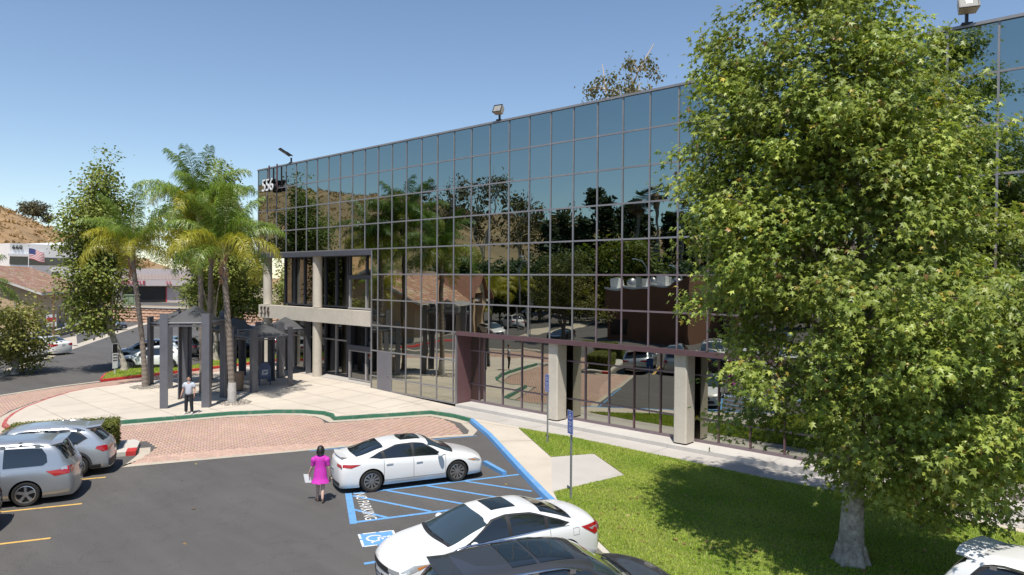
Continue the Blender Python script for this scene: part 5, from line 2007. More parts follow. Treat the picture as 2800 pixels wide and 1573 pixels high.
# ---- queen palms
def frond_mesh(g, L=3.0, droop=1.0, nl=46, lo=(0.085, 0.15, 0.016), hi=(0.22, 0.31, 0.040), leaf=0.78):
    """frond along +X from the origin, arching up and over; hanging leaflets"""
    ts = np.linspace(0, 1, 22)
    ang = RAD(62) - droop * (ts ** 1.3) * RAD(118)
    x = np.concatenate([[0], np.cumsum(np.cos(ang[:-1]) * L / 21)])
    z = np.concatenate([[0], np.cumsum(np.sin(ang[:-1]) * L / 21)])
    V, F, T = [], [], []
    for i in range(nl):
        t = 0.14 + 0.86 * i / (nl - 1)
        px, pz = np.interp(t, ts, x), np.interp(t, ts, z)
        a = np.interp(t, ts, ang)
        fx, fz = math.cos(a), math.sin(a)
        ll = leaf * (0.55 + 0.6 * math.sin(math.pi * min(1, t * 0.92 + 0.1))) * g.uniform(0.85, 1.15)
        for sg in (-1, 1):
            for rep in range(2):
                dz0 = g.uniform(-0.25, 0.75)
                d0 = np.array([fx * 0.5 + g.normal(0, 0.28), sg * g.uniform(0.35, 0.95), fz * 0.45 + dz0])
                d0 /= np.linalg.norm(d0)
                p0 = np.array([px, 0, pz])
                p1 = p0 + d0 * ll * 0.40
                d1 = d0 * 0.75 + np.array([0, 0, -0.75])
                p2 = p1 + d1 / np.linalg.norm(d1) * ll * 0.34
                d2 = d0 * 0.25 + np.array([0, 0, -1.0])
                p3 = p2 + d2 / np.linalg.norm(d2) * ll * 0.34
                wv = np.array([fx, 0, fz]) * 0.014
                b = len(V)
                V += [p0 - wv * 0.5, p0 + wv * 0.5, p1 - wv, p1 + wv, p2 - wv * 0.9, p2 + wv * 0.9, p3]
                F += [[b, b + 1, b + 3, b + 2], [b + 2, b + 3, b + 5, b + 4], [b + 4, b + 5, b + 6, b + 6]]
                f = np.clip(g.random() * 0.8 + 0.25 * t, 0, 1)
                c = np.array(lo) * (1 - f) + np.array(hi) * f
                T += [c * g.uniform(0.85, 1.15)] * 7
    # triangles for the tips
    quads = [q for q in F if q[2] != q[3]]
    tris = [[q[0], q[1], q[2]] for q in F if q[2] == q[3]]
    Fall = [[q[0], q[1], q[2]] for q in quads] + [[q[0], q[2], q[3]] for q in quads] + tris
    me = raw_mesh('frond', np.array(V), np.array(Fall), ['leaf_palm'], np.array(T))
    mb = MB()
    mb.tube([(float(a), 0, float(b)) for a, b in zip(x, z)], [0.028 * (1 - 0.85 * q) + 0.003 for q in ts], 5)
    rm = mb.mesh('rachis', 'rachis')
    return me, rm

_g = np.random.default_rng(5)
FRONDS = {
    'green': [frond_mesh(_g, _g.uniform(3.2, 3.7), dr, 54) for dr in (0.45, 0.75, 1.0, 1.2)],
    'yellow': [frond_mesh(_g, _g.uniform(3.0, 3.4), dr, 54, (0.17, 0.21, 0.016), (0.46, 0.40, 0.035)) for dr in (0.5, 0.85, 1.1, 1.25)],
    'small': [frond_mesh(_g, 1.7, dr, 30, (0.12, 0.15, 0.012), (0.30, 0.26, 0.02), 0.45) for dr in (0.7, 1.1, 1.35)]}


def palm(label, pos, h, lean=(0, 0), seed=1, mix=0.4, nf=17, r=0.17, group='feather palms at the plaza', white=False, kinds=('green', 'yellow'), boots=True, name='feather_palm'):
    g = np.random.default_rng(seed)
    t = thing(name, label, 'palm tree', pos, 0, group)
    mb = MB()
    n = 60
    pts, rad = [], []
    for i in range(n + 1):
        f = i / n
        pts.append((lean[0] * (f ** 1.4), lean[1] * (f ** 1.4), -0.1 + (h - 0.25) * f))
        rr = r * (1.25 - 0.35 * min(1, f * 6)) if f < 0.17 else r * (0.92 - 0.10 * f)
        rad.append(rr * (1.05 if i % 2 else 0.955))
    mb.tube(pts, rad, 12)
    tr = mb.build('trunk', 'bark_palm', t)
    if white:
        MB().lathe([(r * 1.36, 0.0), (r * 1.25, 0.35), (r * 1.13, 0.95), (r * 1.08, 1.0)], 14, (0, 0, 0), cap=False).build('whitened_foot', 'bark_palm_white', tr, 60)
    tx, ty = lean
    if boots:
        # old leaf bases under the crown
        bt = MB()
        for i in range(26):
            a = g.uniform(0, 6.28)
            z = h - 1.55 + g.random() * 1.25
            l = g.uniform(0.2, 0.38)
            bt.bar((tx + r * 0.7 * math.cos(a), ty + r * 0.7 * math.sin(a), z), (tx + (r * 1.05 + 0.07) * math.cos(a), ty + (r * 1.05 + 0.07) * math.sin(a), z + l), 0.075, 0.035, upv=(math.cos(a), math.sin(a), 0))
        bt.build('leaf_bases', 'palm_boot', t)
        MB().tube([(tx, ty, h - 0.5), (tx, ty, h + 0.3), (tx, ty, h + 0.9)], [r * 0.95, r * 0.6, 0.04], 9).build('crown_shaft', 'rachis', t, 60)
    for i in range(nf):
        a = i * 2.39996 + g.uniform(-0.3, 0.3)
        f = i / nf
        low = f > 0.45
        kind = kinds[-1] if (low and g.random() < 0.35 + mix) or g.random() < mix * 0.4 else kinds[0]
        arr = FRONDS[kind]
        k = int(np.clip(round(f * (len(arr) - 1) + g.normal(0, 0.4)), 0, len(arr) - 1))
        me, rm = arr[k]
        o = link('frond', me, t, (tx + 0.06 * math.cos(a), ty + 0.06 * math.sin(a), h + 0.25 - 0.35 * f))
        o.rotation_euler = (g.normal(0, 0.10), RAD(-22 + 52 * f + g.normal(0, 6)), a)
        s = g.uniform(0.88, 1.08)
        o.scale = (s, s, s)
        link('rachis', rm, o)
    return t

palm('feather palm with yellow fronds and a leaning trunk at the drive edge of the plaza', (-42.15, 15.04, 0.15), 7.6, (-0.75, -0.45), 3, 0.55, 18, 0.16)
palm('tallest feather palm of the plaza rising through the canopies', (-37.8, 16.4, 0.15), 9.7, (-0.25, -0.1), 4, 0.1, 24, 0.16)
palm('feather palm with dry skirt close behind the tallest palm', (-39.3, 17.4, 0.15), 8.5, (0.1, 0.1), 9, 0.3, 18, 0.15)
palm('green feather palm with whitened foot in front of the canopies', (-34.02, 16.24, 0.15), 7.4, (-0.45, -0.25), 6, 0.2, 22, 0.17, white=True)
palm('feather palm rising left of the side road beyond the young sycamore', (-52.4, 8.1, 0.0), 5.0, (0, 0), 8, 0.4, 15, 0.15)
# ================================================================ PLAZA CANOPIES
mat('post_paint', (0.135, 0.137, 0.155), 0.45, 0.15, var=0.10, vscale=2.5, var2=0.1, v2scale=0.8)
mat('shade_cloth', (0.085, 0.085, 0.088), 0.8, var=0.10, vscale=2.0, var2=0.15, v2scale=0.8, trans=0.12)
mat('post_inner', (0.016, 0.016, 0.018), 0.6)


def pavilion(label, cs, ztop, zedge, zpeak, pw=0.36):
    c = Vector((sum(p[0] for p in cs) / 4, sum(p[1] for p in cs) / 4))
    zg = plaza_z(c.x, c.y)
    t = thing('shade_canopy', label, 'canopy', (c.x, c.y, zg), 0, 'shade canopies at the entrance')
    L = [Vector((p[0] - c.x, p[1] - c.y)) for p in cs]
    for i in range(4):
        p, a, b = L[i], L[(i + 1) % 4], L[(i - 1) % 4]
        da, db = (a - p).normalized(), (b - p).normalized()
        mb = MB()
        # two plates meeting at the outer corner
        for d, e in ((da, db), (db, da)):
            q0 = p + (e * 0.0)
            k = 0.045
            if d is da:
                poly = [p, p + d * pw, p + d * pw + e * k, p + e * k]
            else:
                poly = [p + e * (k + 0.001), p + e * (k + 0.001) + d * pw, p + e * (2 * k) + d * pw, p + e * (2 * k)]
                poly = [p + d * (k + 0.001), p + d * pw, p + d * pw + e * k, p + d * (k + 0.001) + e * k]
            mb.prism([(v.x, v.y) for v in poly], -0.05, ztop - zg)
        po = mb.build('post', 'post_paint', t)
    ze = zedge - zg
    for i in range(4):
        a, b = L[i] * 0.93, L[(i + 1) % 4] * 0.93
        d = (b - a).normalized()
        mb = MB().tube([(a.x, a.y, ze), (b.x, b.y, ze)], 0.055, 10)
        mb.bar((a.x, a.y, ze - 0.13), (b.x, b.y, ze - 0.13), 0.05, 0.06)
        mb.build('edge_beam', 'post_paint', t, smooth=40)
    # tensioned cloth
    N = 14
    V, F = [], []
    for i in range(N + 1):
        for j in range(N + 1):
            u, v = i / N * 2 - 1, j / N * 2 - 1
            w = [(1 - u) * (1 - v) / 4, (1 + u) * (1 - v) / 4, (1 + u) * (1 + v) / 4, (1 - u) * (1 + v) / 4]
            p = Vector((0, 0))
            for k in range(4):
                p += L[k] * w[k] * 0.93
            m = max(abs(u), abs(v))
            r = (abs(u) ** 6 + abs(v) ** 6) ** (1 / 6)
            h = max(0.0, 1 - min(1, r)) ** 0.96
            wr = 0.018 * math.sin(9 * u + 4 * v) * (1 - m) * 2
            V.append((p.x, p.y, ze + 0.03 + (zpeak - zedge) * h + wr))
    for i in range(N):
        for j in range(N):
            a = i * (N + 1) + j
            F.append((a, a + N + 1, a + N + 2, a + 1))
    MB().add(V, F).build('shade_cloth', 'shade_cloth', t, smooth=50)
    return t

pavilion('dark grey shade canopy on four posts standing nearest the green kerb', [(-34.72, 13.02), (-33.38, 14.80), (-35.55, 16.70), (-36.90, 14.85)], 4.68, 4.22, 5.0)
pavilion('dark grey shade canopy beside the leaning palm at the drive', [(-43.05, 15.45), (-40.5, 15.55), (-40.6, 18.0), (-43.15, 17.9)], 4.1, 3.75, 4.5)
pavilion('dark grey shade canopy over the mailbox', [(-35.85, 18.25), (-36.35, 20.95), (-39.05, 21.15), (-38.6, 18.35)], 3.62, 3.12, 3.8)
pavilion('dark grey shade canopy set among the other canopies with no street frontage', [(-40.1, 18.6), (-40.2, 21.0), (-42.6, 21.1), (-42.5, 18.7)], 3.7, 3.25, 3.95)
pavilion('dark grey shade canopy against the glass entrance wall', [(-39.35, 21.75), (-39.45, 24.0), (-42.0, 24.0), (-41.9, 21.75)], 3.6, 3.2, 3.9)

# ================================================================ PLAZA FURNITURE
mat('aggregate', (0.34, 0.235, 0.165), 0.9, var=0.3, vscale=60, var2=0.1, v2scale=1.5, bump=0.6, bscale=70)
t = thing('litter_bin', 'round tan aggregate litter bin beside the canopy over the mailbox', 'litter bin', (-37.3, 18.05, 0.15))
MB().lathe([(0.34, 0.05), (0.37, 0.10), (0.385, 0.92), (0.40, 1.0), (0.36, 1.03), (0.30, 1.0), (0.28, 0.55)], 26, cap=False).build('drum', 'aggregate', t, 50)
MB().lathe([(0.30, 0.0), (0.33, 0.055)], 20).build('foot', 'interior_dark', t)
MB().lathe([(0.28, 0.60), (0.001, 0.60)], 20, cap=False).build('liner', 'black_metal', t)

mat('mail_blue', (0.022, 0.060, 0.155), 0.4, 0.1, var=0.1, vscale=5, coat=0.3)
t = thing('mailbox', 'blue street mailbox with rounded top and white emblem under the canopy', 'mailbox', (-38.1, 20.15, 0.16), RAD(-28))
mb = MB()
pr = [(-0.33, 0.36), (-0.33, 1.02)] + [(-0.33 * math.cos(a), 1.02 + 0.30 * math.sin(a)) for a in np.linspace(0.15, math.pi - 0.15, 12)] + [(0.33, 1.02), (0.33, 0.36)]
n = len(pr)
V = [(-0.27, y, z) for y, z in pr] + [(0.27, y, z) for y, z in pr]
F = [tuple(range(n)), tuple(range(2 * n - 1, n - 1, -1))] + [(i, n + i, n + (i + 1) % n, (i + 1) % n) for i in range(n)]
me = MB().add(V, F).mesh('body', 'mail_blue', 35); fix_normals(me)
link('body', me, t)
for x in (-0.24, 0.24):
    for y in (-0.30, 0.30):
        MB().bx(x - 0.03, x + 0.03, y - 0.03, y + 0.03, 0.0, 0.36).build('leg', 'mail_blue', t)
pl = MB().add([(0.274, -0.17, 0.60), (0.274, 0.15, 0.60), (0.274, 0.19, 0.90), (0.274, -0.13, 0.90)], [(0, 1, 2, 3)]).build('emblem_plate', 'plate', t)
em = MB()
em.add([(0.277, -0.12, 0.69), (0.277, 0.03, 0.72), (0.277, 0.15, 0.78), (0.277, 0.16, 0.87), (0.277, 0.02, 0.80), (0.277, -0.10, 0.86), (0.277, -0.05, 0.76)], [(0, 1, 2, 3, 4, 5, 6)])
em.add([(0.277, -0.14, 0.63), (0.277, 0.13, 0.63), (0.277, 0.135, 0.66), (0.277, -0.135, 0.66)], [(0, 1, 2, 3)])
em.build('emblem', 'mail_blue', pl)
MB().bx(-0.2, 0.2, -0.36, -0.328, 0.98, 1.06).build('drop_handle', 'steel', t)

# ---- handicapped parking signs
mat('sign_blue', (0.025, 0.085, 0.36), 0.4)
mat('sign_white', (0.75, 0.76, 0.78), 0.45)
mat('galvanised', (0.36, 0.37, 0.39), 0.5, 0.6, var=0.12, vscale=12)
def hc_sign(pos, h0, h1, label, yaw):
    t = thing('parking_sign', label, 'sign', pos, yaw, 'blue access parking signs')
    mb = MB()
    mb.bx(-0.022, 0.022, 0.0, 0.05, -0.2, h0 + 0.35)
    for z in np.arange(0.15, h0, 0.075):
        mb.bx(-0.009, 0.009, -0.004, 0.0, z, z + 0.03, 1)
    mb.build('post', ['galvanised', 'black_metal'], t)
    pn = MB().bx(-0.16, 0.16, -0.016, -0.006, h0, h1).build('panel', 'sign_blue', t)
    ed = MB()
    for a in ((-0.16, 0.16, h0, h0 + 0.012), (-0.16, 0.16, h1 - 0.012, h1), (-0.16, -0.148, h0, h1), (0.148, 0.16, h0, h1), (-0.148, 0.148, h0 + 0.20, h0 + 0.208)):
        ed.add([(a[0], -0.018, a[2]), (a[1], -0.018, a[2]), (a[1], -0.018, a[3]), (a[0], -0.018, a[3])], [(0, 1, 2, 3)])
    wheelchair(ed, lambda x, y: (x * 0.25, -0.0185, h1 - 0.15 + y * 0.25), 1.0)
    ed.build('symbol', 'sign_white', pn)
    for i, (s, z, sz) in enumerate((('PARKING', h1 - 0.335, 0.07), ('ONLY', h1 - 0.41, 0.07), ('MINIMUM', h0 + 0.145, 0.055), ('FINE $250', h0 + 0.08, 0.055))):
        text_obj(s, sz, 0.001, 'words', 'sign_white', pn, Matrix.Translation((0, -0.0185, z)) @ M90, 1, 0.8)
    return t
YS = math.atan2(U.y, U.x) - math.pi / 2
hc_sign((-17.03, 20.58, 0.15), 1.98, 2.66, 'blue access parking sign on a galvanised post at the narrow tip of the lawn', YS)
hc_sign((-12.21, 15.82, 0.15), 1.88, 2.56, 'blue access parking sign on a galvanised post where the blue kerb ends', YS)

# ---- notice post on the road island
t = thing('notice_sign', 'tall narrow black and white notice on a pale post before the leaning sycamore trunk', 'sign', (-49.2, 15.7, 0.14), RAD(98))
MB().bx(-0.03, 0.03, 0.0, 0.06, -0.1, 1.9).build('post', 'sign_white', t)
pn = MB().bx(-0.16, 0.16, -0.02, -0.004, 0.35, 1.95).build('panel', 'sign_white', t)
mb = MB()
mb.bx(-0.15, 0.15, -0.026, -0.021, 1.35, 1.93)
for z in (1.18, 0.99, 0.82):
    for i, (a, b) in enumerate(((-0.12, -0.07), (-0.05, 0.01), (0.03, 0.07), (0.085, 0.125))):
        mb.bx(a, b, -0.026, -0.021, z, z + 0.09)
mb.build('lettering', 'black_metal', pn)

# ---- clipped hedge
def hedge(name, label, corners, z0, z1, seed, dens=900):
    g = np.random.default_rng(seed)
    cs = [np.array(c) for c in corners]
    cen = sum(cs) / 4
    t = thing(name, label, 'hedge', (cen[0], cen[1], z0))
    P, O = [], []
    A = [np.linalg.norm(cs[(i + 1) % 4] - cs[i]) * (z1 - z0) for i in range(4)]
    for i in range(4):
        a, b = cs[i] - cen, cs[(i + 1) % 4] - cen
        d = (b - a) / np.linalg.norm(b - a)
        nrm = np.array([d[1], -d[0]])
        for _ in range(int(A[i] * dens)):
            q = a + (b - a) * g.random()
            P.append([q[0] + nrm[0] * g.normal(-0.02, 0.03), q[1] + nrm[1] * g.normal(-0.02, 0.03), g.uniform(0.05, z1 - z0)])
            O.append([nrm[0], nrm[1], 0.3])
    top = np.linalg.norm(np.cross(cs[1] - cs[0], cs[3] - cs[0]))
    for _ in range(int(top * dens)):
        u, v = g.random(), g.random()
        q = (cs[0] * (1 - u) + cs[1] * u) * (1 - v) + (cs[3] * (1 - u) + cs[2] * u) * v - cen
        P.append([q[0], q[1], z1 - z0 + g.normal(-0.02, 0.03)])
        O.append([0, 0, 1])
    P, O = np.array(P), np.array(O)
    n = len(P)
    f = g.random((n, 1))
    col = (np.array([[0.07, 0.10, 0.018]]) * (1 - f) + np.array([[0.24, 0.24, 0.05]]) * f)
    link('foliage', leaf_quads('foliage', P, O, g.uniform(0.05, 0.09, n), col, 'leaf_far', g, hang=0.2, shape=OVAL), t)
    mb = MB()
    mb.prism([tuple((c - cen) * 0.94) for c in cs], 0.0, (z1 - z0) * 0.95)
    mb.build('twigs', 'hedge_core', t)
    return t
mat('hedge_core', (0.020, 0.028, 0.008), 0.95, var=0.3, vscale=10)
hedge('hedge', 'clipped green hedge in the planter bed beside the silver station wagon', [uv(-3.45, -28.65), uv(-3.45, -30.15), uv(-6.8, -30.15), uv(-6.8, -28.65)], 0.15, 1.12, 41)

# ================================================================ PEOPLE
mat('skin', (0.52, 0.31, 0.22), 0.55, var=0.05, vscale=8)
mat('skin_pale', (0.62, 0.42, 0.33), 0.55, var=0.05, vscale=8)
mat('hair', (0.012, 0.010, 0.009), 0.5, var=0.3, vscale=60)
mat('polo', (0.46, 0.50, 0.56), 0.85, var=0.08, vscale=22, bump=0.2, bscale=30)
mat('trousers', (0.014, 0.016, 0.022), 0.85, var=0.2, vscale=12)
mat('shoe_white', (0.75, 0.75, 0.74), 0.6)
mat('shoe_tan', (0.17, 0.085, 0.05), 0.5)
mat('dress', (0.58, 0.036, 0.42), 0.75, var=0.08, vscale=10, bump=0.25, bscale=16)
mat('paper', (0.80, 0.80, 0.80), 0.7)
mat('eye', (0.02, 0.015, 0.012), 0.3)
mat('lips', (0.36, 0.14, 0.12), 0.5)


def skinned(name, nodes, edges, material, root, sub=2):
    """nodes: {id: (x, y, z, rx, ry)}"""
    ids = list(nodes)
    ix = {k: i for i, k in enumerate(ids)}
    me = bpy.data.meshes.new(name)
    me.from_pydata([nodes[k][:3] for k in ids], [(ix[a], ix[b]) for a, b in edges], [])
    o = bpy.data.objects.new(name, me)
    COL.objects.link(o)
    md = o.modifiers.new('s', 'SKIN')
    md.use_smooth_shade = True
    md.branch_smoothing = 0.6
    for k in ids:
        sv = me.skin_vertices[0].data[ix[k]]
        sv.radius = (nodes[k][3], nodes[k][4])
        sv.use_root = (k in root)
    s2 = o.modifiers.new('u', 'SUBSURF')
    s2.levels = sub
    s2.render_levels = sub
    dg = bpy.context.evaluated_depsgraph_get()
    res = bpy.data.meshes.new_from_object(o.evaluated_get(dg))
    bpy.data.objects.remove(o)
    res.materials.clear()
    res.materials.append(MATS[material])
    res.polygons.foreach_set('use_smooth', [True] * len(res.polygons))
    return res


def hand_nodes(N, E, key, wrist, d, side, flex=0.35):
    """palm and five fingers continuing from wrist in direction d; side: thumb side direction"""
    w = Vector(wrist)
    d = Vector(d).normalized()
    s = Vector(side).normalized()
    nrm = d.cross(s).normalized()
    pm = w + d * 0.055
    N[key + 'p'] = (*pm, 0.020, 0.030)
    kn = w + d * 0.092
    E.append((key + 'w', key + 'p'))
    for i, (off, ln) in enumerate(((0.030, 0.070), (0.010, 0.080), (-0.010, 0.074), (-0.028, 0.058))):
        a = kn + s * off
        b = a + d * ln * 0.55 + nrm * flex * 0.02
        c = b + (d + nrm * flex).normalized() * ln * 0.5
        N[f'{key}f{i}a'] = (*a, 0.0095, 0.0095)
        N[f'{key}f{i}b'] = (*b, 0.0085, 0.0085)
        N[f'{key}f{i}c'] = (*c, 0.007, 0.007)
        E += [(key + 'p', f'{key}f{i}a'), (f'{key}f{i}a', f'{key}f{i}b'), (f'{key}f{i}b', f'{key}f{i}c')]
    a = w + d * 0.035 + s * 0.035
    b = a + (d + s * 0.8).normalized() * 0.035
    c = b + (d + s * 0.2).normalized() * 0.028
    N[key + 'ta'] = (*a, 0.011, 0.011); N[key + 'tb'] = (*b, 0.0095, 0.0095); N[key + 'tc'] = (*c, 0.008, 0.008)
    E += [(key + 'p', key + 'ta'), (key + 'ta', key + 'tb'), (key + 'tb', key + 'tc')]


def ball(c, r, n=10, m=7, sc=(1, 1, 1)):
    mb = MB()
    prof = [(max(1e-4, r * math.sin(math.pi * i / m)), -r * math.cos(math.pi * i / m)) for i in range(m + 1)]
    mb.lathe(prof, n, (0, 0, 0), cap=False)
    mb.v = [(c[0] + v[0] * sc[0], c[1] + v[1] * sc[1], c[2] + v[2] * sc[2]) for v in mb.v]
    return mb


def head_parts(t, body, hz, female, skinm, yaw=0.0, tilt=0.0):
    """features of the face (front is -Y), hair cap"""
    def place(mb, name, m, parent):
        me = mb.mesh(name, m, 80)
        me.transform(Matrix.Translation((0, 0, hz)) @ Matrix.Rotation(yaw, 4, 'Z') @ Matrix.Rotation(tilt, 4, 'X') @ Matrix.Translation((0, 0, -hz)))
        return link(name, me, parent)
    for sx in (-1, 1):
        place(ball((sx * 0.032, -0.083, hz + 0.012), 0.010, 8, 6), 'eye', 'eye', body)
        place(ball((sx * 0.078, 0.0, hz + 0.0), 0.026, 8, 6, (0.4, 0.8, 1.2)), 'ear', skinm, body)
        mb = MB().bar((sx * 0.018, -0.088, hz + 0.034), (sx * 0.048, -0.080, hz + 0.034), 0.006, 0.008)
        place(mb, 'eyebrow', 'hair', body)
    mb = MB().add([(-0.014, -0.085, hz - 0.022), (0.014, -0.085, hz - 0.022), (0, -0.110, hz - 0.018), (0, -0.084, hz + 0.022)], [(0, 1, 2), (0, 2, 3), (2, 1, 3)])
    place(mb, 'nose', skinm, body)
    place(ball((0, -0.082, hz - 0.045), 0.020, 8, 6, (1, 0.4, 0.35)), 'mouth', 'lips', body)
    # hair
    mb = MB()
    n, m = 18, 9
    zmin = -0.10 if female else 0.02
    V = []
    for i in range(m + 1):
        for j in range(n):
            a = 2 * math.pi * j / n
            f = i / m
            front = max(0.0, -math.sin(a))
            lo = zmin + (0.075 if not female else 0.15) * front ** 0.6
            ph = f * math.pi / 2
            z = lo + (0.118 - lo) * math.sin(ph)
            r = math.cos(ph) ** 0.55 if z > 0 else 1.0
            r = max(0.0, (1 - max(0, z / 0.12) ** 2.6)) ** 0.5
            bulge = 1.0 + (0.12 if female and z < 0.03 else 0.0)
            V.append((0.102 * r * math.cos(a) * bulge, 0.004 + 0.118 * r * math.sin(a) * bulge, hz + z * 1.12))
    F = [(i * n + j, i * n + (j + 1) % n, (i + 1) * n + (j + 1) % n, (i + 1) * n + j) for i in range(m) for j in range(n)]
    mb.add(V, F)
    place(mb, 'hair', 'hair', t)


# ---- man in a polo shirt
def man():
    t = thing('person', 'person in pale grey polo shirt, dark trousers and white shoes standing by the canopy post', 'person', (-32.52, 13.48, 0.15), RAD(46))
    N, E = {}, []
    N['pel'] = (0, 0, 0.94, 0.13, 0.10); N['sp'] = (0, 0.01, 1.12, 0.125, 0.095); N['ch'] = (0, 0.015, 1.32, 0.155, 0.105)
    N['nb'] = (0, 0.02, 1.455, 0.062, 0.058); N['nk'] = (0, 0.0, 1.50, 0.055, 0.055)
    N['h0'] = (0, -0.015, 1.555, 0.066, 0.074); N['h1'] = (0, -0.005, 1.625, 0.080, 0.094); N['h2'] = (0, 0.005, 1.695, 0.062, 0.072)
    E += [('pel', 'sp'), ('sp', 'ch'), ('ch', 'nb'), ('nb', 'nk'), ('nk', 'h0'), ('h0', 'h1'), ('h1', 'h2')]
    arm = {'L': [(0.185, 0.015, 1.395), (0.255, 0.01, 1.13), (0.275, -0.07, 0.90)], 'R': [(-0.185, 0.015, 1.395), (-0.265, 0.03, 1.13), (-0.325, -0.04, 0.89)]}
    for s, pts in arm.items():
        sg = 1 if s == 'L' else -1
        N[s + 's'] = (*pts[0], 0.062, 0.062); N[s + 'e'] = (*pts[1], 0.043, 0.045); N[s + 'w'] = (*pts[2], 0.027, 0.031)
        E += [('ch', s + 's'), (s + 's', s + 'e'), (s + 'e', s + 'w')]
        hand_nodes(N, E, s, pts[2], (sg * 0.05, -0.1, -1), (0, -1, 0), 0.5)
        x = sg * 0.10
        N[s + 'h'] = (x, 0, 0.87, 0.092, 0.088); N[s + 'k'] = (x + sg * 0.02, -0.015, 0.47, 0.058, 0.060); N[s + 'a'] = (x + sg * 0.035, 0.02, 0.085, 0.040, 0.042)
        N[s + 't'] = (x + sg * 0.06, -0.13, 0.035, 0.036, 0.030)
        E += [('pel', s + 'h'), (s + 'h', s + 'k'), (s + 'k', s + 'a'), (s + 'a', s + 't')]
    b = link('body', skinned('body', N, E, 'skin', ('pel',)), t)
    P, Q = {}, []
    P['a'] = (0, 0, 0.80, 0.20, 0.155); P['b'] = (0, 0.005, 1.08, 0.185, 0.145); P['c'] = (0, 0.015, 1.33, 0.215, 0.155); P['d'] = (0, 0.02, 1.475, 0.12, 0.11)
    Q += [('a', 'b'), ('b', 'c'), ('c', 'd')]
    for s, pts in arm.items():
        v = Vector(pts[0]).lerp(Vector(pts[1]), 0.75)
        P[s + '0'] = (*pts[0], 0.105, 0.105); P[s + '1'] = (*v, 0.095, 0.095)
        Q += [('c', s + '0'), (s + '0', s + '1')]
    link('shirt', skinned('shirt', P, Q, 'polo', ('a',)), t)
    MB().lathe([(0.072, 1.44), (0.078, 1.455), (0.068, 1.495)], 14, (0, 0.012, 0), cap=False).build('collar', 'polo', t, 60)
    P, Q = {'a': (0, 0, 0.95, 0.14, 0.112)}, []
    for sg, s in ((1, 'L'), (-1, 'R')):
        x = sg * 0.10
        P[s + 'h'] = (x, 0, 0.86, 0.108, 0.102); P[s + 'k'] = (x + sg * 0.02, -0.012, 0.47, 0.082, 0.084); P[s + 'a'] = (x + sg * 0.034, 0.01, 0.075, 0.068, 0.074)
        Q += [('a', s + 'h'), (s + 'h', s + 'k'), (s + 'k', s + 'a')]
    link('trousers', skinned('trousers', P, Q, 'trousers', ('a',)), t)
    for sg in (1, -1):
        x = sg * 0.14
        me = skinned('shoe', {'a': (x, 0.04, 0.05, 0.042, 0.05), 'b': (x + sg * 0.015, -0.06, 0.045, 0.046, 0.045), 'c': (x + sg * 0.03, -0.16, 0.038, 0.042, 0.036)}, [('a', 'b'), ('b', 'c')], 'shoe_white', ('b',))
        link('shoe', me, t)
    MB().lathe([(0.036, -0.012), (0.040, 0.0), (0.036, 0.012)], 12, (0.272, -0.055, 0.935)).build('watch', 'black_metal', b)
    head_parts(t, b, 1.62, False, 'skin')
man()


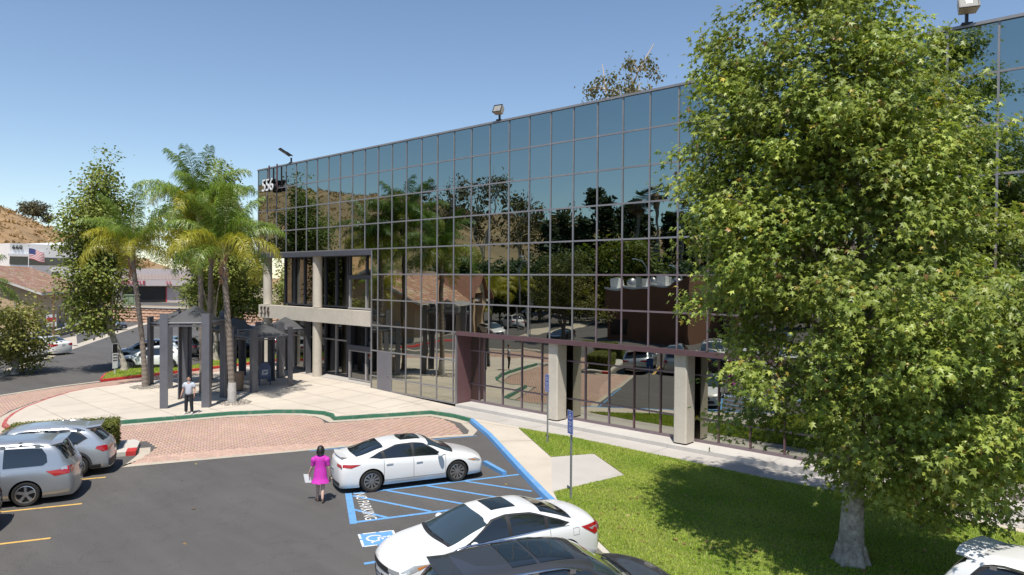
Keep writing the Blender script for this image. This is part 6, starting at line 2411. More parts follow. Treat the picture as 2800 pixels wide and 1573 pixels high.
# ---- woman in a pink dress, walking away, a paper in her left hand
def woman():
    t = thing('person', 'person with short black hair in a bright pink dress walking across the asphalt', 'person', (-17.55, 11.0, 0.0), RAD(136 + 90))
    N, E = {}, []
    N['pel'] = (0, 0, 0.86, 0.125, 0.10); N['sp'] = (0, 0.0, 1.04, 0.11, 0.088); N['ch'] = (0, 0.01, 1.22, 0.135, 0.098)
    N['nb'] = (0, 0.01, 1.345, 0.052, 0.05); N['nk'] = (0, -0.01, 1.39, 0.047, 0.047)
    N['h0'] = (0, -0.025, 1.445, 0.062, 0.070); N['h1'] = (0, -0.02, 1.51, 0.076, 0.088); N['h2'] = (0, -0.01, 1.575, 0.058, 0.068)
    E += [('pel', 'sp'), ('sp', 'ch'), ('ch', 'nb'), ('nb', 'nk'), ('nk', 'h0'), ('h0', 'h1'), ('h1', 'h2')]
    # front is -Y, so the left hand lies at +X
    arm = {'L': [(0.165, 0.01, 1.285), (0.235, 0.02, 1.03), (0.335, -0.06, 0.82)], 'R': [(-0.165, 0.01, 1.285), (-0.235, 0.035, 1.03), (-0.255, -0.02, 0.80)]}
    leg = {'L': [(0.085, 0, 0.80), (0.085, -0.05, 0.44), (0.09, -0.05, 0.10), (0.10, -0.16, 0.045)], 'R': [(-0.085, 0, 0.80), (-0.075, 0.02, 0.44), (-0.085, 0.14, 0.13), (-0.09, 0.05, 0.035)]}
    for s in 'LR':
        sg = 1 if s == 'L' else -1
        pts = arm[s]
        N[s + 's'] = (*pts[0], 0.055, 0.055); N[s + 'e'] = (*pts[1], 0.040, 0.040); N[s + 'w'] = (*pts[2], 0.024, 0.028)
        E += [('ch', s + 's'), (s + 's', s + 'e'), (s + 'e', s + 'w')]
        hand_nodes(N, E, s, pts[2], (sg * 0.15, -0.25, -1), (0, -1, 0), 1.1)
        q = leg[s]
        N[s + 'h'] = (*q[0], 0.088, 0.085); N[s + 'k'] = (*q[1], 0.056, 0.058); N[s + 'c'] = (*(Vector(q[1]).lerp(Vector(q[2]), 0.3) + Vector((0, 0.012, 0))), 0.056, 0.058)
        N[s + 'a'] = (*q[2], 0.031, 0.034); N[s + 't'] = (*q[3], 0.034, 0.022)
        E += [('pel', s + 'h'), (s + 'h', s + 'k'), (s + 'k', s + 'c'), (s + 'c', s + 'a'), (s + 'a', s + 't')]
    b = link('body', skinned('body', N, E, 'skin_pale', ('pel',)), t)
    # dress: rings, flared and ruffled below the hip
    mb = MB()
    n = 36
    prof = [(1.365, 0.075, 0.070), (1.35, 0.13, 0.095), (1.31, 0.195, 0.122), (1.20, 0.168, 0.118), (1.08, 0.152, 0.112), (0.97, 0.165, 0.125), (0.86, 0.185, 0.140), (0.76, 0.192, 0.150), (0.70, 0.20, 0.16), (0.64, 0.225, 0.185), (0.575, 0.255, 0.21)]
    V = []
    for z, rx, ry in prof:
        ruf = max(0.0, (0.72 - z)) * 0.22
        for j in range(n):
            a = 2 * math.pi * j / n
            k = 1 + ruf * math.sin(9 * a) + 0.5 * ruf * math.sin(5 * a + 1)
            V.append((rx * k * math.cos(a), 0.005 + ry * k * math.sin(a), z + 0.25 * ruf * math.sin(7 * a)))
    F = [(i * n + j, (i + 1) * n + j, (i + 1) * n + (j + 1) % n, i * n + (j + 1) % n) for i in range(len(prof) - 1) for j in range(n)]
    mb.add(V, F)
    me = mb.mesh('dress', 'dress', 60)
    d = link('dress', me, t)
    for s in 'LR':
        pts = arm[s]
        a, e = Vector(pts[0]), Vector(pts[1])
        me = skinned('sleeve', {'0': (*(a + Vector((0, 0, 0.03))), 0.098, 0.10), '1': (*a.lerp(e, 0.35), 0.10, 0.10), '2': (*a.lerp(e, 0.62), 0.058, 0.060), '3': (*a.lerp(e, 0.98), 0.066, 0.066)}, [('0', '1'), ('1', '2'), ('2', '3')], 'dress', ('0',))
        link('sleeve', me, d)
        q = leg[s]
        h, tt = Vector(q[2]), Vector(q[3])
        me = skinned('shoe', {'0': (h.x, h.y + 0.03, max(0.03, h.z - 0.06), 0.030, 0.028), '1': (*(h.lerp(tt, 0.55) - Vector((0, 0, 0.022))), 0.034, 0.020), '2': (tt.x, tt.y - 0.03, 0.026, 0.032, 0.020)}, [('0', '1'), ('1', '2')], 'shoe_tan', ('1',))
        link('shoe', me, t)
    head_parts(t, b, 1.505, True, 'skin_pale', 0.0, 0.12)
    mw = t.matrix_world.copy()
    R_ = Matrix.Translation(t.location) @ Matrix.Rotation(t.rotation_euler.z, 4, 'Z')
    pp = MB()
    c = Vector((0.39, -0.10, 0.66))
    V = []
    for i in range(5):
        for j in range(5):
            u, v = i / 4 - 0.5, j / 4 - 0.5
            V.append(c + Vector((0.19 * u + 0.05 * v, -0.05 * u + 0.02 * math.sin(3 * u), 0.25 * v)))
    F = [(i * 5 + j, i * 5 + j + 1, (i + 1) * 5 + j + 1, (i + 1) * 5 + j) for i in range(4) for j in range(4)]
    me = MB().add(V, F).mesh('paper', 'paper', 60)
    me.transform(R_)
    tag(link('paper', me), 'white sheets of paper held in the hand of the person in pink', 'paper')
    me = MB().box((-0.265, -0.05, 0.66), (0.03, 0.09, 0.16)).mesh('pouch', 'black_metal')
    me.transform(R_)
    tag(link('pouch', me), 'small dark pouch held low by the person in pink', 'pouch')
woman()
# ================================================================ FAR CARS
place_car('crossover', 'parked_car', 'white crossover with black wheel arch cladding beside the road island', (-49.75, 20.55), -128, 'white', 'b', 'cars in the side lot')
place_car('suv', 'parked_car', 'white sport utility car parked beyond the white crossover', (-53.6, 22.0), -128, 'ice_grey', 'a', 'cars in the side lot')
place_car('wagon', 'parked_car', 'grey station wagon in the second place behind the white crossover', (-56.3, 24.3), -128, 'grey', 'a', 'cars in the side lot')
place_car('suv', 'parked_car', 'black sport utility car half hidden by the canopy posts', (-55.2, 21.0), -38 + 180, 'black', 'a', 'cars in the side lot')
place_car('sedan', 'parked_car', 'black sedan with red tail lamps behind the second sycamore trunk', (-53.5, 23.3), 92, 'black', 'a', 'cars in the side lot')
place_car('crossover', 'parked_car', 'silver crossover by the corner column of the entrance', (-56.2, 30.0), 92, 'pale_silver', 'a', 'cars in the side lot')
place_car('suv', 'parked_car', 'dark blue sport utility car parked by the low wall beyond the entrance', (-62.5, 33.5), 60, 'dark_blue', 'c', 'cars in the side lot')
place_car('sedan', 'parked_car', 'white sedan in the row behind the entrance canopies', (-59.5, 28.5), 95, 'white', 'a', 'cars in the side lot')
place_car('wagon', 'parked_car', 'silver wagon in the row behind the entrance canopies', (-66.0, 31.0), 95, 'silver', 'a', 'cars in the side lot')
place_car('crossover', 'parked_car', 'white crossover under the young yellowing sycamore', (-61.3, 14.3), 180 + 18, 'white', 'b', 'white cars by the side road')
place_car('sedan', 'parked_car', 'white sedan beside the block pillar of the brown lamp post', (-64.9, 16.9), 180 + 18, 'white', 'a', 'white cars by the side road')
place_car('sedan', 'parked_car', 'dark grey sedan parked along the tile roofed building', (-93.6, 26.8), 33, 'grey', 'a', 'cars across the side road')

# ================================================================ TILE ROOFED BUILDINGS
mat('stucco', (0.56, 0.40, 0.25), 0.9, var=0.08, vscale=6, var2=0.1, v2scale=0.3)
mat('roof_tile', (0.35, 0.20, 0.135), 0.85, attr='tint', var=0.15, vscale=6)
mat('fascia_white', (0.62, 0.58, 0.52), 0.7, var=0.06, vscale=3)
mat('dark_opening', (0.02, 0.02, 0.022), 0.25)
mat('ac_metal', (0.32, 0.34, 0.34), 0.6, 0.3, var=0.1, vscale=4)


mat('roof_plain', (0.30, 0.15, 0.10), 0.85, var=0.2, vscale=3)
def gable_building(label, origin, ang, L, D, zw, ridge, over, openings, name='tile_roofed_building', hip=False, seed=1, z0=0.0, wainscot=True):
    """local x along the ridge, y across (0..D); front wall at y = 0"""
    g = np.random.default_rng(seed)
    t = thing(name, label, 'building', (origin[0], origin[1], z0), RAD(ang))
    w = MB()
    w.bx(0, L, 0, D, 0, zw)
    # gable ends
    for x in (0.0, L - 0.2):
        w.add([(x, 0, zw), (x, D, zw), (x, D / 2, ridge - 0.15), (x + 0.2, 0, zw), (x + 0.2, D, zw), (x + 0.2, D / 2, ridge - 0.15)], [(0, 2, 1), (3, 4, 5), (0, 3, 5, 2), (1, 2, 5, 4)])
    w.build('wall', 'stucco', t)
    if wainscot:
        MB().bx(-0.03, L + 0.03, -0.03, D + 0.03, 0, 0.5).build('plinth', 'concrete_col', t)
    slope = (ridge - zw) / (D / 2)
    # tile courses: stepped strips, wavy along their length
    for sd in (0, 1):
        V, F, T = [], [], []
        run = D / 2 + over
        nc = int(math.hypot(run, run * slope) / 0.36)
        nx = int((L + 2 * over) / 0.33)
        for c in range(nc):
            r0, r1 = c / nc * run, (c + 1.12) / nc * run
            zt0 = ridge - r0 * slope + 0.06
            zt1 = ridge - r1 * slope + 0.11
            y0 = D / 2 - r0 if sd == 0 else D / 2 + r0
            y1 = D / 2 - r1 if sd == 0 else D / 2 + r1
            for k in range(nx):
                x0 = -over + k * (L + 2 * over) / nx
                x1 = x0 + (L + 2 * over) / nx * 0.94
                xm = (x0 + x1) / 2
                b = len(V)
                V += [(x0, y0, zt0), (xm, y0, zt0 + 0.04), (x1, y0, zt0), (x0, y1, zt1), (xm, y1, zt1 + 0.05), (x1, y1, zt1), (x0, y1, zt1 - 0.09), (xm, y1, zt1 - 0.06), (x1, y1, zt1 - 0.09)]
                q = [[b, b + 3, b + 4, b + 1], [b + 1, b + 4, b + 5, b + 2], [b + 3, b + 6, b + 7, b + 4], [b + 4, b + 7, b + 8, b + 5]]
                F += q if sd == 0 else [z[::-1] for z in q]
                pale = 1.75 if g.random() < 0.16 else 1.0
                T += [np.array([1, g.uniform(0.85, 1.15) * (pale ** 0.5), g.uniform(0.85, 1.1) * (pale ** 0.7)]) * g.uniform(0.8, 1.2) * (pale ** 0.5)] * 9
        o = link('roof_tiles', raw_mesh('roof_tiles', np.array(V), np.array(F), 'roof_tile', np.array(T)), t)
        o['kind'] = 'stuff'
    rf = MB()
    for sd in (-1, 1):
        yb = D / 2 + sd * (D / 2 + over)
        zb_ = ridge - (D / 2 + over) * slope
        rf.add([(-over, D / 2, ridge + 0.0), (L + over, D / 2, ridge + 0.0), (L + over, yb, zb_), (-over, yb, zb_)], [(0, 1, 2, 3)])
        rf.bx(-over - 0.02, L + over + 0.02, min(yb, yb + sd * 0.06), max(yb, yb + sd * 0.06), zb_ - 0.20, zb_ + 0.02)
    for x in (-over - 0.03, L + over + 0.03):
        for sd in (-1, 1):
            yb = D / 2 + sd * (D / 2 + over)
            rf.bar((x, D / 2, ridge - 0.05), (x, yb, ridge - (D / 2 + over) * slope - 0.05), 0.05, 0.22)
    rf.build('eaves', 'fascia_white', t)
    for i, (kind, x0, x1, za, zb_, face) in enumerate(openings):
        if face == 'front':
            o = MB().bx(x0, x1, -0.04, 0.05, za, zb_).build(kind, 'dark_opening', t)
            fr = MB()
            fr.bx(x0 - 0.08, x0, -0.07, 0.04, za, zb_ + 0.08); fr.bx(x1, x1 + 0.08, -0.07, 0.04, za, zb_ + 0.08); fr.bx(x0, x1, -0.07, 0.04, zb_, zb_ + 0.08)
            fr.build('frame', 'fascia_white', o)
        else:
            x = L if face == 'right' else 0.0
            sgn = 1 if face == 'right' else -1
            o = MB().bx(x - 0.05, x + 0.05, x0, x1, za, zb_).build(kind, 'dark_opening', t)
    return t

# the one seen across the side road: shaded long wall along the road, sunny gable to the plaza
t = gable_building('tan stucco building with red tile roof across the side road', (-104.5, 28.8), -28, 20.6, 13.0, 4.85, 7.45, 0.75,
                   [('window', 8.5, 9.6, 0.9, 2.9, 'front'), ('window', 11.2, 12.2, 0.9, 2.9, 'front'), ('door', 15.6, 16.6, 0.1, 2.3, 'front')], seed=3)
# it must open towards +Y: turn the front side outwards
t.rotation_euler = (0, 0, RAD(-28 + 180))
t.location = (-86.3, 19.9, 0)
# the one mirrored in the glass
gable_building('tan stucco building with red tile roof and deep eaves beyond the plaza nose', (-52.6, 3.2), -113, 15.5, 12.0, 4.5, 7.3, 1.3,
               [('window', 2.0, 3.2, 0.8, 2.6, 'front'), ('door', 6.0, 8.2, 0.1, 2.8, 'front'), ('window', 10.0, 11.4, 0.8, 2.6, 'front')], seed=4)
bt = bpy.data.objects['tile_roofed_building.001']
bt.rotation_euler = (0, 0, RAD(-113 + 180 - 0))
bt.location = (-60.0, -12.0, 0)
# cross gable of that building: two lit wing walls under a peaked roof
def cross_gable(parent, x, w, h, zp, proj):
    mb = MB()
    mb.bx(x - w / 2, x - w / 2 + 0.5, -proj, -0.0, 0, h)
    mb.bx(x + w / 2 - 0.5, x + w / 2, -proj, -0.0, 0, h)
    mb.add([(x - w / 2, -proj, h), (x + w / 2, -proj, h), (x, -proj, zp)], [(0, 1, 2)])
    mb.build('porch_wall', 'stucco', parent)
    rf = MB()
    for s in (-1, 1):
        rf.add([(x, -proj - 0.5, zp + 0.15), (x + s * (w / 2 + 0.9), -proj - 0.5, h - 0.45), (x + s * (w / 2 + 0.9), 2.5, h - 0.45), (x, 4.0, zp + 0.15),
                (x, -proj - 0.5, zp - 0.05), (x + s * (w / 2 + 0.9), -proj - 0.5, h - 0.65), (x + s * (w / 2 + 0.9), 2.5, h - 0.65), (x, 4.0, zp - 0.05)], [(0, 1, 2, 3), (0, 4, 5, 1), (1, 5, 6, 2), (4, 7, 6, 5)])
    o = rf.build('porch_roof', 'roof_plain', parent)
cross_gable(bt, 2.0, 3.4, 4.6, 6.9, 1.6)

# condensers, block wall, signs and lamp along the far building
for i, (x, y, lab) in enumerate(((-90.5, 23.6, 'grey air conditioning unit at the foot of the tan wall next to the door'), (-92.6, 24.7, 'grey air conditioning unit at the foot of the tan wall, middle of three'), (-94.6, 25.8, 'grey air conditioning unit at the foot of the tan wall near the dark sedan'))):
    t = thing('air_conditioner', lab, 'air conditioner', (x, y, 0), RAD(-28), 'condensers by the tan wall')
    MB().bx(-0.5, 0.5, -0.45, 0.45, 0.08, 1.1).build('case', 'ac_metal', t)
    MB().lathe([(0.40, 1.1), (0.40, 1.16), (0.1, 1.17)], 14).build('fan_guard', 'black_metal', t)
    MB().bx(-0.55, 0.55, -0.5, 0.5, 0.0, 0.08).build('pad', 'concrete', t)
mat('block_wall', (0.30, 0.22, 0.155), 0.9, var=0.12, vscale=5)
t = thing('low_wall', 'low block wall in front of the tan tile roofed building', 'wall', (-84.0, 21.0, 0), RAD(152))
for i in range(26):
    MB().bx(i * 0.82 + 0.01, i * 0.82 + 0.81, -0.12, 0.12, 0.0, 0.68 + 0.002 * (i % 3)).build('block', 'block_wall', t)
MB().bx(-0.02, 21.4, -0.16, 0.16, 0.69, 0.75).build('coping', 'concrete_step', t)
for i, (u_, lab) in enumerate(((2.5, 'white concrete wheel stop nearest the red and white sign'), (5.2, 'white concrete wheel stop second from the red and white sign'), (7.9, 'white concrete wheel stop third from the red and white sign'))):
    c = (-83.0 - u_ * 0.883, 22.4 + u_ * 0.47)
    tag(MB().box((c[0], c[1], 0.07), (1.7, 0.2, 0.14), rz=RAD(152)).build('wheel_stop', 'kerb_plain'), lab, 'wheel stop', 'wheel stops by the tan building')
mat('sign_red', (0.48, 0.05, 0.05), 0.5)
mat('rust_post', (0.24, 0.135, 0.08), 0.7, 0.2, var=0.15, vscale=5)
t = thing('warning_sign', 'red and white sign on a grey post by the low block wall', 'sign', (-81.6, 20.2, 0), RAD(95))
MB().bx(-0.03, 0.03, 0, 0.06, -0.1, 2.0).build('post', 'galvanised', t)
p = MB().bx(-0.45, 0.45, -0.03, -0.005, 1.3, 2.5).build('panel', 'sign_white', t)
MB().bx(-0.42, 0.42, -0.037, -0.031, 1.75, 2.2).build('band', 'sign_red', p)
t = thing('lamp_post', 'rust brown lamp post on a block pillar beside the white sedan', 'lamp post', (-71.6, 17.9, 0), 0)
MB().bx(-0.35, 0.35, -0.35, 0.35, -0.1, 1.0).build('base', 'block_wall', t)
MB().bx(-0.40, 0.40, -0.40, 0.40, 1.0, 1.12).build('coping', 'concrete_step', t)
MB().tube([(0, 0, 1.1), (0, 0, 5.4)], 0.085, 8).build('pole', 'rust_post', t)
MB().bx(-0.08, 0.85, -0.16, 0.16, 5.35, 5.50).build('lamp_head', 'lamp_body', t)

# ================================================================ BEYOND THE SIDE LOT
mat('split_block', (0.47, 0.295, 0.205), 0.95, var=0.16, vscale=2.5, objrand=0.12, bump=0.6, bscale=6)
rw = thing('retaining_wall', 'pinkish split face block retaining wall at the end of the side lot', 'wall', (-112.0, 32.5, 0), math.atan2(13.0, 30.0))
blk = MB()
blk.add([(0, -0.12, 0), (0.98, -0.12, 0), (0.98, -0.02, 0.38), (0, -0.02, 0.38), (0.15, -0.18, 0.1), (0.85, -0.17, 0.12), (0.83, -0.12, 0.3), (0.18, -0.13, 0.29), (0, 0.3, 0), (0.98, 0.3, 0), (0.98, 0.3, 0.38), (0, 0.3, 0.38)],
        [(0, 1, 5, 4), (1, 2, 6, 5), (2, 3, 7, 6), (3, 0, 4, 7), (4, 5, 6, 7), (3, 2, 10, 11), (0, 3, 11, 8), (1, 9, 10, 2)])
bme = blk.mesh('block', 'split_block')
for r in range(5):
    for i in range(36):
        link('block', bme, rw, (i * 1.0 + (0.5 if r % 2 else 0), r * 0.05, r * 0.40))
MB().bx(-0.2, 37, -0.05, 0.62, 2.0, 2.14).build('coping', 'concrete_step', rw)
# raised ground behind it
tag(MB().prism([(-112.2, 33.4), (-75, 49.6), (-60, 60), (-80, 130), (-260, 130), (-260, 33.4)], -0.5, 2.05).build('terrace', 'dry_ground'), kind='structure')
tag(MB().sheet([(-116, 37), (-92, 47.5), (-96, 56), (-124, 44)], 2.056).build('road', 'asphalt'), kind='structure')
# shop with sign
mat('shop_wall', (0.50, 0.44, 0.44), 0.85, var=0.05, vscale=3)
mat('metal_roof', (0.22, 0.175, 0.165), 0.6, 0.2, var=0.08, vscale=2)
mat('shop_red', (0.55, 0.03, 0.05), 0.5)
t = thing('shop_building', 'pale mauve shop with brown metal awning roof and red lettering', 'building', (-122.4, 43.8, 2.05), RAD(71 + 0))
MB().bx(-9, 9, 0, 14, 0, 5.6).build('wall', 'shop_wall', t)
rf = MB()
rf.add([(-4.4, -0.9, 3.75), (9, -0.9, 3.75), (9, 0.6, 5.25), (-3.5, 0.6, 5.25)], [(0, 1, 2, 3)])
rf.add([(-4.4, -0.9, 3.75), (-3.5, 0.6, 5.25), (-4.4, 0.6, 3.75)], [(0, 1, 2)])
ro = rf.build('awning_roof', 'metal_roof', t)
for i in range(26):
    x = -4.2 + i * 0.5
    MB().bar((x, -0.92, 3.80), (x + (0.0 if i > 1 else 0.5), 0.58, 5.28), 0.04, 0.05).build('roof_seam', 'metal_roof', ro)
fs_ = MB().bx(-4.3, 9, -0.95, -0.55, 2.75, 3.72).build('sign_board', 'shop_wall', t)
text_obj('MIRACLE', 0.85, 0.10, 'letters', 'shop_red', fs_, Matrix.Translation((-1.9, -1.02, 3.25)) @ M90, 1.05, 1.0)
text_obj('LL', 0.85, 0.10, 'letters', 'shop_red', fs_, Matrix.Translation((3.35, -1.02, 3.25)) @ M90, 1.05, 1.0)
MB().bx(-3.4, 2.9, -0.05, 0.04, 0.0, 2.6).build('shop_window', 'dark_opening', t)
MB().bx(2.9, 3.05, -0.08, 0.04, 0.0, 2.65).build('window_frame', 'shop_red', t)
mat('utility_green', (0.22, 0.28, 0.18), 0.6, var=0.08, vscale=3)
t = thing('utility_cabinet', 'pale green utility cabinet standing above the retaining wall', 'utility box', (-111.3, 37.7, 2.05), RAD(71))
MB().bx(-1.1, 1.1, -0.5, 0.5, 0.1, 1.5).build('cabinet', 'utility_green', t)
MB().bx(-1.2, 1.2, -0.6, 0.6, 1.5, 1.62).build('lid', 'utility_green', t)
MB().bx(-0.37, -0.33, -0.515, -0.5, 0.15, 1.45).build('door_gap', 'black_metal', t)
MB().bx(0.33, 0.37, -0.515, -0.5, 0.15, 1.45).build('door_gap', 'black_metal', t)
for i, (dx, lab) in enumerate(((-2.1, 'yellow bollard beside the green utility cabinet'), (-2.7, 'yellow bollard, middle of three by the green cabinet'), (-3.3, 'yellow bollard farthest from the green utility cabinet'))):
    c, s_ = math.cos(RAD(71)), math.sin(RAD(71))
    tag(MB().lathe([(0.11, 0), (0.11, 1.15), (0.07, 1.22)], 10, (-111.3 + dx * c, 37.7 + dx * s_, 2.05)).build('bollard', 'paint_yellow'), lab, 'bollard', 'yellow bollards')
# white office with number, beyond
mat('white_wall', (0.74, 0.745, 0.75), 0.8, var=0.04, vscale=2)
mat('ribbon_glass', (0.04, 0.05, 0.055), 0.1, spec=0.8)
t = thing('white_office', 'white office block numbered 660 with a dark ribbon window below the hill', 'building', (-205.6, 42.2, 0), RAD(102 - 180 + 180))
MB().bx(0, 26, 0, 25, 0, 14.2).build('wall', 'white_wall', t)
MB().bx(12.4, 26, -0.2, 25, 14.2, 15.0).build('parapet', 'white_wall', t)
MB().bx(-0.05, 26, -0.08, 0.0, 8.9, 10.9).build('ribbon_window', 'ribbon_glass', t)
MB().bx(-0.8, 7.5, -1.0, -0.09, 11.0, 11.6).build('canopy', 'white_wall', t)
MB().bx(-0.8, 4.5, -1.0, -0.09, 7.9, 8.5).build('canopy', 'white_wall', t)
MB().bx(9.5, 11.2, -0.06, 0.0, 6.4, 7.3).build('window', 'ribbon_glass', t)
text_obj('660', 1.5, 0.15, 'digits', 'black_metal', t, Matrix.Translation((1.6, -0.15, 13.2)) @ M90, 1.05, 1.0)
mat('flag_red', (0.45, 0.06, 0.07), 0.8)
mat('flag_white', (0.66, 0.62, 0.62), 0.8)
mat('flag_blue', (0.045, 0.055, 0.17), 0.8)
t = thing('flagpole', 'white flagpole flying the striped flag before the white office', 'flagpole', (-146.4, 32.8, 0), RAD(60))
MB().tube([(0, 0, 0), (0, 0, 11.6)], [0.09, 0.05], 8).build('pole', 'white_wall', t)
ball((0, 0, 11.7), 0.12).build('finial', 'steel', t)
# cloth: stripes and canton as material zones of one waving sheet
mb = MB()
nu, nv = 26, 26
W_, H_ = 2.6, 1.9
P_ = lambda u, v: (0.06 + W_ * u * 0.92, 0.22 * math.sin(5.5 * u + 1.5 * v) * u, 11.2 - 0.75 * u - H_ * v * (1 - 0.08 * u) + 0.10 * math.sin(6 * u))
for i in range(nu):
    for j in range(nv):
        u0, u1, v0, v1 = i / nu, (i + 1) / nu, j / nv, (j + 1) / nv
        mi = 2 if (i < nu * 0.4 and j < 14) else (0 if (j // 2) % 2 == 0 else 1)
        mb.add([P_(u0, v0), P_(u1, v0), P_(u1, v1), P_(u0, v1)], [(0, 1, 2, 3)], mi)
mb.build('flag', ['flag_red', 'flag_white', 'flag_blue'], t, 60)

# ================================================================ HILLS
def hill_sheet():
    g = np.random.default_rng(4)
    azs = np.linspace(135, 262, 128)
    key = pchip([135, 150, 157, 161, 165.7, 168.9, 178, 190, 205, 213, 216.6, 218.5, 222, 227, 232, 236, 241, 248, 262],
                [3, 4, 7, 17, 28, 36, 44, 52, 58, 56, 52.5, 50, 46, 42, 40, 38, 34, 30, 24])
    rs = np.concatenate([np.linspace(165, 420, 34), np.linspace(440, 900, 12)])
    V, F = [], []
    ph = g.uniform(0, 6.28, 12)
    for a in azs:
        for r in rs:
            x, y = r * math.cos(RAD(a)), r * math.sin(RAD(a))
            t = min(1, max(0, (r - 165) / 255))
            h = float(key(a)) * (t * t * (3 - 2 * t)) ** 0.8
            if r > 420:
                h *= 1 - 0.25 * (r - 420) / 480
            n = 1.6 * math.sin(a * 0.55 + ph[0] + r * 0.01) + 1.0 * math.sin(a * 1.3 + ph[1] - r * 0.02) + 0.6 * math.sin(r * 0.05 + a * 0.9 + ph[2]) + 0.35 * math.sin(a * 3.1 + r * 0.045)
            V.append((x, y, -0.5 + h + n * t * 0.9))
    m = len(rs)
    for i in range(len(azs) - 1):
        for j in range(m - 1):
            q = (i * m + j, i * m + j + 1, (i + 1) * m + j + 1, (i + 1) * m + j)
            F.append(q)
    o = MB().add(V, F).build('hill', 'hill_grass', smooth=180)
    return tag(o, kind='structure')
hill_sheet()

# dry scrub and oak on the hill to the left
def scrub(name, label, az0, az1, r0, r1, n, seed):
    g = np.random.default_rng(seed)
    hill = bpy.data.objects['hill']
    from mathutils.bvhtree import BVHTree
    me = hill.data
    bv = BVHTree.FromPolygons([v.co for v in me.vertices], [p.vertices for p in me.polygons])
    C = []
    for i in range(n):
        a_, r_ = RAD(g.uniform(az0, az1)), g.uniform(r0, r1)
        x, y = r_ * math.cos(a_), r_ * math.sin(a_)
        h_ = bv.ray_cast(Vector((x, y, 300)), Vector((0, 0, -1)))
        if h_[0] is not None:
            C.append((x, y, h_[0].z + 0.15))
    C = np.array(C)
    idx = np.repeat(np.arange(len(C)), 9)
    P = C[idx] + g.normal(0, 1, (len(idx), 3)) * np.array([[0.8, 0.8, 0.25]])
    tone = g.uniform(0.75, 1.15, len(C))[idx][:, None]
    f = g.random((len(idx), 1))
    col = (np.array([[0.27, 0.17, 0.075]]) * f + np.array([[0.40, 0.26, 0.125]]) * (1 - f)) * tone
    out = g.normal(0, 1, P.shape)
    o = link(name, leaf_quads(name, P, out, g.uniform(0.6, 1.5, len(P)), col, 'leaf_far', g, hang=-0.6, up=0.5), None)
    return tag(o, label, 'scrub', kind='stuff')
scrub('scrub', 'dry brown scrub dotting the bare hillside', 160, 232, 260, 425, 2600, 77)
g = np.random.default_rng(50)
broadleaf('oak_tree', 'round grey green oak on the bare hill crest', (-402, 92, 31), [(0, 0, 8, 7, 7, 3.4), (-3, 2, 6, 4, 4, 2.6), (5, -1, 6.5, 3.5, 3.5, 2.4)], [(0, 0, -2), (0, 0, 1.5), (0.3, 0, 4), (0.8, 0.2, 8)], 120, 30, 0.85, (0.055, 0.055, 0.030), (0.12, 0.105, 0.06), g, 'bark_dark', 0.9, r0=0.4)
broadleaf('oak_tree', 'smaller scraggly tree on the hill crest beside the round oak', (-398, 97.5, 29), [(0, 0, 5, 2.2, 2.2, 2.6)], [(0, 0, -2), (0, 0, 1.5), (0.1, 0, 3), (0.2, 0.1, 6)], 34, 24, 0.7, (0.06, 0.055, 0.035), (0.12, 0.10, 0.06), g, 'bark_dark', 0.7, r0=0.3)
for i, (x, y, h_, lab) in enumerate(((-180, 33, 9.0, 'dark green tree left of the white office'), (-176, 30, 6.5, 'brownish tree in front of the dark green tree by the office'))):
    broadleaf('street_tree', lab, (x, y, 0), [(0, 0, h_ * 0.6, 5, 5, h_ * 0.4)], [(0, 0, 0), (0, 0, 1.5), (0.1, 0, 3), (0.2, 0.1, h_ * 0.7)], 90, 30, 0.6, (0.05, 0.07, 0.025), (0.11, 0.12, 0.045), g, 'bark_dark', 0.7)
for i, (x, y, h_, w_, lab) in enumerate(((-124, 52, 6.0, 3.0, 'green tree beside the mauve shop'), (-119, 60, 7.0, 3.4, 'green tree on the terrace right of the mauve shop'), (-105, 62, 6.5, 3.6, 'broad tree on the terrace seen past the entrance column'), (-132, 44, 9.0, 3.0, 'tree rising behind the mauve shop roof'))):
    broadleaf('street_tree', lab, (x, y, 2.0), [(0, 0, h_ * 0.6, w_, w_, h_ * 0.42)], [(0, 0, 0), (0, 0, 1.5), (0.1, 0, 3), (0.2, 0.1, h_ * 0.7)], 90, 30, 0.42, (0.045, 0.07, 0.018), (0.12, 0.14, 0.04), g, 'bark_dark', 0.5)

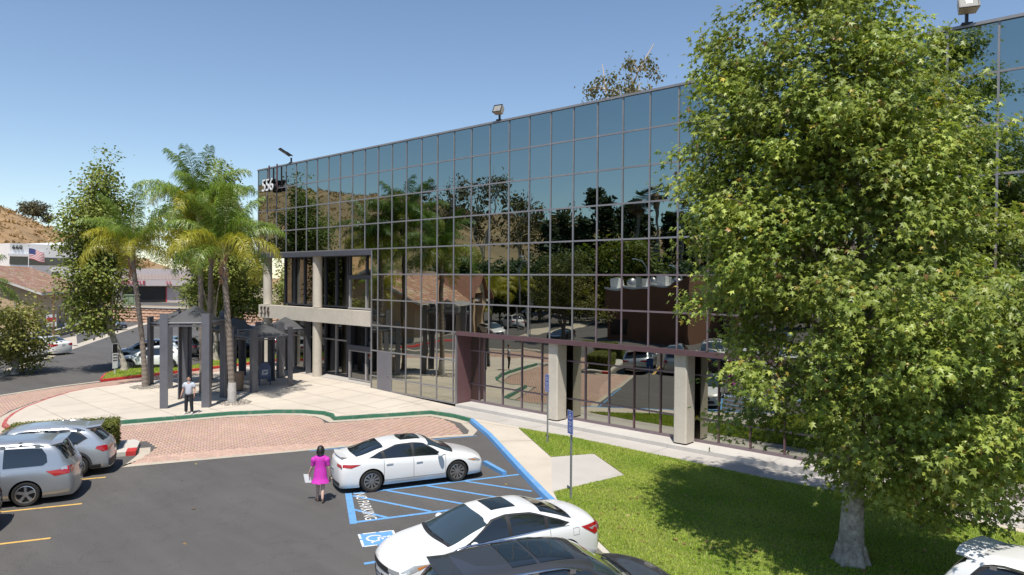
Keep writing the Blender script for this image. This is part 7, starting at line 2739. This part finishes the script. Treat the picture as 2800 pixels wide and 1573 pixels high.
# ---- eucalyptus
def eucalypt(label, pos, h, spread, seed, n=46, zfrac=0.45, leaf=0.42, group=None, per=42, lo=(0.075, 0.085, 0.030), hi=(0.19, 0.155, 0.055), sig=0.42):
    g = np.random.default_rng(seed)
    t = thing('eucalyptus_tree', label, 'tree', pos, 0, group)
    mb = MB()
    C, O = [], []
    for s in range(4):
        a = s * 1.7 + g.uniform(-0.4, 0.4)
        tip = Vector((spread * 0.55 * math.cos(a), spread * 0.55 * math.sin(a), h * g.uniform(0.86, 1.0)))
        base = Vector((0, 0, h * 0.12 * s / 2))
        pts = limb(mb, base, tip, 0.34 - 0.05 * s, 0.04, g, 7, 0.02, 9)
        for k in range(n // 4):
            f = g.uniform(zfrac, 1.0)
            p = pts[min(9, int(f * 9))]
            a2 = g.uniform(0, 6.28)
            r = g.uniform(0.3, 1.0) * spread * 0.5 * (1.15 - f * 0.5)
            c = Vector((p.x + r * math.cos(a2), p.y + r * math.sin(a2), p.z + g.uniform(-0.3, 1.2)))
            limb(mb, p, c, 0.06, 0.015, g, 4, 0.12, 4)
            C.append(c); O.append((math.cos(a2), math.sin(a2), 0.1))
    mb.build('trunk', 'bark_euc', t, smooth=60)
    C, O = np.array([tuple(c) for c in C]), np.array(O)
    idx = np.repeat(np.arange(len(C)), per)
    off = g.normal(0, 1, (len(idx), 3)) * np.array([[sig, sig, sig * 1.25]])
    P = C[idx] + off - np.array([[0, 0, 0.35]])
    col = syc_colors(g, idx, len(C), np.array(lo), np.array(hi), 0.02)
    link('crown', leaf_quads('crown', P, O[idx], g.uniform(leaf * 0.7, leaf * 1.3, len(P)), col, 'leaf_far', g, hang=2.2, up=0.1, shape=TRIO), t)
    return t
eucalypt('thin eucalyptus with drooping leaf clumps rising behind the glass parapet', (-34.2, 52.0, 0), 27.3, 5.2, 61, 92, 0.62, 0.30, per=44, sig=0.30)
EG = 'eucalyptus trees on the mirrored hillside'
eucalypt('tall ragged eucalyptus standing highest on the mirrored hillside', (-119, -72, 9), 24, 9, 62, 52, 0.35, 0.8, EG, 26, (0.065, 0.065, 0.028), (0.17, 0.14, 0.06), 0.8)
eucalypt('slender ragged eucalyptus at the bare slope side of the tallest one', (-124, -66, 9), 21, 7, 63, 36, 0.4, 0.75, EG, 36, (0.065, 0.065, 0.028), (0.17, 0.14, 0.06), 0.75)
eucalypt('broad eucalyptus between the tallest eucalyptus and the conifers', (-113, -79, 9), 19, 9, 64, 52, 0.3, 0.8, EG, 26, (0.065, 0.065, 0.028), (0.18, 0.145, 0.06), 0.8)
eucalypt('low eucalyptus at the conifer side of the hillside group', (-106, -84, 8), 16, 8, 65, 52, 0.3, 0.8, EG, 26, (0.065, 0.065, 0.028), (0.18, 0.145, 0.06), 0.8)
# ================================================================ ACROSS THE STREET (seen in the glass)
g = np.random.default_rng(70)

def conifer(label, pos, h, w, seed, group):
    g = np.random.default_rng(seed)
    t = thing('cypress_tree', label, 'tree', pos, 0, group)
    C, O = [], []
    m = 110
    for i in range(m):
        f = g.random() ** 0.8
        z = h * (0.06 + 0.93 * f)
        r = w * (1 - f) ** 0.8 * g.uniform(0.55, 1.1) + 0.12
        a = g.uniform(0, 6.28)
        C.append((r * math.cos(a), r * math.sin(a), z)); O.append((math.cos(a), math.sin(a), 0.6))
    C, O = np.array(C), np.array(O)
    P, idx, off = clump_points(C, 26, 0.5, g)
    col = syc_colors(g, idx, m, np.array((0.022, 0.036, 0.014)), np.array((0.07, 0.095, 0.034)), 0.0)
    link('crown', leaf_quads('crown', P, O[idx], g.uniform(0.45, 0.85, len(P)), col, 'leaf_far', g, hang=0.3, up=0.4), t)
    MB().tube([(0, 0, -0.5), (0, 0, h * 0.5), (0, 0, h * 0.97)], [0.3, 0.18, 0.03], 7).build('trunk', 'bark_dark', t)
    return t


def ray_pos(az, dist):
    """ground point seen in the glass at azimuth az (deg) as if from behind the wall"""
    return (dist * math.cos(RAD(az)), 2 * FY + dist * math.sin(RAD(az)))

CG = 'conifers along the far street'
hs = [(-129.6, 118, 14.5), (-128.2, 122, 15.5), (-126.9, 120, 14.8), (-125.9, 124, 20.5), (-124.9, 121, 18.5), (-123.8, 126, 17.0), (-122.8, 119, 17.5), (-121.9, 124, 16.5), (-119.8, 121, 15.5), (-118.4, 125, 15.0), (-116.8, 122, 16.0), (-115.2, 124, 14.0), (-113.3, 122, 15.0), (-111.4, 123, 13.5), (-109.2, 121, 15.0)]
words = ['leaning top', 'bare tip', 'blunt top', 'tall crooked double top', 'bent top', 'thin tip', 'full skirt', 'narrow crown', 'sparse crown', 'dense crown', 'tall crown', 'short crown', 'rounded crown', 'low crown', 'open crown']
for i, (a, d_, h_) in enumerate(hs):
    conifer(f'dark conifer with {words[i]} in the mirrored row across the street', (*ray_pos(a, d_), 2.0), h_, 2.0 if i % 3 else 2.6, 200 + i, CG)

BG = 'leafy trees along the far street'
bw = ['dark rounded', 'deep green', 'broad dark', 'bright green', 'dense low', 'yellow green', 'lime green', 'olive', 'shaggy dark', 'spreading', 'squat dark', 'thick dark', 'plain green']
for i, (a, d_, h_, w_, yg) in enumerate(((-139.0, 104, 9.5, 5.0, 0), (-136.8, 106, 10.0, 5.0, 0), (-134.8, 102, 9.0, 5.0, 0), (-132.6, 104, 9.5, 5.0, 0), (-130.3, 102, 10.0, 5.0, 0), (-127.6, 104, 10.0, 4.6, 0), (-125.0, 104, 12.5, 3.6, 1), (-123.0, 101, 12.5, 4.2, 1), (-120.8, 104, 9.5, 4.6, 0), (-118.3, 102, 9.5, 4.6, 0), (-115.5, 104, 9.0, 5.0, 0), (-112.6, 102, 9.5, 5.0, 0), (-109.5, 103, 9.5, 5.0, 0))):
    lo, hi = ((0.12, 0.14, 0.016), (0.30, 0.30, 0.04)) if yg else ((0.030, 0.055, 0.018), (0.11, 0.14, 0.040))
    broadleaf('broadleaf_tree', f'{bw[i]} tree in the mirrored belt across the street', (*ray_pos(a, d_), 0), [(0, 0, h_ * 0.55, w_, w_, h_ * 0.45), (w_ * 0.4, 0, h_ * 0.75, w_ * 0.6, w_ * 0.6, h_ * 0.22)],
              [(0, 0, 0), (0, 0, 1.5), (0.1, 0, 3), (0.2, 0.1, h_ * 0.8)], 110, 32, 0.55, lo, hi, g, 'bark_dark', 0.75, group=BG, limbs=8)

# fan palms
def fan_palm(label, pos, h, seed):
    g = np.random.default_rng(seed)
    t = thing('fan_palm', label, 'palm tree', pos, 0, 'fan palms across the street')
    MB().tube([(0, 0, 0), (0.1, 0, h * 0.5), (0, 0.1, h)], [0.42, 0.30, 0.26], 9).build('trunk', 'bark_palm', t)
    V, F, T = [], [], []
    for i in range(46):
        a = g.uniform(0, 6.28); e = g.uniform(-1.2, 1.25)
        d = np.array([math.cos(a) * math.cos(e), math.sin(a) * math.cos(e), math.sin(e)])
        s = np.cross(d, [0, 0, 1.0]); s /= np.linalg.norm(s) + 1e-6
        u = np.cross(s, d)
        c = np.array([0, 0, h]) + d * g.uniform(0.7, 1.1)
        dead = e < -0.35
        for k in range(9):
            an = (k - 4) * 0.26
            q = d * math.cos(an) + s * math.sin(an)
            b = len(V)
            tip = c + q * 1.25 - np.array([0, 0, 0.25])
            V += [c, c + q * 0.7 + s * 0.09, tip, c + q * 0.7 - s * 0.09]
            F += [[b, b + 1, b + 2, b + 3]]
            col = np.array([0.17, 0.11, 0.055]) if dead else np.array([0.045, 0.07, 0.025])
            T += [col * g.uniform(0.7, 1.3)] * 4
    link('fan_leaves', raw_mesh('fan_leaves', np.array(V), np.array(F), 'leaf_palm', np.array(T)), t)
    MB().lathe([(0.32, h * 0.86), (0.46, h * 0.92), (0.58, h * 0.985), (0.3, h + 0.1)], 12, (0, 0, 0)).build('dead_skirt', 'palm_boot', t, 60)
fan_palm('thick headed fan palm with brown skirt before the far hill', (*ray_pos(-120.95, 112), 2), 18.0, 301)
fan_palm('slightly shorter fan palm with brown skirt beside its twin', (*ray_pos(-122.3, 112), 2), 17.0, 302)
fan_palm('wind blown fan palm standing apart from the pair', (*ray_pos(-118.9, 114), 2), 15.5, 303)

# feather palms in the parking island across the drive
PG = 'small feather palms by the far entrance drive'
for i, (x, y, h_, lab) in enumerate(((-62.5, -17.5, 4.2, 'small yellow feather palm nearest the tile roofed building'), (-66.0, -21.0, 4.6, 'small yellow feather palm, tallest of the far drive group'), (-64.5, -25.0, 4.3, 'small yellow feather palm beside the white sport utility car'), (-70.0, -27.0, 4.0, 'small yellow feather palm nearest the street'), (-59.5, -12.5, 2.4, 'short young feather palm beside the mirrored white sedan'))):
    palm(lab, (x, y, 0), h_, (0.1, 0.1), 80 + i, 0.8, 11, 0.14, PG, False, ('yellow', 'yellow') if i < 4 else ('small', 'small'), boots=False)

# cars beyond the camera
MG = 'cars behind the viewpoint'
place_car('fastback', 'parked_car', 'white sedan facing the plaza at the mouth of the far drive', (-58.3, -12.0), 22, 'white', 'b', MG)
place_car('suv', 'parked_car', 'white sport utility car seen from behind in the far drive', (-60.3, -20.4), -152, 'white', 'a', MG)
place_car('suv', 'parked_car', 'pale blue sport utility car passing on the far street', (-81.5, -53.0), 152, 'sky_blue', 'a', MG)
place_car('sedan', 'parked_car', 'black sedan under the broad lot tree', (-45.6, -12.2), 70, 'black', 'a', MG)
for i, (v, k, c_, lab) in enumerate(((-18.75, 'suv', 'white', 'white sport utility car two stalls from the silver minivan'), (-16.0, 'crossover', 'white', 'white crossover three stalls from the silver minivan'), (-13.3, 'suv', 'dark_blue', 'dark blue sport utility car four stalls from the silver minivan'), (-10.5, 'wagon', 'grey', 'grey wagon five stalls from the silver minivan'))):
    place_car(k, 'parked_car', lab, uv(-4.9 - 0.12 * i, v), UA + 180, c_, 'a', 'cars in the front lot')
for i, (v, k, c_, lab) in enumerate(((-24.0, 'sedan', 'silver', 'silver sedan in the second row behind the minivan'), (-21.2, 'suv', 'white', 'white sport utility car in the second row behind the minivan'), (-15.7, 'sedan', 'white', 'white sedan in the second row near the brick building'), (-10.2, 'suv', 'black', 'black sport utility car in the second row near the carport'))):
    place_car(k, 'parked_car', lab, uv(-15.5, v), UA, c_, 'a', MG)
place_car('wagon', 'parked_car', 'silver wagon waiting by the small palms', (-66.5, -14.0), -60, 'silver', 'a', MG)
place_car('sedan', 'parked_car', 'dark grey sedan parked by the small palms', (-69.5, -17.0), -60, 'grey', 'a', MG)

# broad tree of the lot
g = np.random.default_rng(90)
broadleaf('lot_tree', 'broad olive green tree mirrored beside the brown brick building', (-43.0, -8.0, 0), [(0, 0, 5.2, 3.4, 3.4, 2.6), (1.5, 0.8, 7.6, 2.2, 2.2, 1.7), (-1.8, -0.5, 4.2, 2.4, 2.4, 2.0), (2.2, -1, 3.8, 2.0, 2.0, 1.7), (-0.5, 0.4, 7.2, 2.4, 2.4, 2.0)],
          [(0, 0, 0), (0.05, 0, 1.2), (0.1, 0.1, 3), (0.2, 0.1, 7)], 260, 36, 0.22, (0.085, 0.10, 0.022), (0.25, 0.23, 0.06), g, 'bark_dark', 0.36, shape=OVAL)
hedge('hedge', 'clipped green hedge beyond the planter bed, mirrored behind the wagon', [uv(-10.5, -28.6), uv(-10.5, -31.0), uv(-13.0, -31.0), uv(-13.0, -28.6)], 0.15, 1.5, 43, 500)

# brown brick building with roof plant
mat('brick_brown', (0.20, 0.095, 0.055), 0.9, var=0.12, vscale=4, var2=0.1, v2scale=0.4)
t = thing('brick_building', 'brown brick building with white roof equipment mirrored in the glass', 'building', (-43.7, -16.0, 0), 0)
MB().bx(0, 10.0, -12, 0, 0, 5.55).build('wall', 'brick_brown', t)
MB().bx(-0.1, 10.1, -12.1, 0.08, 5.55, 5.80).build('parapet', 'white_wall', t)
mb = MB()
mb.add([(7.6, 0.1, 5.56), (10.1, 0.1, 5.56), (10.1, 0.1, 7.0), (7.6, -3.5, 5.9), (10.1, -3.5, 7.0)], [(0, 1, 2), (0, 2, 4, 3)])
mb.bx(10.0, 10.35, -4, 0.5, 0, 6.9)
mb.build('wing_wall', 'brick_brown', t)
MB().bx(0.5, 3.2, -0.02, 0.03, 0.5, 2.2).build('window', 'dark_opening', t)
for i in range(9):
    c_ = (0.6 + i * 0.95, -1.4 - (i % 3) * 1.2, 5.8)
    if i % 3 == 1:
        MB().lathe([(0.5, 0), (0.55, 0.3), (0.42, 0.75), (0.1, 0.9)], 12, c_).build('roof_vent', 'steel', t, 60)
    else:
        MB().box((c_[0], c_[1], c_[2] + 0.5), (0.75, 0.8, 1.0)).build('roof_unit', 'ac_metal' if i % 2 else 'white_wall', t)

# carport with solar roof
t = thing('carport', 'steel carport with flat pale roof over parked cars near the brick building', 'carport', (-26, -24, 0), RAD(-8))
MB().bx(-9, 12, -4, 2.2, 4.25, 4.6).build('roof', 'fascia_white', t)
for x in (-7.5, -3, 1.5, 6, 10.5):
    MB().bx(x - 0.13, x + 0.13, -0.2, 0.15, 0, 4.25).build('post', 'black_metal', t)
    MB().bar((x, -0.1, 2.9), (x, 1.9, 4.2), 0.12, 0.12).build('brace', 'black_metal', t)
place_car('suv', 'parked_car', 'dark green sport utility car under the carport', (-31, -26.5), 82, 'black', 'a', MG)
place_car('sedan', 'parked_car', 'black sedan under the carport', (-27.8, -26.0), 82, 'black', 'a', MG)

# street, wall, lamps
tag(MB().sheet([(-150, -36.02), (60, -36.02), (60, -95), (-150, -55)], 0.0).build('road', 'asphalt'), kind='structure')
tag(MB().sheet([(-53.5, -12.5), (-60, -29), (-69, -40), (-62, -41), (-55, -27), (-50.5, -12.5)], 0.004).build('apron', 'concrete_gutter'), kind='structure')
tag(kerb('kerb', [(-50.5, 7.2), (-51.2, 3.2), (-52.8, -4.0), (-56.2, -10.5)], 0.152, 0.16, 'kerb_red', side=-1), kind='structure')
mat('wall_brown', (0.115, 0.075, 0.05), 0.9, var=0.15, vscale=2)
t = thing('street_wall', 'long dark brown wall along the far side of the street', 'wall', (-128, -38, 0), math.atan2(-38, 100))
for i in range(20):
    MB().bx(i * 5.4 + 0.05, i * 5.4 + 5.35, -0.3, 0.3, 0, 5.4).build('wall_panel', 'wall_brown', t)
    MB().bx(i * 5.4 - 0.3, i * 5.4 + 0.3, -0.45, 0.45, 0, 5.6).build('pier', 'wall_brown', t)
for i, (a, d_, h_, lab) in enumerate(((-132.1, 88, 8.6, 'curved street lamp nearest the small palms'), (-131.2, 82, 9.0, 'bent arm street lamp in the middle of the far street'), (-121.5, 86, 8.8, 'street lamp with short arm before the fan palms'), (-118.9, 86, 8.4, 'street lamp farthest along the conifer row'))):
    t = thing('street_lamp', lab, 'street lamp', (*ray_pos(a, d_), 0), RAD(20 + 60 * i), 'street lamps')
    MB().tube([(0, 0, 0), (0, 0, h_ - 2.0), (0.15, 0, h_ - 1.1), (0.7, 0, h_ - 0.3), (1.6, 0, h_)], [0.10, 0.08, 0.07, 0.06, 0.05], 8).build('pole', 'galvanised', t, 60)
    MB().bx(1.3, 2.1, -0.14, 0.14, h_ - 0.06, h_ + 0.08).build('lamp_head', 'sign_white', t)
mat('sign_green', (0.02, 0.22, 0.15), 0.5)
t = thing('street_sign', 'green street name sign hanging over the far junction', 'sign', (*ray_pos(-131.0, 74), 0), RAD(30))
MB().tube([(0, 0, 0), (0, 0, 5.2)], 0.06, 7).build('post', 'galvanised', t)
MB().bx(-0.1, 0.8, -0.03, 0.03, 4.4, 4.9).build('panel', 'sign_green', t)

# a few fallen leaves on lawn and asphalt
g = np.random.default_rng(120)
P = []
while len(P) < 90:
    x, y = g.uniform(-11, -2.6), g.uniform(13.5, 21)
    if inside(np.array([x]), np.array([y]), LAWN)[0]:
        P.append((x, y, 0.225))
for q in ((-15.6, 12.3), (-22.5, 9.1), (-19.5, 8.2), (-17.2, 7.0), (-24.2, 10.3), (-14.9, 16.0), (-20.8, 15.2)):
    P.append((q[0], q[1], 0.02))
P = np.array(P)
col = np.where(g.random((len(P), 1)) < 0.6, np.array([[0.30, 0.19, 0.085]]), np.array([[0.40, 0.31, 0.10]])) * g.uniform(0.7, 1.2, (len(P), 1))
out = g.normal(0, 1, P.shape) * np.array([[1, 1, 0.05]])
o = link('leaf_litter', leaf_mesh('leaf_litter', P, out, g.uniform(0.08, 0.16, len(P)), STAR, col, 'leaf_sycamore', g, fold=0.2, hang=0.0, up=3.0))
tag(o, 'scattered dry fallen leaves under the big sycamore', 'fallen leaves', kind='stuff')
